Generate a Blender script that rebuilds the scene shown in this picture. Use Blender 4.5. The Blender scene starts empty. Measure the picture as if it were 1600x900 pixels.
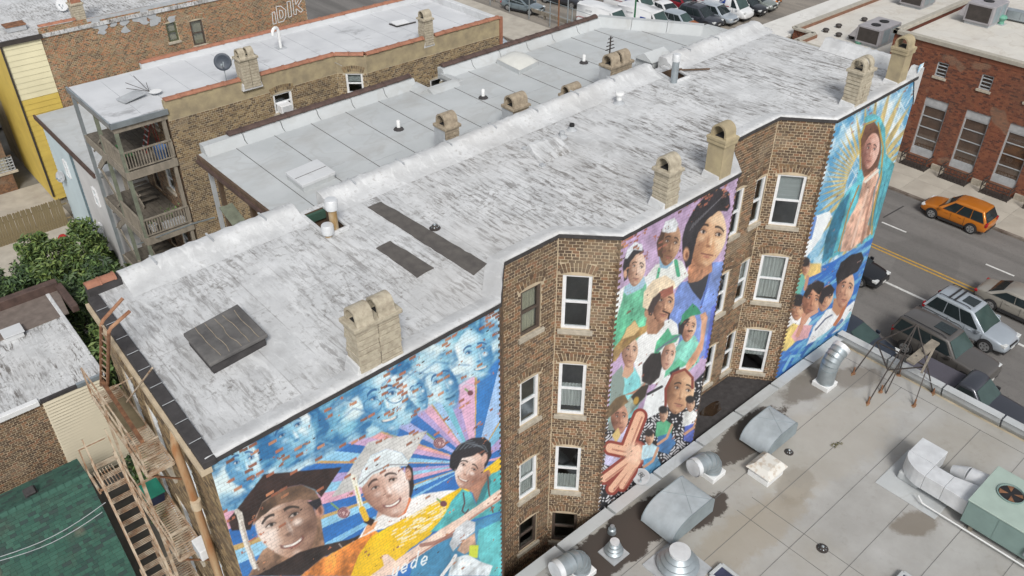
import bpy, bmesh, math, random
import numpy as np
from mathutils import Vector, Matrix
R = math.radians
scene = bpy.context.scene
# ---------------------------------------------------------------- camera
FPX, PITCH, YAW, CAMZ = 1325.0, 0.61769, 0.8510, 28.0
cam_data = bpy.data.cameras.new('camera'); cam = bpy.data.objects.new('camera', cam_data)
scene.collection.objects.link(cam)
cam_data.sensor_width = 36.0; cam_data.lens = 36.0 * FPX / 1600.0
cam_data.clip_start = 0.1; cam_data.clip_end = 2000
cam.location = (0, 0, CAMZ)
cam.rotation_euler = (math.pi / 2 - PITCH, 0, YAW - math.pi / 2)
scene.camera = cam
# ---------------------------------------------------------------- sky, sun, exposure (overcast noon)
SUN_EL, SUN_AZ = R(44), R(236)          # direction the light comes from: azimuth counter-clockwise from +X
world = bpy.data.worlds.new('World'); scene.world = world; world.use_nodes = True
wn, wl = world.node_tree.nodes, world.node_tree.links
bg = wn['Background']; bg.inputs['Strength'].default_value = 0.09
sky = wn.new('ShaderNodeTexSky'); sky.sky_type = 'NISHITA'; sky.sun_disc = False
sky.sun_elevation = SUN_EL; sky.sun_rotation = math.pi / 2 - SUN_AZ
sky.air_density = 1.0; sky.dust_density = 3.0
hsv = wn.new('ShaderNodeHueSaturation'); hsv.inputs['Saturation'].default_value = 0.28
wl.new(sky.outputs[0], hsv.inputs['Color']); wl.new(hsv.outputs[0], bg.inputs['Color'])
sd = bpy.data.lights.new('sun', 'SUN'); sd.energy = 1.5; sd.angle = R(14); sd.color = (1.0, 0.97, 0.92)
sun = bpy.data.objects.new('sun', sd); scene.collection.objects.link(sun)
sun.rotation_euler = Vector((math.cos(SUN_AZ) * math.cos(SUN_EL), math.sin(SUN_AZ) * math.cos(SUN_EL), math.sin(SUN_EL))).to_track_quat('Z', 'Y').to_euler()
vs = scene.view_settings
vs.view_transform = 'Standard'; vs.look = 'None'; vs.gamma = 1.0; vs.exposure = 0.62; vs.use_curve_mapping = False
scene.cycles.max_bounces = 6; scene.cycles.diffuse_bounces = 3; scene.cycles.glossy_bounces = 3; scene.cycles.transparent_max_bounces = 8

# ---------------------------------------------------------------- pixel of the 1600x900 photograph -> point on a known plane
_f = np.array([math.cos(PITCH) * math.cos(YAW), math.cos(PITCH) * math.sin(YAW), -math.sin(PITCH)])
_r = np.cross(_f, [0, 0, 1]); _r /= np.linalg.norm(_r); _u = np.cross(_r, _f)
def ray(x, y): return _f + _r * (x - 800) / FPX + _u * (450 - y) / FPX
CAM = np.array([0, 0, CAMZ])
def pz(x, y, z): d = ray(x, y); return Vector(CAM + d * (z - CAMZ) / d[2])
def py(x, y, Y): d = ray(x, y); return Vector(CAM + d * Y / d[1])
def px(x, y, X): d = ray(x, y); return Vector(CAM + d * X / d[0])
def ppl(x, y, p, n):
    d = ray(x, y); n = np.array(n); return Vector(CAM + d * (np.dot(np.array(p) - CAM, n) / np.dot(d, n)))
def pmur(X, Z, Y):                      # wall coordinates -> photo pixel (to lay out the wall paintings)
    v = np.stack([X, np.full_like(X, Y), Z - CAMZ], -1); d = v @ _f
    return 800 + FPX * (v @ _r) / d, 450 - FPX * (v @ _u) / d

# ---------------------------------------------------------------- object helpers
COL = scene.collection
ORG = {}
def setp(o, label=None, cat=None, group=None, kind=None):
    if label: o['label'] = label
    if cat: o['category'] = cat
    if group: o['group'] = group
    if kind: o['kind'] = kind
    return o
def thing(name, label, cat, loc=(0, 0, 0), group=None):
    o = bpy.data.objects.new(name, None); COL.objects.link(o); o.empty_display_size = .3
    o.location = loc; ORG[o.name] = Vector(loc)
    return setp(o, label, cat, group)
def link_mesh(name, me, mat, parent, org=(0, 0, 0), kind=None):
    o = bpy.data.objects.new(name, me); COL.objects.link(o)
    for m in (mat if isinstance(mat, (list, tuple)) else [mat]): me.materials.append(m)
    if parent is not None:
        o.parent = parent; ORG[o.name] = ORG[parent.name]
    else:
        o.location = org; ORG[o.name] = Vector(org)
    if kind: o['kind'] = kind
    return o
class MB:
    def __init__(s): s.v = []; s.f = []; s.m = []; s.cm = 0
    def add(s, vs_, fs):
        n = len(s.v); s.v += [tuple(v) for v in vs_]; s.f += [tuple(i + n for i in f) for f in fs]; s.m += [s.cm] * len(fs); return s
    def hexa(s, p):      # 8 points: bottom 4 (ccw from above), top 4
        return s.add(p, [(3, 2, 1, 0), (4, 5, 6, 7), (0, 1, 5, 4), (1, 2, 6, 5), (2, 3, 7, 6), (3, 0, 4, 7)])
    def box(s, x0, y0, z0, x1, y1, z1):
        return s.hexa([(x0, y0, z0), (x1, y0, z0), (x1, y1, z0), (x0, y1, z0), (x0, y0, z1), (x1, y0, z1), (x1, y1, z1), (x0, y1, z1)])
    def obox(s, c, a, b, d):   # centre and three half-axes
        c, a, b, d = Vector(c), Vector(a), Vector(b), Vector(d)
        return s.hexa([c - a - b - d, c + a - b - d, c + a + b - d, c - a + b - d, c - a - b + d, c + a - b + d, c + a + b + d, c - a + b + d])
    def bar(s, p, q, w, h=None, up=(0, 0, 1)):
        p, q = Vector(p), Vector(q); d = q - p; h = h or w
        up = Vector(up)
        if abs(d.normalized().dot(up)) > .98: up = Vector((1, 0, 0))
        a = d.cross(up).normalized() * w / 2; b = a.cross(d).normalized() * h / 2
        return s.obox((p + q) / 2, d / 2, a, b) if False else s.hexa([p - a - b, p + a - b, q + a - b, q - a - b, p - a + b, p + a + b, q + a + b, q - a + b])
    def tube(s, pts, r, n=8):
        pts = [Vector(p) for p in pts]; k = len(pts); rs = r if isinstance(r, (list, tuple)) else [r] * k
        V = []; F = []; ref = None
        for i in range(k):
            t = (pts[min(i + 1, k - 1)] - pts[max(i - 1, 0)]).normalized()
            if ref is None: ref = Vector((0, 0, 1)) if abs(t.z) < .9 else Vector((1, 0, 0))
            a = (ref - t * ref.dot(t)).normalized(); b = t.cross(a); ref = a
            for j in range(n):
                g = 2 * math.pi * j / n; V.append(pts[i] + (a * math.cos(g) + b * math.sin(g)) * rs[i])
        for i in range(k - 1):
            for j in range(n):
                F.append((i * n + j, i * n + (j + 1) % n, (i + 1) * n + (j + 1) % n, (i + 1) * n + j))
        F += [tuple(range(n - 1, -1, -1)), tuple((k - 1) * n + j for j in range(n))]
        return s.add(V, F)
    def lathe(s, prof, base, n=16, cap=True):
        V = []; F = []; bx, by, bz = base
        for r, z in prof:
            for j in range(n): g = 2 * math.pi * j / n; V.append((bx + r * math.cos(g), by + r * math.sin(g), bz + z))
        k = len(prof)
        for i in range(k - 1):
            for j in range(n): F.append((i * n + j, i * n + (j + 1) % n, (i + 1) * n + (j + 1) % n, (i + 1) * n + j))
        if cap: F += [tuple(range(n - 1, -1, -1)), tuple((k - 1) * n + j for j in range(n))]
        return s.add(V, F)
    def prism(s, poly, z0, z1):
        f0 = z0 if callable(z0) else (lambda x, y: z0); f1 = z1 if callable(z1) else (lambda x, y: z1); n = len(poly)
        return s.add([(x, y, f0(x, y)) for x, y in poly] + [(x, y, f1(x, y)) for x, y in poly],
                     [tuple(range(n - 1, -1, -1)), tuple(range(n, 2 * n))] + [(i, (i + 1) % n, n + (i + 1) % n, n + i) for i in range(n)])
    def quad(s, *p): return s.add(p, [tuple(range(len(p)))])
    def xprof(s, prof, x0, x1, ax=0):   # closed profile (a,z) extruded along x (ax=0) or y (ax=1)
        n = len(prof); mk = (lambda t, a, z: (t, a, z)) if ax == 0 else (lambda t, a, z: (a, t, z))
        return s.add([mk(x0, a, z) for a, z in prof] + [mk(x1, a, z) for a, z in prof],
                     [tuple(range(n - 1, -1, -1)), tuple(range(n, 2 * n))] + [(i, (i + 1) % n, n + (i + 1) % n, n + i) for i in range(n)])
    def build(s, name, mat, parent=None, smooth=False, bevel=0, kind=None, label=None, cat=None, group=None, fix=True):
        me = bpy.data.meshes.new(name)
        if parent is not None: org = ORG[parent.name]
        else:
            a = np.array(s.v); org = Vector(((a[:, 0].min() + a[:, 0].max()) / 2, (a[:, 1].min() + a[:, 1].max()) / 2, a[:, 2].min()))
        me.from_pydata([Vector(v) - org for v in s.v], [], s.f)
        if fix and len(s.v) < 40000:
            bm = bmesh.new(); bm.from_mesh(me); bmesh.ops.recalc_face_normals(bm, faces=bm.faces); bm.to_mesh(me); bm.free()
        if max(s.m, default=0) > 0: me.polygons.foreach_set('material_index', s.m)
        if smooth: me.polygons.foreach_set('use_smooth', [True] * len(me.polygons)); 
        o = link_mesh(name, me, mat, parent, org, kind)
        if smooth and smooth != 'all':
            try: me.set_sharp_from_angle(angle=R(smooth if smooth > 2 else 40))
            except Exception: pass
        if bevel:
            b = o.modifiers.new('bevel', 'BEVEL'); b.width = bevel; b.segments = 2; b.limit_method = 'ANGLE'
        return setp(o, label, cat, group)
def copy_tree(o, parent=None):
    c = o.copy(); COL.objects.link(c); c.parent = parent; ORG[c.name] = ORG[o.name]
    for ch in list(o.children): copy_tree(ch, c)
    return c

# ---------------------------------------------------------------- materials
class NT:
    def __init__(s, name):
        s.m = bpy.data.materials.new(name); s.m.use_nodes = True; s.n = s.m.node_tree.nodes; s.l = s.m.node_tree.links
        s.b = s.n['Principled BSDF']; s.tc = s.n.new('ShaderNodeTexCoord')
    def node(s, t, **k):
        n = s.n.new(t)
        for a, v in k.items(): setattr(n, a, v)
        return n
    def put(s, sock, v):
        if hasattr(v, 'is_linked') or isinstance(v, bpy.types.NodeSocket): s.l.new(v, sock)
        else:
            if isinstance(v, (tuple, list)) and len(v) == 3 and sock.type == 'RGBA': v = (*v, 1)
            sock.default_value = v
    def noise(s, scale=5, detail=5, rough=.55, stretch=None, rot=0, co='Object', dist=0):
        n = s.n.new('ShaderNodeTexNoise'); n.inputs['Scale'].default_value = scale; n.inputs['Detail'].default_value = detail
        n.inputs['Roughness'].default_value = rough; n.inputs['Distortion'].default_value = dist
        mp = s.n.new('ShaderNodeMapping'); mp.inputs['Scale'].default_value = stretch or (1, 1, 1); mp.inputs['Rotation'].default_value = (0, 0, rot)
        s.l.new(s.tc.outputs[co], mp.inputs[0]); s.l.new(mp.outputs[0], n.inputs['Vector']); return n.outputs['Fac']
    def ramp(s, fac, stops, interp='LINEAR'):
        r = s.n.new('ShaderNodeValToRGB'); r.color_ramp.interpolation = interp
        e = r.color_ramp.elements
        while len(e) < len(stops): e.new(.5)
        for i, (p, c) in enumerate(stops):
            e[i].position = p; e[i].color = (c, c, c, 1) if not isinstance(c, (tuple, list)) else (*c, 1)
        s.l.new(fac, r.inputs[0]); return r.outputs[0]
    def mix(s, f, a, b, mode='MIX'):
        m = s.n.new('ShaderNodeMix'); m.data_type = 'RGBA'; m.blend_type = mode
        s.put(m.inputs[0], f); s.put(m.inputs[6], a); s.put(m.inputs[7], b); return m.outputs[2]
    def math(s, op, a, b=0):
        m = s.n.new('ShaderNodeMath'); m.operation = op; s.put(m.inputs[0], a); s.put(m.inputs[1], b); return m.outputs[0]
    def bump(s, h, strength=.3, dist=.02):
        b = s.n.new('ShaderNodeBump'); b.inputs['Strength'].default_value = strength; b.inputs['Distance'].default_value = dist
        s.l.new(h, b.inputs['Height']); s.l.new(b.outputs[0], s.b.inputs['Normal'])
    def fin(s, col, rough=.8, metal=0):
        s.put(s.b.inputs['Base Color'], col); s.put(s.b.inputs['Roughness'], rough); s.b.inputs['Metallic'].default_value = metal
        return s.m
def M(name, col, rough=.8, metal=0, var=.25, scale=3, stretch=None, col2=None, lo=.35, hi=.68, bump=0, bs=40, co='Object'):
    t = NT(name); c2 = col2 or tuple(c * (1 - var) for c in col)
    f = t.noise(scale, 6, .6, stretch, co=co); c = t.ramp(f, [(lo, c2), (hi, col)])
    if bump: t.bump(t.noise(bs, 4, co=co), bump)
    return t.fin(c, rough, metal)
def brick_mat(name, pal, objrand=False):
    t = NT(name)
    if objrand: fac = t.node('ShaderNodeObjectInfo').outputs['Random']
    else: a = t.node('ShaderNodeAttribute'); a.attribute_name = 'rnd'; fac = a.outputs['Fac']
    k = len(pal); c = t.ramp(fac, [(i / k, p) for i, p in enumerate(pal)], 'CONSTANT')
    d = t.noise(22, 5, .65); c = t.mix(t.ramp(d, [(.35, 0), (.8, .4)]), c, (.05, .04, .032))
    g = t.noise(.55, 4); c = t.mix(t.ramp(g, [(.45, 0), (.8, .35)]), c, (.07, .06, .05)); sk = t.noise(1.1, 5, .6, (1.6, 1.6, .16)); c = t.mix(t.ramp(sk, [(.54, 0), (.74, .38)]), c, (.055, .046, .04)); rp = t.noise(.5, 2, .4, (1, 1, 1.4), dist=.3); c = t.mix(t.ramp(rp, [(.62, 0), (.66, .32)]), c, (.30, .24, .17))
    t.bump(t.noise(60, 3), .35, .01); return t.fin(c, .88)
def sat_dark(c, k): return tuple(x * k for x in c)
PAL_MAIN = [tuple(k * 1.34 for k in c) for c in [(.110, .070, .042), (.075, .048, .030), (.140, .090, .052), (.095, .064, .040), (.185, .115, .062), (.120, .080, .050), (.085, .058, .040), (.155, .098, .055), (.215, .115, .062), (.105, .072, .045), (.165, .120, .070), (.190, .102, .058)]]
PAL_TAN = [(.200, .145, .075), (.130, .090, .050), (.250, .185, .100), (.165, .115, .062), (.090, .065, .042), (.280, .205, .110), (.190, .130, .070), (.230, .160, .085), (.150, .105, .060), (.110, .078, .048)]
PAL_OR = [(.230, .130, .065), (.300, .155, .075), (.170, .105, .060), (.260, .170, .090), (.120, .080, .050), (.340, .170, .085), (.200, .140, .080), (.270, .120, .060), (.220, .165, .095)]
PAL_RED = [(.235, .080, .042), (.190, .062, .035), (.270, .098, .050), (.150, .050, .030), (.245, .088, .045), (.205, .072, .040), (.110, .042, .030), (.255, .084, .044)]
PAL_TAN = [tuple(min(.6, k * 1.3) for k in c) for c in PAL_TAN]; PAL_OR = [tuple(min(.6, k * 1.3) for k in c) for c in PAL_OR]
m_bmain = brick_mat('brick_main', PAL_MAIN); m_bmain_o = brick_mat('brick_main_single', PAL_MAIN, True)
m_btan = brick_mat('brick_tan', PAL_TAN); m_bor = brick_mat('brick_orange', PAL_OR); m_bred = brick_mat('brick_red', PAL_RED)
m_mort = M('mortar_tan', (.58, .475, .335), .95, var=.3, scale=2, bump=.3)
m_mort2 = M('mortar_pale', (.52, .45, .33), .95, var=.35, scale=1.2, bump=.3)
m_mortr = M('mortar_red', (.24, .125, .08), .95, var=.3, scale=2)
m_stone = M('limestone', (.47, .42, .34), .85, var=.3, scale=6, bump=.2)
m_white = M('white_paint', (.74, .75, .76), .5, var=.12, scale=8)
m_dkpaint = M('brown_paint', (.10, .075, .06), .6, var=.3, scale=9)
m_dark = M('dark_interior', (.018, .018, .02), .9, var=.3)
m_black = M('black_tar', (.055, .051, .052), .85, var=.4, scale=5, bump=.2)
m_curtain = M('curtain_cream', (.52, .47, .33), .9, var=.35, scale=3, stretch=(9, 9, .4))
m_blind = M('blind_grey', (.45, .46, .46), .7, var=.2, scale=1.2, stretch=(1, 1, 26))
m_lace = M('curtain_white', (.62, .62, .60), .9, var=.4, scale=4, stretch=(8, 8, .5))
def glass_mat(name, tint, k):
    t = NT(name); out = t.n['Material Output']; t.n.remove(t.b)
    g = t.node('ShaderNodeBsdfGlossy'); g.inputs['Roughness'].default_value = .04; g.inputs['Color'].default_value = (.85, .9, .95, 1)
    tr = t.node('ShaderNodeBsdfTransparent'); tr.inputs['Color'].default_value = (*tint, 1)
    fr = t.node('ShaderNodeFresnel'); fr.inputs['IOR'].default_value = 1.5
    n = t.noise(1.1, 3); f = t.math('ADD', fr.outputs[0], t.math('MULTIPLY', n, k)); ge = t.node('ShaderNodeNewGeometry'); f = t.math('MULTIPLY', f, t.math('SUBTRACT', 1, ge.outputs['Backfacing']))
    mx = t.node('ShaderNodeMixShader'); t.l.new(f, mx.inputs[0]); t.l.new(tr.outputs[0], mx.inputs[1]); t.l.new(g.outputs[0], mx.inputs[2])
    t.l.new(mx.outputs[0], out.inputs['Surface']); return t.m
m_glass = glass_mat('window_glass', (.84, .87, .87), .16)
m_carglass = M('car_glass', (.025, .035, .038), .05, var=.3, scale=1)
m_carglass_g = M('car_glass_green', (.05, .085, .08), .05, var=.3, scale=1)
m_galv = M('galvanised_steel', (.40, .45, .48), .42, .55, var=.25, scale=1.6)
m_hood = M('hood_steel', (.50, .56, .60), .45, .25, var=.3, scale=1.3, stretch=(1, 1, .5))
m_galv_d = M('galvanised_weathered', (.33, .39, .42), .5, .4, var=.25, scale=1.2)
m_alu = M('bright_aluminium', (.74, .76, .78), .42, .25, var=.2, scale=2)
m_rust = M('rusted_iron', (.50, .42, .32), .85, col2=(.28, .16, .09), scale=3, lo=.36, hi=.6, bump=.3)
m_rust_d = M('rust_dark', (.27, .13, .065), .9, col2=(.12, .055, .03), scale=5, bump=.3)
m_clay = M('clay_orange', (.38, .17, .105), .7, var=.35, scale=3)
m_clay_d = M('clay_brown', (.105, .066, .055), .7, var=.45, scale=3)
m_stucco = M('stucco_beige', (.42, .35, .215), .9, col2=(.27, .225, .15), scale=1.6, bump=.25)
m_cement = M('chimney_cement', (.44, .395, .305), .9, col2=(.29, .25, .19), scale=7, lo=.3, hi=.6, bump=.7, bs=30)
m_cjoint = M('chimney_joint', (.20, .175, .14), .95)
m_cement_b = M('chimney_brownstone', (.34, .285, .21), .9, col2=(.20, .16, .115), scale=7, lo=.3, hi=.6, bump=.7, bs=30)
m_wood = M('grey_wood', (.29, .255, .205), .85, var=.4, scale=4, stretch=(1, 1, .3))
m_deck = M('deck_wood', (.15, .13, .105), .85, var=.4, scale=4)
m_wood_b = M('brown_wood', (.13, .085, .055), .85, var=.4, scale=4)
m_wood_g = M('greenish_wood', (.20, .22, .165), .85, var=.35, scale=4)
m_fence = M('fence_boards', (.235, .185, .10), .85, var=.45, scale=6, stretch=(3, 3, .4))
m_pipew = M('white_pvc', (.72, .73, .73), .5, var=.1)
m_metal_dk = M('dark_iron', (.07, .06, .055), .6, .3, var=.3)
m_lead = M('grey_flashing', (.42, .44, .46), .6, var=.2, scale=3)
# ---------------------------------------------------------------- roof and membrane materials
def silver_roof(name, wear=1.0, flash=False):
    t = NT(name)
    mid = t.noise(1.1, 6, .6); fine = t.noise(7, 6, .65); big = t.noise(.22, 4, .55)
    c = t.ramp(mid, [(.28, (.42, .426, .432)), (.5, (.525, .535, .542)), (.72, (.62, .63, .64))])
    sheet = t.node('ShaderNodeTexBrick'); mp = t.node('ShaderNodeMapping'); mp.inputs['Rotation'].default_value = (0, 0, math.pi / 2); t.l.new(t.tc.outputs['Object'], mp.inputs[0]); t.l.new(mp.outputs[0], sheet.inputs['Vector'])
    for k, v in (('Scale', 1), ('Brick Width', 7.4), ('Row Height', .92), ('Mortar Size', .018), ('Mortar Smooth', .6)): sheet.inputs[k].default_value = v
    sheet.inputs['Color1'].default_value = (.42, .42, .42, 1); sheet.inputs['Color2'].default_value = (.58, .58, .58, 1); sheet.inputs['Mortar'].default_value = (.5, .5, .5, 1)
    if not flash:
        c = t.mix(.35, c, sheet.outputs['Color'], 'OVERLAY')
        c = t.mix(t.math('MULTIPLY', sheet.outputs['Fac'], t.ramp(t.noise(.9, 4), [(.38, 0), (.58, .6)])), c, (.24, .235, .23))
    brush = t.noise(2.2, 7, .62, (2.0, .6, 1), .10, dist=.9)
    c = t.mix(t.ramp(brush, [(.53, 0), (.68, .7)]), c, (.67, .68, .685))
    if not flash:
        streak = t.noise(2.9, 10, .76, (3.0, .50, 1), .06, dist=.4)
        patch = t.ramp(t.noise(.38, 5, .62, (1.1, .8, 1), dist=.4), [(.40, .05), (.53, 1)])
        sx = t.node('ShaderNodeSeparateXYZ'); t.l.new(t.tc.outputs['Object'], sx.inputs[0]); mr = t.node('ShaderNodeMapRange'); t.l.new(sx.outputs['X'], mr.inputs[0]); mr.inputs[1].default_value = -9; mr.inputs[2].default_value = 0; mr.inputs[3].default_value = .6; mr.inputs[4].default_value = 1
        s = t.math('MULTIPLY', t.math('MULTIPLY', t.ramp(streak, [(.49, 0), (.585, .9 * wear)]), patch), mr.outputs[0]); c = t.mix(s, c, (.115, .104, .094))
        s2 = t.math('MULTIPLY', t.ramp(fine, [(.54, 0), (.63, .75 * wear)]), t.ramp(t.noise(.6, 5, .6, (1, 1, 1)), [(.44, .06), (.60, 1)])); c = t.mix(s2, c, (.17, .16, .147))
    else:
        s2 = t.math('MULTIPLY', t.ramp(fine, [(.54, 0), (.68, .7 * wear)]), t.ramp(mid, [(.40, .0), (.62, 1)])); c = t.mix(s2, c, (.24, .225, .205))
    c = t.mix(t.ramp(big, [(.50, 0), (.72, .32)]), c, (.38, .36, .335))
    t.bump(t.math('ADD', t.math('MULTIPLY', mid, .8), t.math('MULTIPLY', fine, .25)), .7 if flash else .5, .07)
    return t.fin(c, .6)
m_silver = silver_roof('silver_coated_roof'); m_silver2 = silver_roof('silver_coated_flashing', .8, True)
def membrane(name, c1, c2, dirt=(.30, .28, .25), amt=.35, sc=.5):
    t = NT(name); f = t.noise(sc, 6, .6); c = t.ramp(f, [(.35, c2), (.65, c1)])
    c = t.mix(t.ramp(t.noise(.33, 5, .65, (1, 2.2, 1)), [(.5, 0), (.75, amt)]), c, dirt)
    c = t.mix(t.ramp(t.noise(9, 6, .7), [(.55, 0), (.8, .25)]), c, dirt)
    pr = t.noise(.55, 3, .5, dist=.6); c = t.mix(t.ramp(pr, [(.535, 0), (.56, .3), (.585, .05)]), c, dirt)
    sp = t.noise(26, 4, .7); c = t.mix(t.ramp(sp, [(.66, 0), (.72, .35)]), c, (.16, .155, .15))
    t.bump(t.noise(2.5, 5), .3, .04); return t.fin(c, .7)
m_memb = membrane('grey_membrane', (.475, .497, .505), (.41, .432, .44), (.33, .325, .31), .6)
m_memb_w = membrane('white_membrane', (.60, .615, .63), (.53, .545, .56), (.36, .36, .36), .35)
m_seam = M('seam_lap', (.17, .17, .165), .9)

# ---------------------------------------------------------------- brick walls and windows
class Wall:
    def __init__(s, a, b, out):
        a, b = Vector((a[0], a[1], 0)), Vector((b[0], b[1], 0)); s.P = a; s.L = (b - a).length; s.U = (b - a).normalized()
        n = Vector((s.U.y, -s.U.x, 0)); s.N = n if n.dot(Vector((out[0], out[1], 0))) > 0 else -n
    def at(s, u, v, d=0): return s.P + s.U * u + Vector((0, 0, v)) + s.N * d
    def uv(s, x, y): p = ppl(x, y, s.P, s.N); return ((p - s.P).dot(s.U), p.z)
def rect_cells(u0, u1, zb, top, holes):
    us = sorted({u0, u1, *[h for q in holes for h in (q[0], q[2]) if u0 < h < u1]}); out = []
    for a, b in zip(us, us[1:]):
        hs = sorted([(q[1], q[3]) for q in holes if q[0] <= a + 1e-6 and q[2] >= b - 1e-6]); z = zb
        for h0, h1 in hs:
            if h0 > z: out.append((a, b, z, h0, z, h0))
            z = max(z, h1)
        out.append((a, b, z, top(a), z, top(b)))
    return out
def brick_wall(bld, w, zb, top, holes, mb, mm, name='wall', arches=(), seed=1, cw=.21, ch=.105, j=.024, proud=.014, singles=0, vmin=None, sing_rect=None):
    rng = random.Random(seed); tf = top if callable(top) else (lambda u: top)
    m = MB()
    for a, b, z0, z1, y0, y1 in rect_cells(0, w.L, zb, tf, holes):
        m.quad(w.at(a, z0), w.at(b, y0), w.at(b, y1), w.at(a, z1))
    for u0, v0, u1, v1 in holes:
        D = -.16
        for p, q in (((u0, v0), (u1, v0)), ((u1, v0), (u1, v1)), ((u1, v1), (u0, v1)), ((u0, v1), (u0, v0))):
            m.quad(w.at(*p), w.at(*q), w.at(*q, D), w.at(*p, D))
    wo = m.build(name, mm, bld, fix=False)
    ex = list(holes) + list(arches); V = []; F = []; rnd = []; cand = []
    vlo = zb if vmin is None else vmin; r0 = int(math.ceil((vlo) / ch)); r = r0
    zmax = max(tf(0), tf(w.L))
    while r * ch < zmax:
        v0, v1 = r * ch + j / 2, (r + 1) * ch - j / 2
        hdr = (r % 6 == 3); cl = cw * (.56 if hdr else 1); u = -cl * (.5 if r % 2 else 0) + rng.uniform(-.015, .015)
        row = [q for q in ex if q[1] < v1 and q[3] > v0]
        while u < w.L:
            segs = [(max(u + j / 2, .004), min(u + cl - j / 2, w.L - .004))]
            for q in row:
                ns = []
                for a, b in segs:
                    if b <= q[0] or a >= q[2]: ns.append((a, b))
                    else:
                        if a < q[0] - .02: ns.append((a, q[0] - .004))
                        if b > q[2] + .02: ns.append((q[2] + .004, b))
                segs = ns
            for a, b in segs:
                if b - a < .03 or v1 > min(tf(a), tf(b)) - .01: continue
                e = proud * rng.uniform(.55, 1.3); k = rng.random()
                if singles and b - a > cl * .9 and not hdr and sing_rect and sing_rect[0] < a < sing_rect[2] and sing_rect[1] < v0 < sing_rect[3] and len(cand) < singles:
                    cand.append(((a + b) / 2, (v0 + v1) / 2, b - a, v1 - v0, e)); continue
                n = len(V); t1 = rng.uniform(-.004, .004)
                V += [w.at(a, v0 + t1, -.01), w.at(b, v0 - t1, -.01), w.at(b, v1 - t1, -.01), w.at(a, v1 + t1, -.01),
                      w.at(a, v0 + t1, e), w.at(b, v0 - t1, e), w.at(b, v1 - t1, e), w.at(a, v1 + t1, e)]
                F += [(n + 4, n + 5, n + 6, n + 7), (n, n + 1, n + 5, n + 4), (n + 1, n + 2, n + 6, n + 5), (n + 2, n + 3, n + 7, n + 6), (n + 3, n, n + 4, n + 7)]
                rnd += [k] * 5
            u += cl
        r += 1
    if V:
        me = bpy.data.meshes.new('bricks'); org = ORG[bld.name]
        me.from_pydata([v - org for v in V], [], F); at = me.attributes.new('rnd', 'FLOAT', 'FACE'); at.data.foreach_set('value', rnd)
        bo = link_mesh('brick_courses', me, mb, wo, kind='stuff')
    if cand:
        bw, bh = cw - j, ch - j; me = bpy.data.meshes.new('brick')
        q = MB(); q.box(-bw / 2, -.012, -bh / 2, bw / 2, .012, bh / 2)
        me.from_pydata([Vector(v) for v in q.v], [], q.f); me.materials.append(m_bmain_o)
        ang = math.atan2(w.U.y, w.U.x)
        for u, v, bl, bhh, e in cand:
            o = bpy.data.objects.new('brick', me); COL.objects.link(o); o.parent = wo
            o.location = w.at(u, v, e - .012) - org; o.rotation_euler = (0, 0, ang)
    return wo
def arch_rect(h, k=.34): return (h[0] - .10, h[3], h[2] + .10, h[3] + k)
def brick_arch(bld, w, h, mb, seed=0, rings=2, t=.145):
    rng = random.Random(seed); u0, v0, u1, v1 = h; c = (u0 + u1) / 2; hw = (u1 - u0) / 2 + .06; rise = .10
    Rr = (hw * hw + rise * rise) / (2 * rise); cz = v1 + .03 + rise - Rr; V = []; F = []; rnd = []
    for k in range(rings):
        ra, rb = Rr + k * (t + .018), Rr + k * (t + .018) + t; A = math.asin(min(.99, hw / Rr)); n = max(7, int(2 * hw / .098))
        for i in range(n):
            a0 = -A + 2 * A * i / n + .011 / Rr; a1 = -A + 2 * A * (i + 1) / n - .011 / Rr; b = len(V); e = .016 * rng.uniform(.6, 1.3)
            for d in (-.01, e):
                for rr, aa in ((ra, a0), (ra, a1), (rb, a1), (rb, a0)): V.append(w.at(c + rr * math.sin(aa), cz + rr * math.cos(aa), d))
            F += [(b + 4, b + 5, b + 6, b + 7), (b, b + 1, b + 5, b + 4), (b + 1, b + 2, b + 6, b + 5), (b + 2, b + 3, b + 7, b + 6), (b + 3, b, b + 4, b + 7)]
            rnd += [rng.random()] * 5
    me = bpy.data.meshes.new('brick_arch'); org = ORG[bld.name]; me.from_pydata([v - org for v in V], [], F)
    me.attributes.new('rnd', 'FLOAT', 'FACE').data.foreach_set('value', rnd)
    link_mesh('brick_arch', me, mb, bld, kind='stuff')
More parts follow.
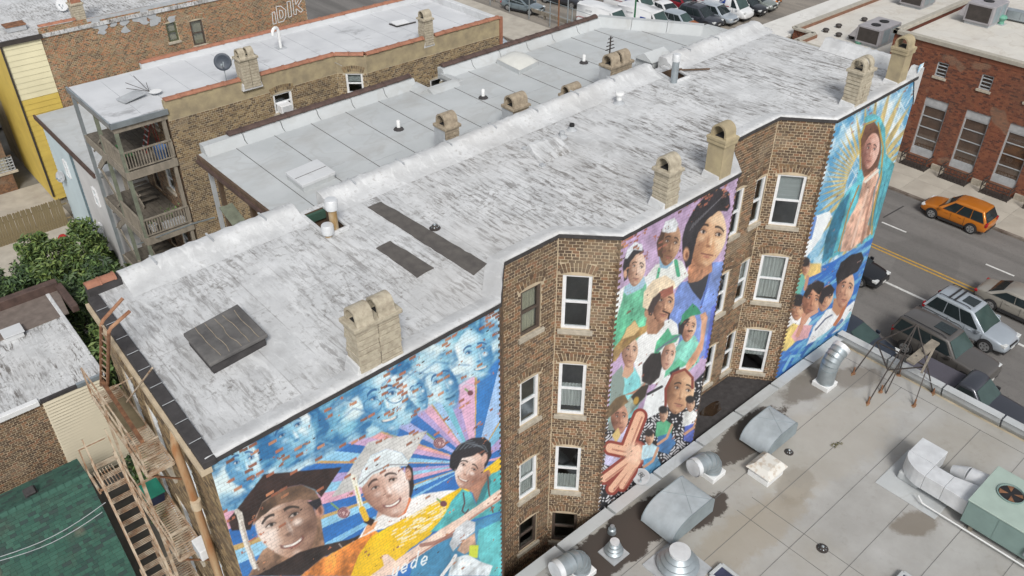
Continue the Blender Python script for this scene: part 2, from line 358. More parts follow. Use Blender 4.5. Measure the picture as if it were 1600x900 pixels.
def window(bld, w, h, frame=None, behind=None, sill=True, mid=True, cols=1, rows=0, deep=.07, fw=.07, sillm=None, split=.5, part='window'):
    frame = frame or m_white; u0, v0, u1, v1 = h; A = lambda u, v, d: w.at(u, v, d)
    def bx(m, a0, b0, a1, b1, d0, d1): m.hexa([A(a0, b0, d1), A(a1, b0, d1), A(a1, b0, d0), A(a0, b0, d0), A(a0, b1, d1), A(a1, b1, d1), A(a1, b1, d0), A(a0, b1, d0)])
    m = MB(); d0, d1 = -deep - .07, -deep + .03; g = .003
    bx(m, u0 + g, v0 + g, u0 + fw, v1 - g, d0, d1); bx(m, u1 - fw, v0 + g, u1 - g, v1 - g, d0, d1)
    bx(m, u0 + fw, v0 + g, u1 - fw, v0 + fw, d0, d1); bx(m, u0 + fw, v1 - fw, u1 - fw, v1 - g, d0, d1)
    vm = v0 + (v1 - v0) * split; s = .035
    if mid:
        bx(m, u0 + fw, vm - .035, u1 - fw, vm + .035, d0, d1 - .01)
        for b0, b1, dd in ((v0 + fw, vm - .035, -.02), (vm + .035, v1 - fw, -.005)):
            bx(m, u0 + fw, b0, u0 + fw + s, b1, d0, d1 + dd); bx(m, u1 - fw - s, b0, u1 - fw, b1, d0, d1 + dd)
    for i in range(1, cols): x = u0 + (u1 - u0) * i / cols; bx(m, x - .02, v0 + fw, x + .02, v1 - fw, d0, d1 - .02)
    for i in range(1, rows + 1): z = v0 + (v1 - v0) * i / (rows + 1); bx(m, u0 + fw, z - .025, u1 - fw, z + .025, d0, d1 - .02)
    o = m.build(part, frame, bld)
    spans = [(v0 + fw, vm), (vm, v1 - fw)] if mid else [(v0 + fw + (v1 - v0 - 2 * fw) * i / (rows + 1), v0 + fw + (v1 - v0 - 2 * fw) * (i + 1) / (rows + 1)) for i in range(rows + 1)]
    for b0, b1 in spans:
        p = MB(); bx(p, u0 + fw - .01, b0 - .004, u1 - fw + .01, b1 - .008, -deep - .032, -deep - .024); p.build('pane', m_glass, o)
    if behind:
        bm_, b0, b1 = behind; p = MB(); za, zb_ = v0 + (v1 - v0) * b0, v0 + (v1 - v0) * b1; n = 14
        pts = [(u0 + .05 + (u1 - u0 - .1) * i / n, -deep - .13 + (.018 if i % 2 else -.018) * (0 if bm_ is m_blind else 1)) for i in range(n + 1)]
        for (a, da), (b, db) in zip(pts, pts[1:]): p.quad(A(a, za, da), A(b, za, db), A(b, zb_, db), A(a, zb_, da))
        p.build('blind' if bm_ is m_blind else 'curtain', bm_, o)
    if sill:
        p = MB(); bx(p, u0 - .10, v0 - .16, u1 + .10, v0 - .003, -.10, .09); p.build('sill', sillm or m_stone, o, bevel=.012)
    return o

# ---------------------------------------------------------------- chimneys (shaft > slab, hood)
def chimney(bld, x0, x1, y0, y1, z0, z1, hoods=1, mat=None, bands=True, side=None, name='chimney', hr=None, skirt=True):
    mat = mat or m_cement; rng = random.Random(int(x0 * 91)); m = MB(); z = z0; hb = .19
    if bands:
        n = max(3, round((z1 - z0) / .135)); hb = (z1 - z0) / n; xm = (x0 + x1) / 2
        for k in range(n):
            za, zb = z0 + k * hb + .007, z0 + (k + 1) * hb - .007
            cuts = [x0, xm - .012, xm + .012, x1] if hoods == 2 else ([x0, x1] if k % 2 else [x0, lerp(x0, x1, .52) - .006, lerp(x0, x1, .52) + .006, x1])
            for a, b in zip(cuts[::2], cuts[1::2]):
                e = rng.uniform(-.006, .02); g = e - rng.uniform(.0, .012)
                m.hexa([(a - e, y0 - e, za), (b + e * .4, y0 - e, za), (b + e * .4, y1 + e, za), (a - e, y1 + e, za), (a - g, y0 - g, zb), (b + g * .4, y0 - g, zb), (b + g * .4, y1 + g, zb), (a - g, y1 + g, zb)])
        q = MB(); q.box(x0 + .02, y0 + .02, z0, x1 - .02, y1 - .02, z1)
    else: m.box(x0, y0, z0, x1, y1, z1)
    o = m.build(name, mat, bld, bevel=.012)
    if bands: q.build('mortar_core', m_cjoint, o)
    if side: s = MB(); s.box(x0 - .035, y0 - .01, z0, x0 - .026, y1 + .03, z1 - .02); s.build('painted_flashing', side, o)
    s = MB(); s.box(x0 - .065, y0 - .065, z1, x1 + .065, y1 + .065, z1 + .11)
    if not bands: s.box(x0 - .05, y0 - .05, z1 - .12, x1 + .05, y1 + .05, z1 - .002)
    s.build('slab', mat, o, bevel=.02)
    L = (x1 - x0); n = hoods; r = hr or min((y1 - y0) / 2 - .02, .27)
    for i in range(n):
        gp = .03 if n == 1 else .085; a = x0 + L * i / n + gp * .5; b = x0 + L * (i + 1) / n - gp; yc = (y0 + y1) / 2; zz = z1 + .11
        def prof(rr, foot):
            pts = [(yc - rr - foot, 0), (yc - rr, .05), (yc - rr, .12)]
            pts += [(yc - rr * math.cos(math.pi * k / 10), .14 + rr * 1.02 * math.sin(math.pi * k / 10)) for k in range(11)]
            return pts + [(yc + rr, .12), (yc + rr, .05), (yc + rr + foot, 0)]
        po, pi_ = prof(r, .05), prof(r - .06, -.0); q = MB(); V = []; k = len(po)
        for xx in (a, b):
            V += [(xx, y, zz + z) for y, z in po] + [(xx, y, zz + z) for y, z in pi_]
        F = []
        for e in range(k - 1):
            F += [(e, e + 1, 2 * k + e + 1, 2 * k + e), (k + e, 3 * k + e, 3 * k + e + 1, k + e + 1), (e, k + e, k + e + 1, e + 1), (2 * k + e, 2 * k + e + 1, 3 * k + e + 1, 3 * k + e)]
        q.add(V, F); q.build('hood', mat, o, smooth=50)
        q = MB(); q.box(a + .06, yc - r * .55, zz - .0, b - .06, yc + r * .55, zz + .02); q.build('flue', m_dark, o)
    if skirt:
        s = MB(); e = .10
        s.hexa([(x0 - e, y0 + .02, z0 - .1), (x1 + e, y0 + .02, z0 - .1), (x1 + e, y1 + e, z0 - .1), (x0 - e, y1 + e, z0 - .1), (x0 - .03, y0 + .03, z0 + .26), (x1 + .03, y0 + .03, z0 + .22), (x1 + .03, y1 + .03, z0 + .25), (x0 - .03, y1 + .03, z0 + .3)])
        s.build('flashing', m_silver2, o, bevel=.03)
    return o
def lump_strip(path, prof, jit, seed, close=False):   # a lumpy coated upstand swept along path; prof = (side offset, height)
    rng = random.Random(seed); m = MB(); V = []; F = []; k = len(prof); pts = [Vector(p) for p in path]
    for i, p in enumerate(pts):
        t = (pts[min(i + 1, len(pts) - 1)] - pts[max(i - 1, 0)]); t.z = 0; t.normalize(); n = Vector((t.y, -t.x, 0))
        for a, h in prof:
            jj = jit if h > .03 else jit * .6
            V.append(p + n * (a + rng.uniform(-jj, jj)) + Vector((0, 0, h + (rng.uniform(-jj, jj) if h > .03 else 0))))
    for i in range(len(pts) - 1):
        for e in range(k - 1): F.append((i * k + e, i * k + e + 1, (i + 1) * k + e + 1, (i + 1) * k + e))
    F += [tuple(range(k)), tuple((len(pts) - 1) * k + e for e in range(k - 1, -1, -1))]
    return m.add(V, F)
def lerp(a, b, t): return a + (b - a) * t
def seg(a, b, step):
    a, b = Vector(a), Vector(b); n = max(1, int((b - a).length / step)); return [a.lerp(b, i / n) for i in range(n + 1)]
def coping(bld, a, b, z0, z1, w, mat, name='coping_tile', step=.62, r=None, lift=0):
    a, b = Vector((*a, 0)), Vector((*b, 0)); n = max(1, round((b - a).length / step)); U = (b - a).normalized(); N = Vector((U.y, -U.x, 0)); rng = random.Random(int(a.x * 7 + b.y * 13))
    r = r or .1
    for i in range(n):
        m = MB(); p, q = a.lerp(b, i / n), a.lerp(b, (i + .985) / n); zp_, zq = lerp(z0, z1, i / n) + rng.uniform(-.01, .01), lerp(z0, z1, (i + 1) / n) + rng.uniform(-.01, .01)
        V = []
        for P, z, s in ((p, zp_, 1.0), (p.lerp(q, .86), lerp(zp_, zq, .86), 1.0), (p.lerp(q, .862), lerp(zp_, zq, .862), 1.16), (q, zq, 1.16)):
            for k in range(7):
                g = math.pi * k / 6; V.append(P + N * (-w / 2 * s * math.cos(g)) + Vector((0, 0, z + r * s * math.sin(g))))
        F = [(j * 7 + k, j * 7 + k + 1, j * 7 + 8 + k, j * 7 + 7 + k) for j in range(3) for k in range(6)] + [tuple(range(6, -1, -1)), tuple(21 + k for k in range(7))]
        m.add(V, F); m.build(name, mat, bld, smooth=45)
# ================================================================= ground, street, pavements
m_ground = M('packed_ground', (.25, .235, .205), .95, col2=(.15, .14, .12), scale=.6, bump=.3)
m_conc = M('concrete', (.45, .415, .355), .9, col2=(.34, .31, .265), scale=.9, bump=.2)
def asphalt(name, c1, c2):
    t = NT(name); f = t.noise(.35, 6, .65, (1, .35, 1)); c = t.ramp(f, [(.35, c2), (.68, c1)])
    c = t.mix(t.ramp(t.noise(90, 3), [(.4, 0), (.8, .5)]), c, (.22, .21, .2))
    lane = t.noise(.55, 3, .5, (1, .03, 1)); c = t.mix(t.ramp(lane, [(.48, 0), (.66, .5)]), c, (.075, .072, .068)); pt = t.noise(.16, 2, .4, dist=.2); c = t.mix(t.ramp(pt, [(.60, 0), (.615, .35)]), c, (.10, .095, .09))
    crack = t.noise(1.3, 8, .7, dist=1.5); c = t.mix(t.ramp(crack, [(.492, 0), (.5, .6), (.508, 0)]), c, (.04, .04, .04))
    t.bump(t.noise(70, 3), .3, .01); return t.fin(c, .9)
m_asph = asphalt('street_asphalt', (.185, .175, .165), (.135, .128, .122))
m_lot = asphalt('lot_asphalt', (.30, .265, .22), (.225, .20, .17))
m_paintw = M('road_paint_white', (.68, .68, .66), .8, var=.3, scale=6); m_painty = M('road_paint_yellow', (.52, .31, .055), .8, var=.3, scale=6)
def flat(name, poly, z, mat, parent=None, kind='structure', th=0):
    m = MB()
    if th: m.prism(poly, z - th, z)
    else: m.quad(*[(x, y, z) for x, y in poly])
    return m.build(name, mat, parent, kind=kind if parent is None else None)
rc = lambda x0, y0, x1, y1: [(x0, y0), (x1, y0), (x1, y1), (x0, y1)]
flat('ground', rc(-400, -400, 600, 600), -.25, m_ground)
street = flat('street', rc(34.3, -120, 53, 320), 0, m_asph)
flat('cross_street', rc(-120, 72, 34.3, 84), .0, m_asph)
flat('alley', rc(-3.2, -60, 2.6, 21), -.2, m_asph)
flat('parking_lot', rc(58.2, 38, 140, 110), .05, m_lot)
def pave(name, x0, x1, y0, y1, z, n, kx):
    o = flat(name, rc(x0, y0, x1, y1), z - .012, m_seam, th=.16)
    nx = 2; ys = [y0 + (y1 - y0) * i / n for i in range(n + 1)]
    sl = MB(); sl.box(-.5, -.5, 0, .5, .5, .02); me = bpy.data.meshes.new('slab'); me.from_pydata([Vector(v) for v in sl.v], [], sl.f); me.materials.append(m_conc)
    for a, b in zip(ys, ys[1:]):
        for i in range(nx):
            s = bpy.data.objects.new('paving_slab', me); COL.objects.link(s); s.parent = o
            w = (x1 - x0) / nx; s.location = Vector((x0 + w * (i + .5), (a + b) / 2, z - .012)) - ORG[o.name]; s.scale = (w - .015, b - a - .015, 1)
    return o
pave('far_pavement', 53.2, 57.75, 8, 38, .14, 14, 2)
flat('far_pavement_south', rc(53.2, -60, 57.75, 8), .13, m_conc, th=.15)
flat('far_pavement_north', rc(53.2, 38, 58.2, 110), .13, m_conc, th=.15)
flat('near_pavement', rc(32.02, -60, 34.1, 110), .13, m_conc, th=.15)
m_kerb = M('kerb_stone', (.24, .21, .18), .9, col2=(.10, .075, .06), scale=1.3)
m = MB(); m.box(53.0, -60, -.1, 53.2, 110, .145); m.build('far_kerb', m_kerb, kind='structure')
m = MB(); m.box(34.1, -60, -.1, 34.3, 110, .145); m.build('near_kerb', m_kerb, kind='structure')
def mark(x0, y0, x1, y1, mat, name='road_marking'):
    m = MB(); m.box(x0, y0, .0015, x1, y1, .006); m.build(name, mat, street)
ylx = pz(1366, 385, 0).x
for dx in (-.2, .12): mark(ylx + dx, -60, ylx + dx + .13, 21.0, m_painty, 'yellow_line')
wl0 = pz(1383, 436, 0); mark(wl0.x - .35, -60, wl0.x - .17, wl0.y + 1.6, m_paintw, 'lane_line')
for (a, b) in (((1378, 347), (1416, 363)), ((1540, 413), (1585, 431)), ((1700, 480), (1740, 500))):
    A, B = pz(*a, 0), pz(*b, 0); x = (A.x + B.x) / 2; mark(x - .07, B.y, x + .07, A.y, m_paintw, 'lane_dash')
for i in range(8): mark(35.2 + i * 1.18, 18.9, 35.75 + i * 1.18, 21.4, m_paintw, 'crossing_bar')
# expansion joint strips and patched asphalt by the kerb
for a, b in (((1380, 340), (1412, 322)),):
    A, B = pz(*a, .0), pz(*b, .0); m = MB(); m.bar(A + Vector((0, 0, .002)), B + Vector((0, 0, .002)), .09, .006); m.build('tar_seam', m_black, street)

# ================================================================= the mural building
ZR = lambda x: 15.26 + .0257 * (x - 3.25)
bm_main = thing('apartment_building', 'long brick apartment building with painted murals and silver coated flat roof', 'building', (17.6, 16.8, 0))
foot = [(3.25, 13), (10.97, 13), (12.2, 14.3), (14.25, 14.3), (15.45, 13), (20.75, 13), (22.2, 14.5), (25.0, 14.5), (26.2, 13), (32, 13), (32, 20.6), (3.5, 20.6)]
shafts = [[(9.42, 18.58), (10.12, 18.58), (10.2, 20.1), (9.46, 20.1)], [(24.7, 18.9), (25.5, 18.85), (25.75, 19.85), (24.95, 19.9)]]
bm = bmesh.new(); org = ORG[bm_main.name]
def loop_edges(poly):
    vs_ = [bm.verts.new(Vector((x, y, ZR(x))) - org) for x, y in poly]; return [bm.edges.new((vs_[i], vs_[(i + 1) % len(vs_)])) for i in range(len(vs_))]
off = 0.07
ro = [(3.2, 12.95), (10.98, 12.95), (12.2, 14.25), (14.24, 14.25), (15.43, 12.95), (20.77, 12.95), (22.2, 14.44), (25.0, 14.44), (26.18, 12.95), (31.7, 12.95), (31.7, 20.3), (3.45, 20.3)]
es = loop_edges(ro)
for s in shafts: es += loop_edges(s)
bmesh.ops.triangle_fill(bm, use_beauty=True, use_dissolve=False, edges=es)
bmesh.ops.recalc_face_normals(bm, faces=bm.faces)
for f in bm.faces:
    if f.normal.z < 0: f.normal_flip()
me = bpy.data.meshes.new('roof'); bm.to_mesh(me); bm.free()
roof_main = link_mesh('roof', me, m_silver, bm_main)
for s in shafts:    # light wells
    m = MB()
    for i in range(4):
        a, b = s[i], s[(i + 1) % 4]; m.quad((*a, ZR(a[0])), (*b, ZR(b[0])), (*b, 8), (*a, 8))
    m.build('light_well', m_wood_b, bm_main, fix=False)
    m = MB()
    for i in range(4):
        a, b = Vector((*s[i], ZR(s[i][0]) + .03)), Vector((*s[(i + 1) % 4], ZR(s[(i + 1) % 4][0]) + .03))
        if i != 2: m.bar(a, b, .10, .10)
    m.build('well_kerb', m_silver2, bm_main, bevel=.02)
m = MB(); m.bar((9.4, 20.05, 15.25), (10.25, 20.05, 15.25), .12, .26); m.build('steel_beam', M('green_paint', (.05, .11, .08), .7, var=.3), bm_main)
# low turned-up roof edge (gravel stop) and its dark drip
path = []
sedge = ro[:10]
for a, b in zip(sedge, sedge[1:]): path += [Vector((p.x, p.y, ZR(p.x))) for p in seg((*a, 0), (*b, 0), .3)][:-1]
path.append(Vector((31.7, 12.95, ZR(31.7))))
lump_strip(path, [(.0, .004), (-.0, .05), (-.06, .085), (-.22, .06), (-.5, .004)], .012, 5).build('roof_edge', m_silver2, bm_main, smooth=60)
m = MB()
for a, b in zip(sedge, sedge[1:]):
    A, B = Vector((*a, ZR(a[0]) - .035)), Vector((*b, ZR(b[0]) - .035)); m.bar(A, B, .05, .11)
m.build('drip_edge', m_black, bm_main)
# back parapet, coated in silver
def backp(x0, x1, sd): 
    p = [Vector((q.x, 20.3, ZR(q.x))) for q in seg((x0, 20.3, 0), (x1, 20.3, 0), .22)]
    lump_strip(p, [(.8, .004), (.4, .05), (.14, .16), (.05, .23), (-.05, .26), (-.26, .255), (-.33, .22), (-.34, -.3)], .024, sd).build('back_parapet', m_silver2, bm_main, smooth=70)
backp(4.3, 9.4, 2); backp(10.3, 24.9, 3); backp(25.8, 31.9, 4)
for i, x in enumerate((5.2, 6.8, 8.4, 11.4, 13.2, 15.1, 17.0, 18.9, 20.9, 22.8, 27.2, 29.0)):
    m = MB(); z = ZR(x) + .25; m.box(x, 20.24, z, x + .05, 20.66, z + .035); m.box(x + .01, 20.2, z - .3, x + .04, 20.25, z + .03); m.build('parapet_seam', m_lead, bm_main)
coping(bm_main, (3.45, 20.42), (4.2, 20.42), 15.5, 15.52, .32, m_clay, step=.4, r=.11)
m = MB(); m.box(3.45, 20.26, 15.0, 4.35, 20.58, 15.5); m.build('parapet_end', m_black, bm_main)
# street end parapet
def zf(y): return 16.35 if 13.9 < y < 17.1 else (15.78 if y <= 20.0 else 16.1)
for y0, y1, z, sd in ((12.95, 13.35, 16.3, 1), (13.35, 14.1, 15.95, 2), (14.1, 17.05, 16.42, 3), (17.05, 19.7, 15.82, 4), (19.7, 20.66, 16.08, 5)):
    p = [Vector((31.72, q.y, ZR(31.7))) for q in seg((31.72, y0, 0), (31.72, y1, 0), .14)]; h = z - ZR(31.7)
    lump_strip(p, [(-.30, .004), (-.06, h * .45), (0, h - .06), (.06, h), (.26, h), (.30, h - .05), (.30, -1.2)], .03 if y1 - y0 > .6 else .01, sd).build('street_parapet', m_silver2, bm_main, smooth=70)
# alley end coping of dark slabs with pale joints
for i in range(10):
    a, b = i / 10, (i + 1) / 10 - .006; m = MB(); xx = lambda t: 3.22 + .25 * t; yy = lambda t: 12.9 + 7.3 * t; z = 15.29
    m.hexa([(xx(a) - .12, yy(a), z - .12), (xx(a) + .17, yy(a), z - .12), (xx(b) + .17, yy(b), z - .12), (xx(b) - .12, yy(b), z - .12), (xx(a) - .12, yy(a), z + .05), (xx(a) + .17, yy(a), z + .06), (xx(b) + .17, yy(b), z + .06), (xx(b) - .12, yy(b), z + .05)])
    m.build('coping_slab', m_black, bm_main, bevel=.015)
    if i: m = MB(); m.bar((xx(a) - .11, yy(a) - .02, z + .05), (xx(a) + .16, yy(a) - .02, z + .06), .016, .010); m.build('coping_joint', m_lead, bm_main)
m = MB(); m.hexa([(3.02, 12.9, 15.02), (3.26, 12.9, 15.02), (3.5, 20.2, 15.02), (3.27, 20.2, 15.02), (3.02, 12.9, 15.17), (3.26, 12.9, 15.17), (3.5, 20.2, 15.17), (3.27, 20.2, 15.17)]); m.build('eave_board', m_mort, bm_main)

# ---- walls
WA = Wall((3.25, 13), (3.5, 20.6), (-1, 0))
topm = lambda w: (lambda u: ZR((w.P + w.U * u).x) - .03)
ha = []
for v in (12.4, 8.95, 5.5): ha += [(1.9, v - 1.0, 2.75, v + 1.0), (4.0, v - 1.0, 4.85, v + 1.0), (5.7, v - 1.15, 6.6, v + 1.0)]
brick_wall(bm_main, WA, -.25, topm(WA), ha, m_btan, m_mort, arches=[arch_rect(h) for h in ha], seed=2, ch=.105, vmin=2)
for i, h in enumerate(ha):
    brick_arch(bm_main, WA, h, m_btan, i); window(bm_main, WA, h, behind=((m_blind, .5, 1) if i % 2 else None))
def court(a, b, c, d, seed):    # splayed light court: return, back wall, splay
    return Wall(a, b, (1, -1)), Wall(b, c, (0, -1)), Wall(c, d, (-1, -1))
def px_hole(w, bl, tr): a, b = w.uv(*bl), w.uv(*tr); return (min(a[0], b[0]), min(a[1], b[1]), max(a[0], b[0]), max(a[1], b[1]))
r1, b1, s1 = court((10.97, 13), (12.2, 14.3), (14.25, 14.3), (15.45, 13), 1)
r2, b2, s2 = court((20.75, 13), (22.2, 14.5), (25.0, 14.5), (26.2, 13), 2)
def column(w, hs, dz=3.47, low=None):
    u0 = sum(h[0] for h in hs) / len(hs); u1 = sum(h[2] for h in hs) / len(hs); return [(u0, h[1], u1, h[3]) for h in hs]
hs1 = column(s1, [px_hole(s1, (877, 513), (927, 432)), px_hole(s1, (871, 646), (917, 570)), px_hole(s1, (864, 765), (908, 700))])
hb1 = column(b1, [px_hole(b1, (815, 527), (847, 441)), px_hole(b1, (812, 668), (842, 583)), px_hole(b1, (809, 785), (839, 710))])
hs1.append((hs1[2][0] - .02, hs1[2][1] - 2.75, hs1[2][2] + .02, hs1[2][1] - 1.2)); hb1.append((hb1[2][0], hb1[2][1] - 2.75, hb1[2][2] + .05, hb1[2][1] - 1.25))
hs2 = column(s2, [px_hole(s2, (1201, 351), (1263, 276)), px_hole(s2, (1175, 469), (1234, 402)), px_hole(s2, (1154, 578), (1206, 517))])
hb2 = column(b2, [px_hole(b2, (1173, 352), (1202, 272)), px_hole(b2, (1147, 475), (1175, 402)), px_hole(b2, (1122, 588), (1149, 517))])
hc2 = [(max(.1, h[0] - 1.33), h[1], max(.1, h[0] - 1.33) + h[2] - h[0], h[3]) for h in hb2]
for w, hs, sd, sing, lo in ((s1, hs1, 11, 300, 0), (b1, hb1, 12, 0, 0), (r1, [], 13, 0, 0), (s2, hs2, 14, 0, 3.0), (b2, hb2 + hc2, 15, 0, 3.0), (r2, [], 16, 0, 3.0)):
    brick_wall(bm_main, w, -.25, topm(w), hs, m_bmain, m_mort, arches=[arch_rect(h) for h in hs], seed=sd, vmin=lo, singles=sing, sing_rect=(0, 9.2, 9, 15.6))
    for i, h in enumerate(hs): brick_arch(bm_main, w, h, m_bmain, i + sd)
bh = {('s1', 1): (m_lace, .1, .55), ('b1', 0): (m_curtain, 0, 1), ('s1', 2): (m_lace, 0, .3), ('s2', 0): (m_blind, .45, 1), ('s2', 1): (m_lace, .05, 1), ('s2', 2): (m_lace, .35, 1), ('b1', 2): (m_lace, 0, 1), ('b2', 1): (m_blind, .3, 1)}
for nm, w, hs in (('s1', s1, hs1), ('b1', b1, hb1), ('s2', s2, hs2), ('b2', b2, hb2), ('c2', b2, hc2)):
    for i, h in enumerate(hs):
        window(bm_main, w, h, frame=m_dkpaint if (nm, i) == ('b1', 0) or i == 3 else m_white, behind=bh.get((nm, i)))
# return corner posts (quoin bead where the court walls meet)
for x, y in ((14.25, 14.3), (25.0, 14.5)):
    m = MB(); m.tube([(x, y - .01, 3), (x, y - .01, ZR(x) - .1)], .022, 6); m.build('corner_bead', m_mort, bm_main)
# plain outer walls that only close the shell
m = MB(); m.box(3.55, 20.45, -.25, 31.95, 20.6, 15.2); m.build('rear_wall', m_mort2, bm_main)
m = MB(); m.box(31.8, 13.1, -.25, 31.98, 20.5, 15.4); m.build('street_wall', m_mort2, bm_main)
# low roof filling the second court
m = MB(); m.prism([(20.8, 13.02), (22.22, 14.47), (24.98, 14.47), (26.15, 13.02)], 3.0, 3.95); m.build('court_roof', m_black, bm_main)
m = MB(); m.prism([(22.1 + .55 * math.cos(g) * (1 + .25 * math.sin(3 * g)) + .7, 13.65 + .33 * math.sin(g) * (1 + .2 * math.cos(2 * g))) for g in [2 * math.pi * i / 20 for i in range(20)]], 3.951, 3.955)
m.build('puddle', M('puddle_water', (.035, .022, .014), .05, var=.3), bm_main)
# chimneys
chimney(bm_main, 6.92, 8.05, 13.0, 13.52, 15.38, 16.62, 2)
chimney(bm_main, 17.32, 17.86, 13.05, 13.6, 15.6, 16.75, 1)
chimney(bm_main, 19.82, 20.36, 13.05, 13.65, 15.6, 16.95, 1, mat=m_stucco, bands=False)
chimney(bm_main, 27.42, 28.2, 13.05, 13.6, 15.78, 17.1, 2)
chimney(bm_main, 30.38, 30.92, 13.05, 13.6, 15.8, 17.2, 1, mat=m_stucco, bands=False)
# ================================================================= wall paintings: paint colour computed per point of a fine wall grid
def lin(c): c = np.asarray(c, float); return np.where(c <= .04045, c / 12.92, ((c + .055) / 1.055) ** 2.4)
def hsh(i, j, s): 
    v = np.sin(i * 127.1 + j * 311.7 + s * 74.7) * 43758.5453; return v - np.floor(v)
def vnoise(x, y, s=0):
    i, j = np.floor(x), np.floor(y); fx, fy = x - i, y - j; fx = fx * fx * (3 - 2 * fx); fy = fy * fy * (3 - 2 * fy)
    return (hsh(i, j, s) * (1 - fx) + hsh(i + 1, j, s) * fx) * (1 - fy) + (hsh(i, j + 1, s) * (1 - fx) + hsh(i + 1, j + 1, s) * fx) * fy
def fbm(x, y, s=0, o=4):
    t = 0; a = .5; n = 0
    for k in range(o): t = t + a * vnoise(x * 2 ** k, y * 2 ** k, s + k); n += a; a *= .55
    return t / n
def sst(a, b, x): t = np.clip((x - a) / (b - a), 0, 1); return t * t * (3 - 2 * t)
class Paint:
    def __init__(s, x0, x1, z0, top, step, Y, seed):
        nx, nz = int((x1 - x0) / step), int((top(x0) - z0) / step); s.nx, s.nz = nx, nz
        xs = np.linspace(x0, x1, nx + 1); t = np.linspace(0, 1, nz + 1)
        s.X = np.tile(xs, (nz + 1, 1)); s.Z = z0 + t[:, None] * (top(s.X) - z0); s.Y = Y; s.seed = seed
        s.x, s.y = pmur(s.X, s.Z, Y); s.c = np.zeros((nz + 1, nx + 1, 3)); s.jit = (fbm(s.X * 9, s.Z * 9, 3) - .5)
    def put(s, m, col):
        m = np.asarray(m, float)[..., None]; s.c = s.c * (1 - m) + m * np.asarray(col, float)
    def poly(s, pts, col=None, soft=.8, tex=0, a=1.0):
        p = np.array(pts, float); lo, hi = p.min(0) - 3, p.max(0) + 3
        bb = (s.x > lo[0]) & (s.x < hi[0]) & (s.y > lo[1]) & (s.y < hi[1])
        x = s.x[bb] + s.jit[bb] * 1.2; y = s.y[bb] + s.jit[bb] * 1.2; ins = np.zeros(x.shape, bool); d = np.full(x.shape, 1e9)
        for (x1, y1), (x2, y2) in zip(p, np.roll(p, -1, 0)):
            if y1 != y2: ins ^= ((y1 > y) != (y2 > y)) & (x < (x2 - x1) * (y - y1) / (y2 - y1) + x1)
            dx, dy = x2 - x1, y2 - y1; t = np.clip(((x - x1) * dx + (y - y1) * dy) / (dx * dx + dy * dy + 1e-9), 0, 1)
            d = np.minimum(d, np.hypot(x - x1 - t * dx, y - y1 - t * dy))
        sd = np.where(ins, d, -d); m = np.zeros(s.x.shape); m[bb] = np.clip(.5 + sd / (2 * soft), 0, 1) * a
        if col is not None: s.put(m, s.tex(col, tex) if tex else col)
        return m
    def tex(s, col, k):  # painterly variation
        n = fbm(s.X * 2.2, s.Z * 1.6, s.seed + 5) - .5; n2 = fbm(s.X * 9, s.Z * 7, s.seed + 9, 3) - .5
        return np.clip(np.asarray(col)[None, None, :] * (1 + (n * k * 2.4 + n2 * k)[..., None]), 0, 1)
    def line(s, pts, w, col, a=1.0):
        d = np.full(s.x.shape, 1e9)
        for (x1, y1), (x2, y2) in zip(pts, pts[1:]):
            dx, dy = x2 - x1, y2 - y1; t = np.clip(((s.x - x1) * dx + (s.y - y1) * dy) / (dx * dx + dy * dy + 1e-9), 0, 1)
            d = np.minimum(d, np.hypot(s.x - x1 - t * dx, s.y - y1 - t * dy))
        s.put(np.clip((w / 2 - d) / .8 + .5, 0, 1) * a, col)
    def ell(s, cx, cy, rx, ry, ang=0, col=None, soft=.12, a=1.0, tex=0):
        c, n = math.cos(R(ang)), math.sin(R(ang)); dx, dy = s.x - cx, s.y - cy
        r = np.hypot((dx * c + dy * n) / rx, (-dx * n + dy * c) / ry); m = np.clip((1 - r) / soft, 0, 1) * a
        if col is not None: s.put(m, s.tex(col, tex) if tex else col)
        return m
    def face(s, cx, cy, w, h, ang=0, skin=((.93, .80, .70), (.78, .58, .46), (.42, .27, .19)), light=1, turn=0, smile=0., brow=(.12, .08, .07), eyes=True, lip=(.60, .32, .28), detail=1.0, neck=True, soft=.06):
        c, n = math.cos(R(ang)), math.sin(R(ang)); dx, dy = s.x - cx, s.y - cy
        u = (dx * c + dy * n) / (w / 2); v = (-dx * n + dy * c) / (h / 2); L, Md, D = [np.array(k) for k in skin]
        uu = u / (1 - .28 * np.clip(v, 0, 1) ** 1.5); r = np.hypot(uu, v * .98); m = np.clip((1 - r + (soft > .1) * (fbm(s.X * 2.5, s.Z * 2.5, s.seed + 31, 4) - .52) * .38) / soft, 0, 1)
        sh = light * u * .55 - .18 * v + (fbm(s.X * 2.2, s.Z * 2.2, s.seed + 2, 4) - .5) * .8
        col = np.where(sh[..., None] > 0, Md + (L - Md) * np.clip(sh * 1.7, 0, 1)[..., None], Md + (D - Md) * np.clip(-sh * 1.5, 0, 1)[..., None])
        s.put(m, col)
        def E(a, b, ru, rv, colr, al=1., soft=.35): s.put(np.clip((1 - np.hypot((u - a) / ru, (v - b) / rv)) / soft, 0, 1) * m * al, colr)
        t = turn * .28
        E(.0 + t - light * -.1, -.62, .5, .2, L, .55 * detail, 1); E(.5 * light + t, .22, .24, .22, L, .75 * detail, 1); E(-.45 * light + t, .25, .26, .26, D, .35, 1); E(.40 + t, .08, .24, .13, L, .85, .8); E(-.40 + t, .08, .22, .12, L, .6 if light < 0 else .4, .8); E(t, -.52, .42, .16, L, .5, .9)
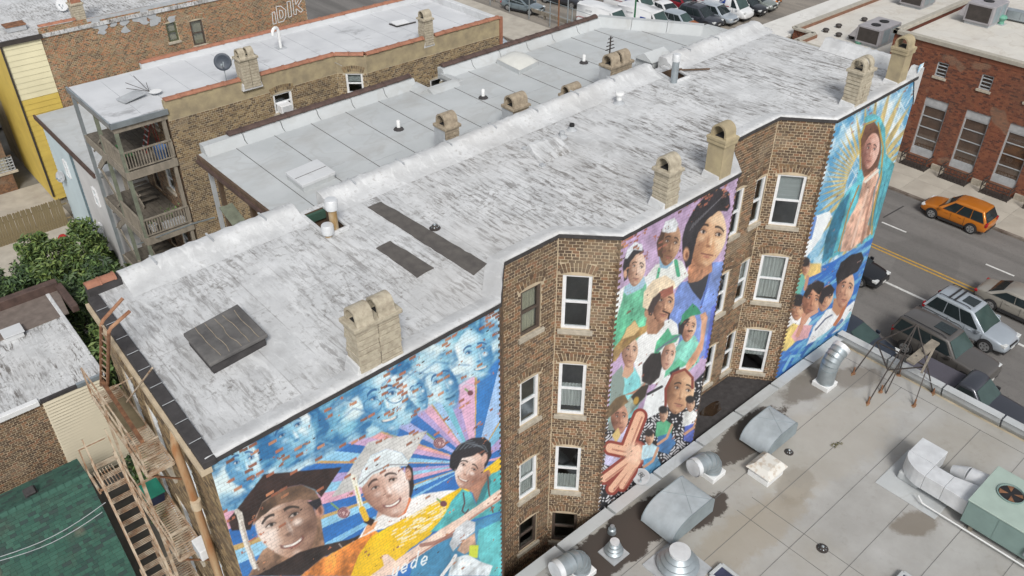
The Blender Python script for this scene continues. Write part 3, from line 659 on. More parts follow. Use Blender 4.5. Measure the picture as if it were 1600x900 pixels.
        if eyes:
            for q in (-.40, .40):
                E(q + t, -.17, .27, .15, D, .7, .9); E(q + t, -.13, .17, .06 - .022 * smile, (.84, .80, .77), .85, .5); E(q + t + .03, -.135, .075, .065 - .015 * smile, np.array(brow) * .8, .95, .4); s.put(np.clip((.022 - np.abs(v + .19 - .012 * smile - 1.6 * (u - q - t) ** 2)) / .02, 0, 1) * (np.abs(u - q - t) < .19) * m * .9, np.array(brow))
                s.put(np.clip((.05 - np.abs(v + .36 - 1.1 * (u - q - t) ** 2 - .05 * np.sign(q) * (u - q - t) / .24)) / .03, 0, 1) * (np.abs(u - q - t) < .24) * m * .85, brow)
        E(t + .10, .12, .10, .26, L, .8, .8); E(t - .08 * light, .10, .07, .26, D, .45, .8); E(t, .28, .19, .07, D, .7, .7)
        cur = .54 + smile * .05 - smile * .62 * (u - t) ** 2
        s.put(np.clip((.035 + .035 * smile - np.abs(v - cur)) / .03, 0, 1) * np.clip((.36 + .08 * smile - np.abs(u - t)) / .08, 0, 1) * m, np.array(lip) * .7)
        E(t, .62, .26, .06, lip, .7, .6)
        if smile > .4: s.put(np.clip((.04 - np.abs(v - cur + .01)) / .02, 0, 1) * np.clip((.36 - np.abs(u - t)) / .1, 0, 1) * m, (.93, .90, .86))
        E(t, .80, .22, .10, L, .5, .9); E(-.2 * light, .93, .5, .12, D, .5, .9)
    def bricks_off(s, prob, seed, cols=((.66, .36, .24), (.72, .45, .30), (.50, .28, .20)), dark=(.17, .10, .09)):
        row = np.floor(s.Z / .105); fr = s.Z / .105 - row; cc = s.X / .21 + (row % 2) * .5; col = np.floor(cc); fc = cc - col
        h = hsh(row, col, seed); k = hsh(row, col, seed + 3.3); inner = (fr > .10) & (fr < .90) & (fc > .04) & (fc < .96)
        edge = fbm(s.X * 14, s.Z * 16, seed, 2) - .5; off = inner & (h + edge * .12 < prob)
        cl = np.where((k < .5)[..., None], np.array(cols[0]), np.where((k < .8)[..., None], np.array(cols[1]), np.array(cols[2]))); s.put(off * .92, cl * (.85 + .3 * hsh(row, col, seed + 7))[..., None])
        s.put(((h > .975) & (fr > .55) & (fr < .85) & (fc > .2) & (fc < .55)) * .9, dark)
    def wash(s, c):   # sun-faded, chalky paint with grime
        g = c.mean(-1, keepdims=True); f = fbm(s.X * .7, s.Z * .9, s.seed + 51, 4)[..., None]; n = fbm(s.X * 16, s.Z * 22, s.seed + 61, 3)[..., None] - .5; k = .16 + .22 * np.clip(f - .4, 0, 1)
        return (c * (1 - k) + (g * .55 + .42) * k) * (1 + n * .10) + .015
    def build(s, name, parent, mat):
        nx, nz = s.nx, s.nz; org = ORG[parent.name]
        V = np.stack([s.X - org.x, np.full_like(s.X, s.Y - org.y), s.Z - org.z], -1).reshape(-1, 3)
        i = (np.arange(nz)[:, None] * (nx + 1) + np.arange(nx)[None]).reshape(-1); F = np.stack([i, i + 1, i + nx + 2, i + nx + 1], -1)
        me = bpy.data.meshes.new(name); me.vertices.add(len(V)); me.vertices.foreach_set('co', V.ravel()); me.loops.add(F.size); me.loops.foreach_set('vertex_index', F.ravel().astype(np.int32))
        me.polygons.add(len(F)); me.polygons.foreach_set('loop_start', np.arange(0, F.size, 4, dtype=np.int32)); me.update(calc_edges=True)
        a = me.color_attributes.new('paint', 'FLOAT_COLOR', 'POINT'); rgba = np.ones((len(V), 4)); rgba[:, :3] = np.clip(lin(np.clip(s.wash(s.c), 0, 1)).reshape(-1, 3) * .92, 0, .9); a.data.foreach_set('color', rgba.ravel())
        return link_mesh(name, me, mat, parent)
t = NT('mural_paint'); at = t.node('ShaderNodeAttribute'); at.attribute_name = 'paint'
bt = t.node('ShaderNodeTexBrick'); mp = t.node('ShaderNodeMapping'); mp.inputs['Rotation'].default_value = (math.pi / 2, 0, 0); t.l.new(t.tc.outputs['Object'], mp.inputs[0]); t.l.new(mp.outputs[0], bt.inputs['Vector'])
for k, v in (('Scale', 1), ('Brick Width', .21), ('Row Height', .105), ('Mortar Size', .011), ('Mortar Smooth', .4)): bt.inputs[k].default_value = v
inv = t.math('SUBTRACT', 1, bt.outputs['Fac']); t.bump(t.math('ADD', inv, t.math('MULTIPLY', t.noise(60, 3), .3)), .45, .012)
m_mural = t.fin(t.mix(t.math('MULTIPLY', bt.outputs['Fac'], .26), at.outputs['Color'], (.05, .05, .06)), .72)
mtop = lambda x: 15.26 + .0257 * (x - 3.25) - .085
SK_L = ((.97, .91, .88), (.86, .69, .61), (.55, .36, .29)); SK_M = ((.90, .74, .60), (.72, .52, .40), (.36, .22, .16)); SK_D = ((.96, .88, .83), (.74, .57, .47), (.36, .24, .19))
BL = ((.93, .97, .98), (.55, .80, .91), (.10, .40, .66))

# ---------------- first painting: graduates and a nurse under blue ghost faces
P = Paint(3.25, 10.97, 3.2, mtop, .021, 13.0, 1)
n = fbm(P.X * .9, P.Z * 1.1, 4, 5); n2 = fbm(P.X * 2.6 + n * 3, P.Z * 2.6, 14, 4)
base = np.array([.11, .40, .64]) + np.clip((n2 - .36) * 2.6, 0, 1)[..., None] * (np.array([.50, .79, .89]) - np.array([.11, .40, .64]))
base = base + np.clip((n - .50) * 5, 0, 1)[..., None] * (np.array([.84, .93, .95]) - base); P.c = base
# rays
cx, cy = 742, 724; ang = np.degrees(np.arctan2(P.y - cy, P.x - cx)) % 360
below = np.interp(P.x, [330, 370, 545, 640, 780], [800, 790, 692, 655, 560]) ; wob = (fbm(P.X * 2, P.Z * 2, 8) - .5) * 16
low = np.clip((P.y - below + wob) / 3, 0, 1)
rays = [(0, (.12, .40, .74)), (10, (.55, .75, .92)), (16, (.70, .58, .80)), (22, (.12, .40, .74)), (150, (.45, .72, .90)), (152, (.12, .42, .76)), (157, (.52, .78, .92)), (160, (.76, .62, .34)), (161.2, (.12, .40, .74)), (165, (.86, .62, .72)), (169, (.52, .78, .92)), (172.5, (.66, .58, .82)), (176, (.12, .40, .74)), (180, (.78, .62, .36)), (181, (.52, .78, .93)), (185, (.12, .40, .74)), (189, (.78, .62, .80)), (194, (.90, .62, .64)), (198, (.78, .62, .36)), (199.4, (.12, .40, .74)), (205, (.62, .66, .90)), (212, (.12, .40, .74)), (220, (.66, .58, .82)), (226, (.88, .64, .76)), (233, (.76, .62, .34)), (234.5, (.58, .76, .94)), (241, (.42, .76, .86)), (248, (.66, .58, .82)), (256, (.88, .66, .80)), (270, (.76, .62, .34)), (271.5, (.14, .45, .78)), (284, (.60, .76, .95)), (300, (.76, .62, .34)), (302, (.42, .72, .88)), (315, (.66, .58, .82)), (330, (.12, .40, .74)), (345, (.85, .62, .72)), (352, (.12, .40, .74)), (360, (0, 0, 0))]
rc_ = np.zeros_like(P.c)
for (a0, c0), (a1, _) in zip(rays, rays[1:]): rc_[(ang >= a0) & (ang < a1)] = c0
P.put(low, rc_ * (1 + (fbm(P.X * 5, P.Z * 5, 3)[..., None] - .5) * .25))
band = np.clip(1 - np.abs(P.y - below + 6) / 12, 0, 1) * np.clip(n2 * 2.4 - .5, 0, 1); P.put(band * .8, (.78, .92, .96))
for f in ((600, 626, 74, 112, -16, 0, .5), (690, 600, 50, 92, -26, .5, .3), (743, 554, 60, 84, -16, .25, .5), (380, 726, 60, 92, -18, .3, .2), (458, 676, 76, 92, -34, -.2, .3), (652, 612, 34, 60, -24, .3, .2)):
    P.face(f[0], f[1], f[2], f[3], f[4], BL, 1 if f[0] < 650 else -1, f[5], f[6], brow=(.06, .30, .55), lip=(.15, .48, .72), soft=.14)
for ex, ey in ((582, 634), (616, 618)): P.line([(ex + 14 * math.cos(g), ey + 12 * math.sin(g)) for g in [i * 6.283 / 14 for i in range(15)]], 1.8, (.12, .42, .66), .7)
for q in range(26):
    x0 = 340 + 430 * hsh(q, 1, 2); y0 = np.interp(x0, [340, 780], [722, 490]) + 10 + 80 * hsh(q, 5, 3); P.line([(x0, y0), (x0 + 24, y0 - 12 - 10 * hsh(q, 2, 2)), (x0 + 44, y0 - 16)], 3, (.70, .89, .95) if q % 2 else (.05, .30, .58), .28)
# graduate with dark cap
P.poly([(388, 900), (410, 860), (500, 800), (507, 850), (512, 900)], (.60, .44, .33), tex=.5)
P.face(448, 818, 100, 118, -24, SK_D, -1, -.28, .9, brow=(.10, .08, .07))
P.poly([(392, 812), (398, 790), (428, 778), (442, 788), (410, 800), (396, 822)], (.66, .52, .44), tex=.3)
P.ell(499, 797, 9, 15, -10, (.76, .52, .42), .4); P.ell(500, 797, 4, 9, -10, (.42, .24, .18), .6)
P.poly([(356, 813), (413, 741), (534, 730), (502, 777), (492, 765), (470, 757), (440, 764), (410, 785), (397, 812), (391, 828), (362, 829)], (.15, .10, .09), tex=.5)
P.poly([(410, 786), (440, 764), (470, 757), (492, 766), (503, 784), (470, 780), (430, 790), (398, 816)], (.38, .28, .21), tex=.5)
P.poly([(480, 785), (500, 778), (503, 788), (494, 797)], (.10, .10, .13))
P.poly([(400, 900), (470, 862), (512, 850), (545, 843), (585, 826), (575, 842), (505, 870), (470, 900)], (.14, .10, .09), tex=.5)
P.line([(530, 850), (540, 862), (552, 846), (566, 848), (575, 832)], 2, (.62, .56, .52))
P.line([(374, 803), (382, 840), (398, 885)], 9, (.90, .88, .84)); P.line([(378, 815), (388, 850), (404, 890)], 3, (.68, .62, .57)); P.line([(370, 799), (376, 808)], 8, (.78, .76, .72))
# orange and yellow sash
P.poly([(470, 900), (505, 872), (585, 828), (600, 838), (570, 900)], (.97, .52, .16), tex=.5)
P.poly([(548, 900), (560, 868), (580, 838), (715, 764), (745, 744), (784, 712), (784, 732), (740, 762), (700, 800), (672, 836), (640, 858), (600, 900)], (.97, .76, .03), tex=.12)
for q in range(90):
    a, b = hsh(q, 3, 4), hsh(q, 8, 1); x0 = 612 + 78 * a; y0 = 838 - 55 * a + 40 * (b - .35); P.line([(x0, y0), (x0 + 5 + 5 * b, y0 - 3 - 2 * b)], 2, (.97, .93, .80), .8)
# graduate with white cap
P.poly([(590, 800), (640, 768), (642, 790), (628, 812), (600, 826), (584, 820)], SK_L[1], tex=.2)
P.poly([(636, 782), (660, 772), (700, 766), (712, 766), (640, 806), (600, 826), (585, 830), (560, 842), (572, 822), (584, 812)], (.95, .94, .93), tex=.1)
P.line([(640, 780), (632, 800), (622, 806)], 5, (.92, .46, .25)); P.poly([(574, 820), (590, 814), (584, 826), (566, 838)], (.93, .62, .40))
P.poly([(634, 722), (645, 732), (647, 760), (642, 778), (634, 772)], (.13, .09, .09)); P.poly([(572, 806), (586, 812), (580, 822), (568, 816)], (.15, .10, .08))
P.face(603, 762, 76, 100, -24, SK_L, 1, -.05, 1.0, brow=(.20, .13, .12), lip=(.66, .36, .34))
P.ell(638, 741, 6, 12, -8, (.84, .62, .54), .4)
P.poly([(518, 777), (575, 691), (590, 687), (625, 682), (668, 673), (638, 721), (628, 708), (605, 701), (580, 712), (566, 735), (558, 760), (552, 766)], (.80, .80, .79), tex=.14)
P.poly([(558, 760), (566, 735), (580, 712), (605, 701), (628, 708), (638, 722), (636, 728), (610, 730), (582, 742), (566, 762)], (.88, .93, .95), tex=.1); P.line([(562, 756), (582, 738), (610, 726), (636, 726)], 2, (.55, .56, .58))
P.line([(552, 745), (560, 775), (566, 800)], 8, (.94, .93, .86)); P.line([(566, 796), (572, 810)], 10, (.93, .72, .12)); P.line([(556, 760), (564, 790)], 2, (.86, .80, .40))
# nurse
P.poly([(712, 738), (702, 730), (704, 712), (716, 696), (738, 684), (757, 683), (767, 692), (768, 712), (760, 728), (750, 738)], (.10, .10, .12), tex=.4)
for q in range(7): P.line([(712 + q * 7, 704 - q * 1.5), (722 + q * 6, 692 + q), (738 + q * 4, 688 + 3 * q)], 1.5, (.42, .47, .52), .7)
P.poly([(722, 760), (748, 742), (764, 734), (770, 748), (752, 772), (744, 786), (738, 770)], (.62, .42, .33), tex=.3)
P.face(733, 735, 46, 62, 24, SK_L, -1, -.5, .8, lip=(.62, .36, .30))
P.poly([(708, 722), (716, 704), (740, 700), (752, 704), (740, 712), (722, 716), (712, 736)], (.11, .10, .12)); P.ell(757, 716, 5.5, 11, 15, (.86, .66, .58), .4)
P.poly([(784, 734), (768, 740), (756, 760), (744, 788), (736, 770), (722, 764), (706, 782), (694, 806), (672, 832), (696, 826), (740, 812), (784, 798)], (.24, .68, .70), tex=.3)
P.poly([(744, 788), (752, 766), (764, 744), (768, 752), (756, 780)], (.13, .46, .50)); P.line([(724, 770), (726, 786), (722, 798), (727, 803), (732, 796)], 2.5, (.28, .25, .28)); P.line([(762, 742), (764, 770), (770, 800)], 2.5, (.36, .24, .22))
P.poly([(784, 800), (740, 815), (690, 838), (650, 868), (640, 900), (784, 900)], (.20, .50, .68), tex=.25)
P.poly([(784, 812), (748, 828), (744, 860), (760, 900), (784, 900)], (.30, .72, .74), tex=.25)
P.poly([(784, 762), (784, 780), (742, 808), (712, 830), (690, 846), (650, 872), (615, 898), (570, 906), (600, 884), (596, 868), (606, 866), (618, 876), (652, 852), (690, 826), (720, 808), (752, 786)], (.93, .80, .72), tex=.16)
P.line([(784, 778), (742, 806), (690, 844), (640, 876)], 2.5, (.66, .42, .35), .8); P.line([(658, 852), (680, 848), (706, 836)], 6, (.58, .36, .30), .8)
P.poly([(702, 850), (712, 826), (730, 812), (743, 816), (742, 830), (722, 846), (708, 862)], (.76, .78, .80), tex=.25); P.poly([(722, 846), (742, 832), (744, 854), (726, 866), (714, 860)], (.72, .56, .46), tex=.5)
P.poly([(734, 852), (748, 852), (746, 872), (732, 870)], (.80, .86, .16)); P.poly([(700, 900), (708, 872), (730, 866), (752, 878), (770, 884), (764, 900)], (.80, .84, .86), tex=.35); P.line([(690, 900), (705, 880), (712, 868)], 5, (.86, .86, .86))
# roses and lettering
for x0, y0, r in ((537, 801, 12), (687, 692, 12), (693, 787, 6), (735, 614, 5)):
    P.line([(x0 - r * 1.6, y0 - r * 1.2), (x0 - r * .5, y0 - r * .3)], 3, (.45, .62, .32)); P.ell(x0, y0, r, r * .85, -30, (.82, .66, .66) if r > 8 else (.45, .30, .36), .3)
    for k in range(3): P.line([(x0 + r * (.75 - .22 * k) * math.cos(g), y0 + r * (.65 - .2 * k) * math.sin(g)) for g in [k + 5.2 * i / 9 for i in range(10)]], 1.6, (.42, .20, .24))
def glyph(x, y, ch, s=1.0):
    U_, V_ = np.array([.90, -.40]) * 12 * s, np.array([.22, -.97]) * 15 * s
    G = {'e': [(.08, .42), (.86, .42), (.8, .75), (.45, .95), (.12, .7), (.1, .3), (.4, .0), (.85, .12)], 'd': [(.82, .25), (.45, 0), (.12, .25), (.12, .65), (.45, .92), (.82, .68), (.82, 1.7), (.82, 0)], 'u': [(.1, .95), (.1, .3), (.35, 0), (.7, .15), (.8, .95), (.8, 0)]}[ch]
    P.line([tuple(np.array([x, y]) + a * U_ + b * V_) for a, b in G], 2.3, (.90, .93, .94))
for ch, x, y in (('u', 611, 903), ('e', 625, 897), ('d', 640, 890), ('e', 656, 885)): glyph(x, y, ch)
tp = mtop(P.X) - P.Z
P.bricks_off(.10 * np.clip(1.25 - tp / 3.2, 0, 1) * (fbm(P.X * .8, P.Z * .9, 21) * 2.6 - .35).clip(0, 2) + .55 * np.clip(1 - tp / 1.3, 0, 1) * (fbm(P.X * 1.1, P.Z, 33) - .55).clip(0, 1) * 4 + .006, 5)
mural1 = P.build('mural_graduates', bm_main, m_mural); mural1['label'] = 'blue mural of graduates in caps and a nurse with sun rays'

# ---------------- second painting: working people on a lilac and black ground
P = Paint(15.45, 20.75, 3.6, mtop, .022, 13.0, 2)
P.c = P.tex((.72, .60, .76), .22)
sp = np.clip(np.sin(P.x * .55 + 3 * np.sin(P.y * .33)) * np.sin(P.y * .6 + 3 * np.sin(P.x * .31)) * 5 - 1.0, 0, 1)
dk = np.clip((P.y - np.interp(P.x, [930, 1000, 1060, 1120], [640, 640, 620, 560])) / 3, 0, 1); P.put(dk, np.array([.07, .07, .09]) + sp[..., None] * .75)
P.poly([(1131, 408), (1112, 410), (1090, 436), (1062, 442), (1046, 480), (1040, 525), (1080, 560), (1112, 560), (1122, 505)], (.42, .54, .84), tex=.3); P.poly([(1100, 560), (1118, 560), (1126, 470), (1112, 480)], (.30, .38, .80), tex=.3)
P.poly([(1074, 440), (1112, 418), (1104, 446), (1095, 470), (1082, 455)], (.16, .17, .20)); P.line([(1113, 412), (1104, 450), (1096, 476)], 3, (.28, .40, .74))
P.poly([(1074, 428), (1078, 400), (1112, 402), (1113, 424), (1090, 440), (1076, 442)], (.70, .46, .32), tex=.4)
P.face(1104, 370, 62, 100, 10, ((.96, .84, .68), (.84, .62, .44), (.48, .28, .18)), 1, .62, 0, lip=(.66, .36, .30))
P.poly([(1066, 396), (1066, 372), (1072, 350), (1088, 322), (1106, 302), (1122, 293), (1139, 300), (1141, 322), (1136, 330), (1122, 330), (1106, 342), (1090, 366), (1084, 392), (1080, 412), (1072, 420)], (.13, .12, .14), tex=.5)
for q in range(14): P.line([(1078 + q * 4, 360 - q * 4.2), (1084 + q * 4, 348 - q * 3.6)], 1.4, (.45, .45, .48), .6)
P.ell(1072, 397, 6, 13, 5, (.82, .58, .42), .4); P.ell(1073, 399, 3, 7, 5, (.45, .26, .18), .6)
# two kitchen workers
P.poly([(1003, 440), (1024, 414), (1052, 404), (1066, 408), (1076, 430), (1054, 452), (1010, 470)], (.88, .90, .88), tex=.12); P.line([(1056, 408), (1060, 430)], 6, (.25, .66, .48)); P.line([(1030, 420), (1026, 440)], 4, (.30, .70, .52))
P.poly([(1031, 418), (1030, 398), (1048, 400), (1052, 410), (1042, 420)], (.48, .66, .78)); P.face(1046, 382, 34, 68, 12, ((.80, .62, .48), (.58, .40, .28), (.30, .18, .12)), 1, .45, 0)
P.poly([(1028, 400), (1026, 380), (1034, 360), (1040, 356), (1036, 380), (1036, 404)], (.30, .20, .14), tex=.5); P.poly([(1034, 362), (1040, 346), (1054, 340), (1060, 350), (1056, 362), (1044, 364)], (.86, .88, .90), tex=.3)
P.poly([(957, 520), (964, 470), (976, 448), (1000, 436), (1014, 444), (1024, 462), (1010, 520), (980, 545), (958, 550)], (.36, .76, .58), tex=.35)
P.poly([(972, 454), (984, 442), (1004, 432), (1012, 436), (1004, 450), (980, 462)], (.60, .76, .86)); P.poly([(962, 460), (976, 446), (972, 470), (962, 500)], (.92, .94, .94)); P.poly([(1006, 432), (1022, 430), (1030, 450), (1012, 470), (1010, 446)], (.90, .92, .92))
P.face(994, 420, 30, 56, 8, ((.95, .83, .74), (.82, .62, .50), (.46, .30, .22)), 1, .45, 0); P.poly([(975, 440), (973, 416), (978, 396), (988, 384), (1000, 380), (1006, 392), (994, 398), (984, 410), (980, 436)], (.14, .13, .15), tex=.4)
P.poly([(976, 404), (980, 390), (992, 378), (1004, 382), (1004, 392), (990, 390), (980, 404)], (.85, .87, .90)); P.ell(977, 428, 3.5, 8, 0, (.82, .60, .46), .4)
# builder in pale cap
P.poly([(984, 545), (1004, 520), (1020, 508), (1048, 498), (1058, 506), (1062, 530), (1040, 600), (1000, 600)], (.90, .91, .91), tex=.1); P.poly([(1008, 512), (1012, 490), (1036, 488), (1038, 508), (1026, 522), (1012, 522)], (.66, .46, .34), tex=.3)
P.face(1036, 474, 36, 62, 10, ((.90, .70, .54), (.70, .48, .36), (.34, .20, .14)), 1, .6, 0); P.poly([(1008, 490), (1008, 470), (1022, 450), (1040, 440), (1052, 446), (1050, 454), (1034, 462), (1024, 478), (1018, 494)], (.22, .17, .16))
P.poly([(1004, 480), (1006, 456), (1020, 438), (1040, 430), (1054, 440), (1056, 450), (1036, 452), (1020, 466), (1012, 484)], (.93, .84, .70), tex=.2); P.poly([(1030, 456), (1052, 446), (1052, 458), (1036, 466)], (.60, .32, .25)); P.ell(1010, 490, 4, 8, 0, (.72, .50, .38), .4); P.line([(1036, 486), (1046, 490), (1044, 498)], 2.5, (.15, .10, .10))
# farm worker with straw hat
P.poly([(950, 660), (954, 600), (968, 580), (990, 572), (1000, 590), (1004, 620), (990, 650), (960, 668)], (.46, .80, .82), tex=.25); P.poly([(952, 640), (956, 588), (972, 570), (976, 600), (970, 640)], (.50, .58, .55)); P.poly([(986, 620), (1004, 598), (1012, 598), (1008, 622), (990, 640), (962, 672), (950, 672), (952, 652)], (.56, .62, .58), tex=.3)
P.poly([(972, 588), (978, 560), (990, 560), (990, 580), (980, 592)], (.82, .62, .50)); P.face(984, 550, 26, 50, 6, ((.90, .74, .62), (.72, .52, .42), (.40, .25, .18)), 1, .5, 0)
P.poly([(956, 566), (958, 546), (972, 528), (980, 512), (992, 500), (998, 512), (1012, 508), (1010, 518), (990, 532), (974, 546), (962, 564)], (.62, .48, .26), tex=.4); P.poly([(972, 530), (980, 512), (992, 502), (1000, 514), (990, 524)], (.86, .72, .48))
P.poly([(975, 618), (1000, 606), (1012, 592), (1008, 602), (1000, 614)], (.72, .48, .38))
# pair with green hat and green cap
P.poly([(1052, 590), (1050, 552), (1064, 532), (1086, 524), (1094, 540), (1092, 565), (1070, 586)], (.46, .80, .72), tex=.25); P.poly([(1036, 596), (1040, 580), (1060, 560), (1076, 570), (1070, 592), (1046, 606)], (.32, .74, .56), tex=.25)
P.poly([(1086, 548), (1094, 532), (1096, 502), (1094, 492), (1102, 487), (1106, 496), (1102, 520), (1098, 546), (1086, 568), (1068, 586), (1070, 572)], (.84, .60, .46), tex=.25)
P.face(1076, 512, 24, 46, 12, ((.93, .76, .62), (.78, .54, .42), (.42, .26, .18)), 1, .5, 0); P.line([(1075, 517), (1082, 517)], 2, (.12, .09, .08)); P.poly([(1060, 522), (1060, 506), (1070, 496), (1078, 498), (1070, 508), (1066, 524)], (.15, .13, .14)); P.poly([(1062, 508), (1066, 492), (1082, 474), (1090, 480), (1096, 490), (1080, 494), (1070, 500)], (.18, .56, .40), tex=.25)
P.poly([(1003, 596), (1004, 570), (1018, 552), (1032, 550), (1036, 566), (1030, 590), (1016, 602)], (.17, .15, .15), tex=.4); P.face(1044, 556, 22, 46, 14, ((.94, .80, .70), (.78, .58, .48), (.46, .30, .24)), 1, .4, 0); P.poly([(1022, 552), (1026, 534), (1044, 512), (1050, 524), (1064, 522), (1056, 534), (1038, 540), (1028, 552)], (.28, .68, .50), tex=.3); P.line([(1026, 548), (1042, 536), (1062, 524)], 3, (.35, .45, .50))
# pale machine and dark fittings
P.poly([(998, 660), (1010, 620), (1040, 588), (1072, 570), (1070, 590), (1040, 640), (1020, 650)], (.88, .90, .91), tex=.1); P.line([(1012, 616), (1034, 604)], 4, (.15, .15, .16)); P.poly([(1046, 582), (1062, 572), (1062, 580), (1048, 588)], (.15, .15, .16)); P.poly([(986, 620), (1002, 604), (1014, 600), (1008, 620), (994, 634)], (.20, .17, .14)); P.ell(994, 626, 5, 8, 20, (.72, .56, .20), .4)
# large head with red outline
P.face(1062, 612, 46, 72, 14, ((.94, .76, .58), (.76, .54, .38), (.42, .26, .17)), 1, .5, 0); P.line([(1040, 636), (1040, 608), (1052, 584), (1070, 577), (1082, 590), (1082, 606)], 4, (.52, .20, .15))
# man with brown hat
P.poly([(944, 726), (950, 690), (966, 672), (982, 666), (990, 676), (984, 700), (960, 730)], (.74, .72, .86), tex=.25); P.face(968, 654, 28, 50, 0, ((.88, .66, .54), (.68, .44, .34), (.38, .22, .16)), 1, .4, 0); P.poly([(946, 656), (948, 640), (962, 622), (976, 616), (982, 628), (966, 640), (952, 652)], (.40, .31, .20), tex=.5); P.poly([(956, 680), (966, 668), (970, 680), (962, 692)], (.85, .72, .42))
# open hand outlined in red
for pts, w in (([(978, 706), (1000, 650)], 19), ([(982, 706), (954, 700)], 19), ([(986, 716), (944, 748)], 15), ([(990, 722), (956, 764)], 15), ([(996, 722), (972, 760)], 13)):
    P.line(pts, w + 5, (.55, .18, .13))
P.ell(992, 708, 22, 22, 0, (.55, .18, .13), .1)
for pts, w in (([(978, 706), (1000, 650)], 15), ([(982, 706), (954, 700)], 15), ([(986, 716), (944, 748)], 11), ([(990, 722), (956, 764)], 11), ([(996, 722), (972, 760)], 9)):
    P.line(pts, w, (.93, .70, .56)); P.line([(lerp(pts[0][0], pts[1][0], .2) + 3, lerp(pts[0][1], pts[1][1], .2) + 2), (pts[1][0] + 3, pts[1][1] + 2)], 2.5, (.74, .46, .36))
P.ell(992, 708, 19, 20, 0, (.94, .74, .62), .4, tex=.2)
# seated youths
for hx, hy, top_, leg in ((1036, 648, (.30, .68, .48), (.20, .42, .66)), (1078, 632, (.90, .91, .90), (.28, .36, .72)), (1014, 684, (.74, .88, .93), (.30, .60, .80))):
    P.poly([(hx - 12, hy + 34), (hx - 10, hy + 12), (hx + 4, hy + 8), (hx + 16, hy + 16), (hx + 10, hy + 40)], top_, tex=.25); P.poly([(hx - 8, hy + 34), (hx + 12, hy + 28), (hx + 20, hy + 44), (hx + 8, hy + 62), (hx - 10, hy + 56)], leg, tex=.3)
    P.line([(hx + 14, hy + 16), (hx + 6, hy + 36), (hx - 8, hy + 46)], 4, (.80, .58, .45)); P.face(hx + 1, hy, 14, 24, 5, SK_M, 1, .2, 0, neck=False); P.ell(hx, hy - 8, 8, 7, 0, (.12, .10, .10), .3)
tp = mtop(P.X) - P.Z
P.bricks_off(.75 * np.clip(1 - tp / 1.4, 0, 1) * (fbm(P.X * 1.1, P.Z * 1.3, 6) - .42).clip(0, 1) * 4 + .004, 9, cols=((.62, .34, .26), (.70, .45, .32), (.45, .27, .22)))
mural2 = P.build('mural_workers', bm_main, m_mural); mural2['label'] = 'lilac topped mural of working people, hats and an open hand'

# ---------------- third painting: plain robed figure in a gold sunburst above a family
P = Paint(26.2, 31.98, 3.6, lambda x: np.where(x > 31.62, mtop(x) + .55, mtop(x)), .026, 13.0, 3)
n = fbm(P.X * .9, P.Z * .8, 4, 5); n2 = fbm(P.X * 3 + n * 4, P.Z * 2.6, 9, 4)
base = np.array([.24, .58, .80]) + np.clip((n2 - .42) * 3, 0, 1)[..., None] * (np.array([.70, .87, .94]) - np.array([.24, .58, .80])); base = base + np.clip((n - .55) * 5, 0, 1)[..., None] * (np.array([.90, .95, .97]) - base); P.c = base
for q in range(60):
    x0, y0 = 1290 + 150 * hsh(q, 1, 7), 120 + 190 * hsh(q, 2, 5); s_ = 1 if q % 2 else -1; L_ = 6 + 14 * hsh(q, 3, 3); P.line([(x0 - L_ * .6, y0 - s_ * L_), (x0 + L_ * .6, y0 + s_ * L_)], 1.8, (.90, .95, .97), .6)
cx, cy = 1352, 280; a = np.arctan2(P.y - cy, (P.x - cx)); rr = np.hypot((P.x - cx + (P.y - cy) * .30) / 62, (P.y - cy) / 138); spk = np.abs(((a / (2 * math.pi) * 46) % 1) - .5) * 2
P.put(np.clip((.80 * (1.10 - rr) / .5 - spk) * 4, 0, 1) * (rr > .45) * .92, P.tex((.76, .64, .32), .3)); P.put(np.clip((1.2 - rr) * 2, 0, 1) * .12, (.90, .90, .80))
mant = [(1352, 182), (1366, 178), (1376, 184), (1383, 200), (1384, 240), (1397, 256), (1402, 266), (1392, 300), (1376, 362), (1366, 372), (1300, 402), (1284, 412), (1288, 380), (1304, 330), (1322, 300), (1338, 284), (1342, 262), (1344, 216)]
P.poly(mant, (.28, .66, .72), tex=.35); P.poly([(1300, 400), (1284, 412), (1290, 372), (1306, 328), (1330, 296), (1318, 340)], (.13, .42, .55), tex=.3)
P.poly([(1346, 262), (1344, 222), (1352, 196), (1366, 190), (1376, 204), (1377, 240), (1370, 268), (1352, 286)], (.40, .24, .17), tex=.4); P.face(1361, 236, 25, 58, 12, ((.93, .76, .70), (.82, .58, .50), (.48, .28, .24)), 1, -.1, 0)
P.poly([(1350, 278), (1370, 262), (1376, 282), (1366, 320), (1356, 350), (1362, 364), (1328, 392), (1312, 394), (1322, 352), (1340, 316)], (.84, .64, .54), tex=.4); P.line([(1366, 292), (1354, 336), (1346, 380)], 3, (.62, .40, .32), .7); P.line([(1356, 296), (1344, 338), (1330, 386)], 3, (.94, .80, .72), .7); P.line([(1372, 300), (1362, 340), (1356, 366)], 4, (.55, .36, .22), .8); P.line([(1352, 284), (1372, 266)], 4, (.92, .88, .82))
P.line([(1344, 264), (1344, 218), (1352, 194), (1368, 188)], 2.6, (.72, .58, .22)); P.line([(1372, 192), (1380, 230), (1376, 282), (1364, 330), (1362, 366)], 2.6, (.72, .58, .22)); P.line([(1342, 290), (1326, 330), (1310, 392)], 2.2, (.66, .50, .24))
for k in range(4): P.line([(1378 + 4 * k, 262 + 6 * k), (1366 + 5 * k, 300 + 6 * k), (1360 + 3 * k, 352)], 1.8, (.14, .46, .58), .6)
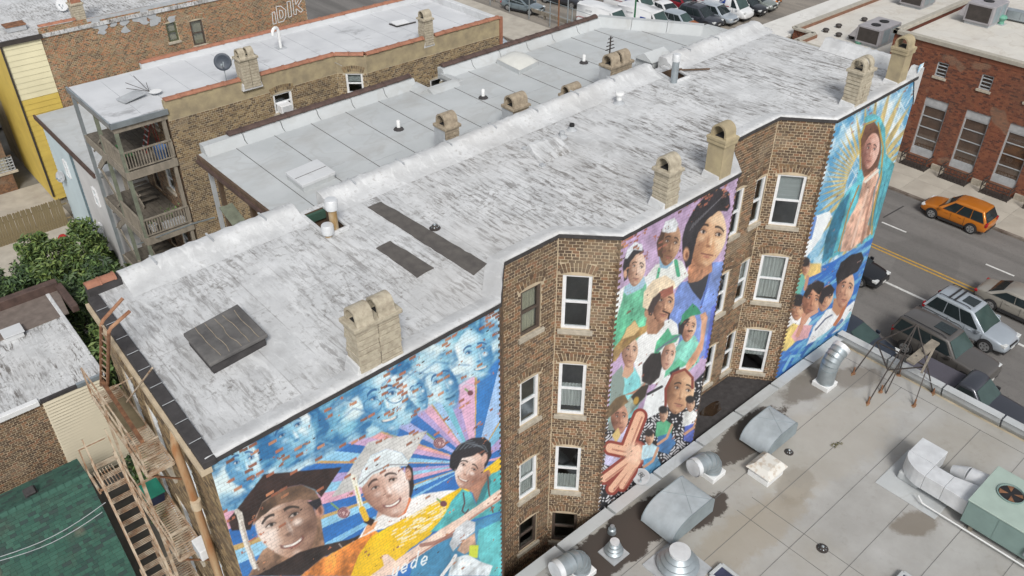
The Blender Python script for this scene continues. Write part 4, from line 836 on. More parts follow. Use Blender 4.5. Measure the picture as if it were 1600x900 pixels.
P.poly([(1240, 440), (1258, 380), (1272, 338), (1296, 330), (1300, 338), (1282, 372), (1262, 400)], (.92, .95, .97), tex=.08); P.line([(1274, 340), (1266, 372)], 5, (.16, .38, .78), .8)
edge = np.interp(P.x, [1200, 1245, 1300, 1375], [470, 432, 408, 364]); lo = np.clip((P.y - edge) / 2, 0, 1); wv = fbm(P.X * 1.2 + fbm(P.X, P.Z * 2, 2) * 3, P.Z * 3.5, 12, 4)
P.put(lo, np.array([.12, .38, .76]) + np.clip((wv - .42) * 3.4, 0, 1)[..., None] * (np.array([.42, .72, .86]) - np.array([.12, .38, .76])))
gold = np.clip((P.y - 410) / 3, 0, 1) * np.clip((1285 - P.x) / 4, 0, 1) * (P.y < edge + 10); P.put(gold, P.tex((.86, .72, .38), .2))
SKB = ((.90, .70, .54), (.74, .50, .36), (.38, .22, .15))
P.poly([(1218, 540), (1214, 500), (1228, 482), (1256, 478), (1268, 500), (1248, 530)], (.92, .92, .92), tex=.12); P.poly([(1216, 550), (1222, 520), (1240, 505), (1252, 510), (1248, 530), (1228, 548)], (.90, .78, .40), tex=.25); P.poly([(1236, 526), (1248, 508), (1270, 508), (1262, 528), (1242, 534)], (.88, .62, .64), tex=.2)
P.poly([(1238, 452), (1244, 432), (1256, 426), (1258, 444), (1248, 462), (1240, 466)], (.36, .70, .62)); P.face(1259, 418, 14, 26, 10, SKB, 1, .3, 0); P.ell(1258, 409, 9, 9, 0, (.13, .10, .10), .3); P.line([(1262, 432), (1258, 452)], 5, (.76, .52, .40))
P.face(1246, 484, 22, 34, 8, SKB, 1, .0, 0); P.ell(1247, 469, 12, 11, 10, (.12, .10, .10), .25)
P.face(1268, 470, 30, 54, 14, ((.88, .64, .48), (.70, .44, .32), (.36, .20, .14)), 1, .3, 0); P.poly([(1256, 462), (1262, 446), (1278, 438), (1288, 442), (1286, 460), (1278, 460), (1270, 452), (1260, 466)], (.12, .10, .10), tex=.4)
P.face(1290, 466, 22, 44, 18, SKB, 1, .3, 0); P.poly([(1279, 470), (1284, 452), (1298, 444), (1304, 452), (1300, 462), (1290, 464), (1284, 476)], (.12, .10, .11))
P.poly([(1260, 540), (1272, 510), (1292, 484), (1304, 480), (1316, 486), (1334, 470), (1338, 472), (1332, 492), (1310, 516), (1284, 530)], (.90, .91, .92), tex=.12); P.poly([(1300, 484), (1303, 466), (1318, 468), (1316, 486), (1308, 494)], (.72, .50, .36)); P.line([(1322, 474), (1312, 496), (1304, 508)], 5, (.72, .40, .24))
P.line([(1274, 516), (1290, 498), (1300, 492)], 2, (.30, .34, .45)); P.line([(1256, 492), (1252, 510), (1246, 524)], 6, (.80, .54, .42)); P.line([(1276, 486), (1262, 494), (1256, 504)], 6, (.82, .58, .46))
P.face(1320, 452, 28, 60, 12, ((.92, .74, .60), (.78, .54, .42), (.44, .26, .20)), 1, .55, 0); P.poly([(1308, 446), (1306, 430), (1314, 410), (1330, 398), (1346, 394), (1350, 404), (1340, 424), (1326, 432), (1314, 440)], (.11, .10, .11), tex=.3)
for k in range(9): P.line([(1210 + 14 * k, 590 - 11 * k), (1222 + 14 * k, 566 - 9 * k), (1238 + 13 * k, 566 - 11 * k)], 4, ((.10, .30, .62), (.50, .78, .85), (.30, .62, .78))[k % 3], .8)
tp = mtop(P.X) - P.Z; P.bricks_off(.22 * np.clip(1 - tp / 1.2, 0, 1) * (fbm(P.X * 1.2, P.Z * 1.3, 6) - .45).clip(0, 1) * 4 + .002, 3, cols=((.62, .46, .44), (.55, .50, .55), (.45, .36, .36)))
mural3 = P.build('mural_family', bm_main, m_mural); mural3['label'] = 'pale blue mural of a teal robed figure above a family'
# plain painted base below the murals and toothed brick edges at the court corners
for x0, x1, z1 in ((3.25, 10.97, 3.2), (15.45, 20.75, 3.6), (26.2, 31.98, 3.6)):
    m = MB(); m.quad((x0, 13, -.25), (x1, 13, -.25), (x1, 13, z1), (x0, 13, z1)); m.build('wall_base', m_mort2, bm_main, fix=False)
for x, sgn, lo in ((10.97, 1, 4), (15.45, -1, 3.4), (20.75, 1, 4), (26.2, -1, 3.6)):
    m = MB(); z = lo
    while z < ZR(x) - .3:
        m.box(x - .085, 12.982, z, x + .085, 13.12, z + .085) if sgn < 0 else m.box(x - .05, 12.99, z, x + .04, 13.1, z + .085); z += .21
    m.build('corner_brick', m_bmain if sgn < 0 else m_dkpaint, bm_main, kind='stuff')
# ================================================================= things standing on the silver roof
def quadbox(pts, z0, z1, name, mat, **k):
    m = MB(); m.prism([(p[0], p[1]) for p in pts], z0, z1); return m.build(name, mat, **k)
# dark roof hatch
c = [(4.5, 15.36), (5.88, 15.48), (5.9, 16.94), (4.52, 16.7)]
h = thing('roof_hatch', 'dark tar covered square hatch cover on the silver roof', 'hatch', (5.2, 16.1, 15.3))
quadbox(c, 15.3, 15.56, 'kerb', m_black, parent=h)
m_hatch = M('hatch_tar', (.145, .14, .135), .8, col2=(.075, .072, .072), scale=2.2, bump=.3)
m = MB(); m.prism([(4.44, 15.3), (5.94, 15.42), (5.96, 17.0), (4.46, 16.76)], 15.56, 15.66); m.build('lid', m_hatch, h, bevel=.03)
for i in range(5):
    m = MB(); a = .25 + i * .25; rng = random.Random(i); pts = [(4.5 + a + rng.uniform(-.03, .03), 15.42 + t * 1.35 + .02 * a, 15.664) for t in [k / 6 for k in range(7)]]
    for p, q in zip(pts, pts[1:]): m.bar(p, q, .013, .008)
    m.build('tar_seam', m_cement_b, h)
# dark repair strips
m_patch = M('patch_felt', (.115, .105, .095), .9, col2=(.075, .068, .064), scale=3, bump=.3)
for nm, pp, lb in (('roof_patch', [(11.14, 19.14), (11.6, 19.15), (11.84, 14.5), (11.24, 14.33)], 'long dark felt repair strip laid across the silver roof'), ('roof_patch', [(10.1, 17.15), (10.58, 17.2), (10.68, 15.33), (10.1, 15.28)], 'short dark felt repair strip beside the long one')):
    rng = random.Random(3); poly = []
    for i in range(4):
        a, b = Vector((*pp[i], 0)), Vector((*pp[(i + 1) % 4], 0)); n = max(2, int((b - a).length / .22))
        poly += [tuple((a.lerp(b, k / n) + Vector((rng.uniform(-.018, .018), rng.uniform(-.018, .018), 0))).xy) for k in range(n)]
    m = MB(); m.prism(poly, lambda x, y: ZR(x) - .01, lambda x, y: ZR(x) + .022); m.build(nm, m_patch, label=lb, cat='roof patch')
# vents
def flue(name, x, y, z0, h, r, caph, capr, label, pm, cm, cat='vent pipe', base=True):
    t = thing(name, label, cat, (x, y, z0)); m = MB(); m.lathe([(r, -.1), (r, h)], (x, y, z0), 14); m.build('pipe', pm, t, smooth=40)
    m = MB(); m.lathe([(capr * .95, h - .02), (capr, h), (capr, h + caph), (capr * .9, h + caph + .03), (0.01, h + caph + .05)], (x, y, z0), 16); m.build('cap', cm, t, smooth=40)
    if base: m = MB(); m.lathe([(r * 2.4, -.02), (r * 2.2, .02), (r * 1.2, .07), (r * 1.05, .14)], (x, y, z0), 14, cap=False); m.build('flashing_collar', m_lead, t, smooth=40)
    return t
m_rpipe = M('rust_streaked_pipe', (.46, .42, .34), .7, .2, col2=(.30, .17, .04), scale=2.2, stretch=(2, 2, .5))
flue('flue_pipe', 9.75, 18.72, 15.1, 1.05, .12, .26, .185, 'tall rust streaked flue pipe with white cap in the roof opening', m_rpipe, m_alu, base=False)
flue('flue_pipe', 9.47, 18.60, 15.1, .42, .11, .24, .175, 'short rust streaked flue pipe with white cap in the roof opening', m_rpipe, m_alu, base=False)
flue('flue_pipe', 24.72, 18.95, 15.5, 1.15, .13, .22, .15, 'tall pale steel flue beside the far roof opening', m_galv, m_alu, base=False)
t = flue('mushroom_vent', 21.87, 19.1, 15.72, .34, .10, .06, .17, 'small white mushroom vent on the silver roof near the back parapet', m_pipew, m_pipew, 'vent', True)
flue('vent_stub', 19.1, 18.7, 15.66, .16, .08, .05, .09, 'short capped vent stub on the silver roof by the low metal hump', m_lead, m_dark, 'vent', True)
flue('vent_stub', 18.5, 18.56, 15.64, .14, .085, .04, .095, 'short grey square topped vent stub next to another stub', m_lead, m_lead, 'vent', True)
def drain(x, y, z, label, r=.13, name='roof_drain'):
    t = thing(name, label, 'drain', (x, y, z)); m = MB(); m.lathe([(r * 1.5, -.004), (r * 1.5, .012), (r, .02), (r * .98, .05), (r * .7, .11), (.01, .13)], (x, y, z), 14); m.build('dome', m_metal_dk, t, smooth=40)
    m = MB()
    for k in range(8): g = k * math.pi / 4; m.bar((x + r * math.cos(g), y + r * math.sin(g), z + .05), (x + .02 * math.cos(g), y + .02 * math.sin(g), z + .135), .02, .02)
    m.build('grate', m_galv, t)
drain(11.9, 16.88, ZR(11.9), 'small domed drain on the silver roof beside the long dark strip', .11)
# low metal hump (sloped hatch)
t = thing('sloped_hatch', 'low silver coated sloping hatch hump in mid roof', 'hatch', (17.5, 18.1, 15.6))
m = MB(); m.hexa([(16.62, 17.5, 15.58), (18.0, 17.4, 15.6), (18.4, 18.6, 15.62), (17.0, 18.75, 15.6), (16.95, 18.5, 15.84), (18.1, 18.38, 15.86), (18.3, 18.55, 15.85), (17.05, 18.68, 15.84)]); m.build('cover', m_silver, t, bevel=.04)
for x, y in ((16.62, 17.5), (17.0, 18.75), (18.4, 18.58)): m = MB(); m.box(x - .08, y - .08, 15.58, x + .08, y + .08, 15.68); m.build('foot', m_lead, t, bevel=.02)
t = thing('loose_timber', 'thin dark timber lying on the roof beside the far opening', 'timber', (26.2, 18.9, 15.9)); m = MB(); m.bar((25.6, 19.45, 15.92), (26.6, 18.75, 15.92), .07, .05); m.bar((25.62, 19.44, 15.96), (25.7, 19.38, 15.96), .1, .03); m.build('plank', m_wood_b, t)

# ================================================================= low shop building with the grey membrane roof
LB = thing('shop_building', 'one storey building with grey membrane roof and rooftop ductwork', 'building', (18, 4, 0))
ZL = 3.78
def lowmat():
    t = NT('shop_roof_membrane'); f = t.noise(.5, 6, .6); c = t.ramp(f, [(.35, (.315, .31, .295)), (.65, (.395, .392, .38))])
    c = t.mix(t.ramp(t.noise(.21, 5, .6), [(.46, 0), (.66, .42)]), c, (.31, .28, .225)); c = t.mix(t.ramp(t.noise(2.2, 7, .7), [(.56, 0), (.75, .35)]), c, (.20, .185, .155))
    c = t.mix(t.ramp(t.noise(12, 5, .7), [(.6, 0), (.8, .3)]), c, (.2, .19, .17))
    wn1 = t.noise(1.3, 8, .68); wn2 = t.noise(5, 6, .7)
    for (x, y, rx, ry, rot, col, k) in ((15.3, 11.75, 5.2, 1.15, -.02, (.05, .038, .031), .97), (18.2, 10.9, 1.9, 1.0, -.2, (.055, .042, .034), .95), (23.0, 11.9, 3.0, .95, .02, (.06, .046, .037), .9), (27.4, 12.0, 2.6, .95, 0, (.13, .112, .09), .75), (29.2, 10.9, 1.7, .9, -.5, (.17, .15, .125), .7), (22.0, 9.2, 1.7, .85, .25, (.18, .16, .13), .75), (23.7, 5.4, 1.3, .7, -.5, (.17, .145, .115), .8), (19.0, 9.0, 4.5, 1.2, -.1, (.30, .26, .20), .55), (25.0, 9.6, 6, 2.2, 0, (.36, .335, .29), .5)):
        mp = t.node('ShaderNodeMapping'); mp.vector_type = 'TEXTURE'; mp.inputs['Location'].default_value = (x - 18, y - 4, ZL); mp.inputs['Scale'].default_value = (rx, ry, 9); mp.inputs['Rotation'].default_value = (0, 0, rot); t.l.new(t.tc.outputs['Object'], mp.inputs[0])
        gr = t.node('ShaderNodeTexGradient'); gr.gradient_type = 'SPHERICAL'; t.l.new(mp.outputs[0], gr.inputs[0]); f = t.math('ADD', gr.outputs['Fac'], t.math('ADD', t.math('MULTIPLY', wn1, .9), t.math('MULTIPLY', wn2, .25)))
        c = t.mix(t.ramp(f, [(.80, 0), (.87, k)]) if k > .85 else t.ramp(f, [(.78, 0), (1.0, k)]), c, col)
    t.bump(t.noise(2.5, 5), .25, .03); return t.fin(c, .75)
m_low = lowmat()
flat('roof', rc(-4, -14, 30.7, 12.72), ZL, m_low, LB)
m = MB(); m.box(-4, -14, -.25, 31.0, 12.9, ZL - .05); m.build('wall', m_mort2, LB)
# stained dark band: a worn tar strip along the party wall
def blob(x, y, rx, ry, rot, z, name, mat, parent, n=34, ir=.22, seed=0):
    rg = random.Random(seed); ph = [rg.uniform(0, 6.3) for _ in range(4)]; pts = []
    for i in range(n):
        g = 2 * math.pi * i / n; r = 1 + ir * math.sin(2 * g + ph[0]) + ir * .7 * math.sin(3 * g + ph[1]) + ir * .5 * math.sin(7 * g + ph[2]) + ir * .35 * math.sin(11 * g + ph[3])
        a, b = rx * r * math.cos(g), ry * r * math.sin(g); pts.append((x + a * math.cos(rot) - b * math.sin(rot), y + a * math.sin(rot) + b * math.cos(rot)))
    m = MB(); m.prism(pts, z, z + .003); return m.build(name, mat, parent)
m_tar = M('tar_residue', (.085, .07, .06), .55, col2=(.04, .032, .028), scale=1.4)
m_dirt = M('dirt_stain', (.24, .215, .175), .9, col2=(.17, .15, .125), scale=4)
# membrane laps
ylap = [-2.0 + 1.72 * i for i in range(8)]
for i, y in enumerate([-4.6, -2.9, -1.2, .6, 2.35, 4.15, 5.95, 7.7, 9.3, 10.75]):
    m = MB(); m.box(9, y, ZL + .003, 30.1, y + .015, ZL + .010); m.build('membrane_lap', m_seam, LB)
for x, y0, y1 in ((30.05, -13, 12.2), (20.35, -13, 9.9), (19.45, -13, 9.9)):
    m = MB(); m.box(x, y0, ZL + .004, x + .015, y1, ZL + .012); m.build('membrane_lap', m_seam, LB)
# parapets with metal coping
def parapet(a, b, w, z1, name='parapet', mat=None):
    a, b = Vector((*a, ZL - .1)), Vector((*b, ZL - .1)); d = (b - a); n = max(1, int(d.length / 2.4)); N = Vector((d.y, -d.x, 0)).normalized()
    for i in range(n):
        p, q = a.lerp(b, i / n), a.lerp(b, (i + 1) / n - .003); m = MB(); h = z1 - ZL + .1
        V = []
        for P_ in (p, q): V += [P_ - N * .30, P_ - N * .12 + Vector((0, 0, .32)), P_ - N * .06 + Vector((0, 0, h - .02)), P_ + Vector((0, 0, h)), P_ + N * w + Vector((0, 0, h - .02)), P_ + N * w - Vector((0, 0, .3))]
        m.add(V, [(k, k + 1, 7 + k, 6 + k) for k in range(5)] + [(0, 1, 2, 3, 4, 5), (11, 10, 9, 8, 7, 6)]); m.build(name, mat or m_memb, LB)
parapet((-4, 12.42), (30.62, 12.42), -.44, 4.25); parapet((30.62, 12.8), (30.62, -14), -.42, 4.32)
# --- rooftop equipment
def elbow(x, y, z, dirv, label, r=.27, h=.55, bend=.42, tail=.12, tilt=95, lipm=None):
    t = thing('duct_elbow', label, 'duct', (x, y, z)); m = MB(); m.box(x - .38, y - .38, z - .01, x + .38, y + .38, z + .22); m.build('kerb_box', m_pipew, t, bevel=.02)
    d = Vector((*dirv, 0)).normalized(); pts = [Vector((x, y, z + .22)), Vector((x, y, z + .22 + h))]; c0 = Vector((x, y, z + .22 + h))
    for k in range(1, 6): g = R(tilt) * k / 5; pts.append(c0 + d * bend * (1 - math.cos(g)) + Vector((0, 0, bend * math.sin(g))))
    e = (pts[-1] - pts[-2]).normalized(); pts.append(pts[-1] + e * tail)
    for a, b in zip(pts, pts[1:]):       # gored segments
        m = MB(); dd = (b - a); m.tube([a - dd * .04, b + dd * .04], r, 20); m.build('gore', m_galv, t, smooth=40)
    for a in pts[1:-1]:
        m = MB(); i = pts.index(a); dd = (pts[i + 1] - pts[i - 1]).normalized(); m.tube([a - dd * .012, a + dd * .012], r * 1.035, 20); m.build('seam_ring', m_galv_d, t, smooth=40)
    m = MB(); p, q = pts[-1] - e * .02, pts[-1] + e * .17; n = 22; m.tube([p, q], r * 1.05, n); 
    m.f = m.f[:-1]; m.m = m.m[:-1]
    m.tube([q, p + e * .05], [r * .97, r * .95], n); m.build('outlet_band', m_alu, t, smooth=40); m = MB(); m.tube([pts[-1] + e * .035, pts[-1] + e * .045], r * .955, n); m.build('outlet_shade_disc', m_metal_dk, t)  # dark disc stands in for the shade inside the open duct end
    return t
elbow(27.75, 11.55, ZL, (1, -.05), 'tall galvanised duct elbow standing below the robed figure mural', .36, .75, .75, .08, 66)
elbow(20.15, 11.6, ZL, (-1, .12), 'galvanised gooseneck duct beside the large curved hood', .34, .12, .62, .25, 96)
elbow(13.35, 11.75, ZL, (-1, .08), 'galvanised gooseneck duct at the parapet by the brick court', .34, .12, .62, .28, 96)
def hood(x0, x1, y0, y1, z, hz, label, rot=0):
    cx, cy = (x0 + x1) / 2, (y0 + y1) / 2; t = thing('ventilator_hood', label, 'ventilator', (cx, cy, z)); w, l = (x1 - x0) / 2, (y1 - y0) / 2
    m = MB(); m.box(cx - w * .62, cy - l * .62, z - .01, cx + w * .62, cy + l * .62, z + .3); m.build('kerb_box', m_galv_d, t)
    prof = [(cx - w, z + .24), (cx - w, z + .32)] + [(cx - w + w * .85 * (1 - math.cos(g)), z + .32 + hz * math.sin(g)) for g in [math.pi / 2 * k / 8 for k in range(1, 9)]] + [(cx + w * .80, z + .32 + hz), (cx + w * .92, z + .27 + hz), (cx + w, z + .15 + hz), (cx + w, z + .24)]
    m = MB(); m.xprof(prof, y0, y1, 1); m.build('shell', m_hood, t, smooth=35)
    for y in (y0 - .012, y1 - .02):
        m = MB(); m.xprof([(cx + (a - cx) * 1.012, z + (b - z) * 1.01) for a, b in prof], y, y + .03, 1); m.build('end_flange', m_galv_d, t)
    for a, b in (((cx - w * .1, y0 + .05), (x1 - .25, y1 - .05)), ((x1 - .25, y0 + .05), (cx - w * .1, y1 - .05))):
        m = MB(); m.bar((*a, z + .322 + hz), (*b, z + .322 + hz), .012, .01); m.build('crease', m_galv_d, t)
    return t
hood(16.35, 18.55, 10.35, 11.75, ZL, .72, 'large galvanised curved ventilator hood over the dark tar patch')
hood(22.2, 24.1, 10.6, 11.85, ZL, .62, 'smaller galvanised curved ventilator hood near the light court')
def cone_vent(x, y, z, r, h, label):
    t = thing('cone_vent', label, 'vent', (x, y, z)); m = MB(); m.lathe([(r * .55, -.01), (r * .55, h * .35)], (x, y, z), 18); m.build('neck', m_galv_d, t, smooth=40)
    for i in range(3):
        a = r * (1 - .17 * i); b = r * (.87 - .17 * i); zz = z + h * (.22 + .2 * i); m = MB(); m.lathe([(a * .8, .0), (a, .0), (a, .05), (b * .9, h * .17), (b * .62, h * .17)], (x, y, zz), 22, cap=False); m.build('ring', m_galv, t, smooth=35)
    m = MB(); m.lathe([(r * .5, 0), (r * .5, h * .1), (.01, h * .12)], (x, y, z + h * .82), 18); m.build('cap', m_alu, t, smooth=35)
    m = MB(); m.box(x - r * 1.15, y - r * 1.15, z - .01, x + r * 1.15, y + r * 1.15, z + .05); m.build('base_plate', m_lead, t)
cone_vent(14.75, 11.55, ZL, .33, .7, 'small louvred cone vent between the gooseneck and the big vent'); cone_vent(15.95, 9.75, ZL, .72, .95, 'large louvred cone vent with pale cap on the shop roof')
t = thing('vent_stub', 'tiny grey vent stub on the tar patch by the cone vent', 'vent', (15.35, 12.2, ZL)); m = MB(); m.lathe([(.16, -.01), (.14, .18), (.09, .22), (.08, .34), (.01, .35)], (15.35, 12.2, ZL), 14); m.build('stub', m_galv, t, smooth=40)
t = thing('exhaust_box', 'weathered white exhaust box with sloping lid beside the smaller hood', 'ventilator', (21.6, 10.3, ZL))
m = MB(); m.box(21.15, 9.8, ZL, 22.15, 10.7, ZL + .25); m.build('kerb_box', m_pipew, t, bevel=.02)
m = MB(); m.box(21.2, 9.85, ZL + .25, 22.1, 10.65, ZL + .42); m.build('body', m_white, t)
m = MB(); m.hexa([(21.05, 9.7, ZL + .42), (22.25, 9.7, ZL + .42), (22.25, 10.8, ZL + .42), (21.05, 10.8, ZL + .42), (21.25, 9.95, ZL + .66), (22.05, 9.95, ZL + .66), (22.05, 10.55, ZL + .66), (21.25, 10.55, ZL + .66)]); m.build('lid', M('rust_spotted_white', (.62, .61, .57), .6, col2=(.40, .31, .22), scale=4, lo=.3, hi=.5), t, bevel=.02)
drain(20.3, 6.95, ZL, 'dome roof drain near the skylight on the shop roof', .14); drain(23.3, 10.3, ZL, 'dome roof drain just below the smaller ventilator hood', .12)
t = thing('debris', 'small clump of dry leaves on the shop roof', 'debris', (24.97, 9.24, ZL)); rg = random.Random(4); m = MB()
for k in range(26):
    a = Vector((24.97 + rg.gauss(0, .12), 9.24 + rg.gauss(0, .08), ZL + .02 + rg.random() * .05)); m.quad(a, a + Vector((rg.uniform(-.08, .08), .07, .02)), a + Vector((.05, rg.uniform(-.08, .08), .03)))
m.build('leaf_clump', M('dry_leaf', (.13, .12, .06), .9), t, fix=False)
# green packaged unit with bright duct
U = thing('packaged_air_unit', 'green rooftop air unit with round fan on the shop roof', 'air conditioner', (26.2, 2.9, ZL)); m_unit = M('green_metal_top', (.36, .45, .40), .55, var=.12, scale=1.5); m_unit_d = M('green_metal_side', (.20, .285, .265), .55, var=.15, scale=1.5)  # lighter green on the top panel, darker green on body and sides
def ub(x0, y0, z0, x1, y1, z1, nm, mt, par=None, bev=.02): m = MB(); m.box(x0, y0, z0, x1, y1, z1); return m.build(nm, mt, par or U, bevel=bev)
q0 = pz(1508, 825, ZL + .2); q1 = pz(1575, 868, ZL + .2)
ux0, uy1 = 24.75, 4.35
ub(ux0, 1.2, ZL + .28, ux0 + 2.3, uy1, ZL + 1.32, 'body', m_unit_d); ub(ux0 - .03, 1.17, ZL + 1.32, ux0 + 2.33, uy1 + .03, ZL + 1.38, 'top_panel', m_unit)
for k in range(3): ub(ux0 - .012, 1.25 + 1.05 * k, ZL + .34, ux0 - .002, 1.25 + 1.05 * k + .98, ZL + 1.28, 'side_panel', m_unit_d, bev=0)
for y in (1.6, 3.9):
    ub(ux0 + .1, y, ZL, ux0 + 2.2, y + .14, ZL + .28, 'skid', m_wood, bev=0)
fx, fy = ux0 + 1.3, uy1 - .85
m = MB(); m.lathe([(.44, 0), (.46, .05), (.42, .06), (.40, .0)], (fx, fy, ZL + 1.38), 28, cap=False); fo = m.build('fan_ring', m_unit_d, U, smooth=40)
m = MB(); m.lathe([(.40, .012), (.01, .014)], (fx, fy, ZL + 1.38), 24); m.build('fan_well', m_dark, fo)
m = MB()
for k in range(4):
    g = k * math.pi / 2 + .4; c_, s_ = math.cos(g), math.sin(g); m.quad((fx + .08 * c_, fy + .08 * s_, ZL + 1.41), (fx + .37 * c_ - .12 * s_, fy + .37 * s_ + .12 * c_, ZL + 1.40), (fx + .37 * c_ + .10 * s_, fy + .37 * s_ - .10 * c_, ZL + 1.43))
m.build('fan_blade', m_rust_d, fo, fix=False)
ub(ux0 - .10, 1.9, ZL + .5, ux0 - .01, 2.25, ZL + .85, 'control_box', m_galv)
m = MB(); m.tube([(ux0 - .18, 1.8, ZL + .2), (ux0 - .18, 5.6, ZL + .2), (ux0 - .05, 5.85, ZL + .3)], .03, 8); m.build('conduit', m_pipew, U, smooth=40)
D = thing('sheet_metal_duct', 'bright U shaped sheet metal duct feeding the green air unit', 'duct', (25.6, 5.6, ZL))
dz0, dz1 = ZL + .38, ZL + 1.05
def ds(poly, nm='duct_section', z0=dz0, z1=dz1): m = MB(); m.prism(poly, z0, z1); return m.build(nm, m_alu, D, bevel=.012)
ds([(24.95, 4.38), (26.0, 4.38), (25.75, 5.25), (24.98, 5.25)]); ds([(24.98, 5.26), (25.75, 5.26), (25.75, 5.95), (24.98, 5.95)])
arc = [(25.75 + .78 * math.cos(g), 5.96 + .78 * math.sin(g)) for g in [math.pi - math.pi / 2 * k / 7 for k in range(8)]]
ds([(25.75, 5.96)] + [(24.97 + (25.76 - 24.97) * (1 - math.cos(g)) , 5.96 + 1.0 * math.sin(g)) for g in [math.pi / 2 * k / 7 for k in range(8)]])
ds([(25.77, 5.97), (26.75, 5.97), (26.75, 6.95), (25.77, 6.95)])
m = MB(); m.tube([(26.5, 5.0, ZL + .75), (26.5, 4.4, ZL + .75)], [.34, .42], 20); m.tube([(26.5, 5.55, ZL + .6), (26.5, 5.0, ZL + .75)], [.2, .34], 20); m.build('round_branch', m_alu, D, smooth=40)
m = MB(); m.prism([(24.4, 5.0), (26.9, 5.0), (26.9, 7.3), (24.4, 7.3)], ZL + .004, ZL + .03); m.build('base_pad', m_memb, D, bevel=.01)
m = MB(); m.box(25.2, 6.1, ZL + .03, 26.6, 6.9, ZL + .38); m.build('plenum', m_memb, D, bevel=.05)
def skylight(cx, cy, w, l, label, rot=0):
    t = thing('flat_skylight', label, 'skylight', (cx, cy, ZL)); m = MB()
    for a, b in (((cx - w, cy - l), (cx + w, cy - l)), ((cx + w, cy - l), (cx + w, cy + l)), ((cx + w, cy + l), (cx - w, cy + l)), ((cx - w, cy + l), (cx - w, cy - l))): m.bar((*a, ZL + .1), (*b, ZL + .1), .12, .22)
    m.build('frame', m_memb, t, bevel=.02); m = MB(); m.box(cx - w, cy - l, ZL + .10, cx + w, cy + l, ZL + .15); m.build('pane', M('skylight_blue', (.05, .055, .10), .1, var=.3), t)
skylight(20.6, 3.85, .75, .75, 'dark blue glazed square skylight near the dome drain'); skylight(16.75, 8.35, .3, .42, 'small dark skylight beside the large cone vent')
# rusty sign frame on two tripods
S = thing('sign_frame', 'dark rusty steel tripod frame with timber beam at the shop parapet', 'frame', (29.6, 9.6, ZL))
apex = [pz(1433, 506, ZL + 2.0), pz(1452, 573, ZL + 1.35), pz(1372, 535, ZL + 1.35)]
feet1 = [pz(1331, 585, ZL), pz(1355, 624, ZL), pz(1372, 632, ZL), pz(1404, 588, ZL + .05), pz(1428, 634, ZL), pz(1460, 616, ZL)]
def rod(a, b, w=.045, nm='strut', mt=None): m = MB(); m.bar(a, b, w); m.build(nm, mt or m_metal_dk, S)
mid1 = pz(1387, 578, ZL + .9); J1 = pz(1370, 534, ZL + 1.2); J2 = pz(1413, 555, ZL + 1.35); J3 = pz(1449, 573, ZL + 1.2); top_ = pz(1433, 507, ZL + 2.1)
for a, b in ((top_, J1), (top_, J2), (top_, J3), (J1, pz(1333, 584, ZL)), (J1, mid1), (mid1, pz(1356, 630, ZL)), (mid1, top_), (J2, pz(1404, 586, ZL)), (J2, pz(1376, 612, ZL)), (J3, pz(1428, 634, ZL)), (J3, pz(1458, 614, ZL)), (J1, J2), (J2, J3), (mid1, J3), (J2, pz(1384, 615, ZL))): rod(a, b)
for p in ((1333, 584), (1356, 630), (1404, 586), (1376, 612), (1428, 634), (1458, 614)):
    b = pz(*p, ZL); m = MB(); m.lathe([(.09, 0), (.07, .04), (.035, .06), (.035, .35)], b, 10); m.build('foot', m_rust_d, S, smooth=40); blob(b.x, b.y, .16, .08, .3, ZL + .004, 'rust_stain', M('rust_stain', (.30, .20, .11), .9, var=.3), S, seed=p[0])
m = MB(); m.bar(pz(1422, 566, ZL + 1.35), pz(1462, 534, ZL + 1.5), .36, .10); bo = m.build('beam', m_wood, S); rod(pz(1440, 582, ZL + 1.2), pz(1464, 535, ZL + 1.5), .09, 'timber', m_wood)
m = MB(); [m.lathe([(.03, 0), (.03, .01)], pz(*p, ZL + 1.47), 8) for p in ((1432, 556), (1441, 549), (1450, 543))]; m.build('bolt_hole', m_black, bo)
# dish antenna on the parapet
def dish(x, y, z, r, d, label, mt=None, mast=.4, pole=True):
    t = thing('satellite_dish', label, 'satellite dish', (x, y, z)); d = Vector(d).normalized(); c = Vector((x, y, z + mast)); up = Vector((0, 0, 1)); a = d.cross(up).normalized(); b = a.cross(d); n = 22; V = [c - d * .10]; F = []
    for k, (rr, dd) in enumerate(((.35, -.09), (.7, -.05), (1, 0))):
        for j in range(n): g = 2 * math.pi * j / n; V.append(c + (a * math.cos(g) + b * math.sin(g)) * r * rr + d * dd)
    for j in range(n): F.append((0, 1 + j, 1 + (j + 1) % n))
    for k in range(2):
        for j in range(n): F.append((1 + k * n + j, 1 + (k + 1) * n + j, 1 + (k + 1) * n + (j + 1) % n, 1 + k * n + (j + 1) % n))
    m = MB(); m.add(V, F); o = m.build('reflector', mt or m_lead, t, smooth='all'); md = o.modifiers.new('thick', 'SOLIDIFY'); md.thickness = .015
    m = MB(); m.tube([(x, y, z), (x, y, z + mast * .8), c - d * .1], .022, 8); m.build('mast', m_galv, t, smooth=40)
    m = MB(); f = c + d * r * .95 - Vector((0, 0, r * .25)); m.tube([c - Vector((0, 0, r * .95)), f], .012, 6); m.bar(f, f + d * -.1, .07); m.build('feed_arm', m_galv_d, t); return t
q = pz(1001, 752, 4.3); dish(q.x, q.y, 4.24, .33, (-.75, -.55, .45), 'round grey satellite dish with dark emblem on the parapet below the workers mural', m_lead, .3)
m = MB(); c0 = Vector((q.x, q.y, 4.24 + .3)) + Vector((-.75, -.55, .45)).normalized() * .004
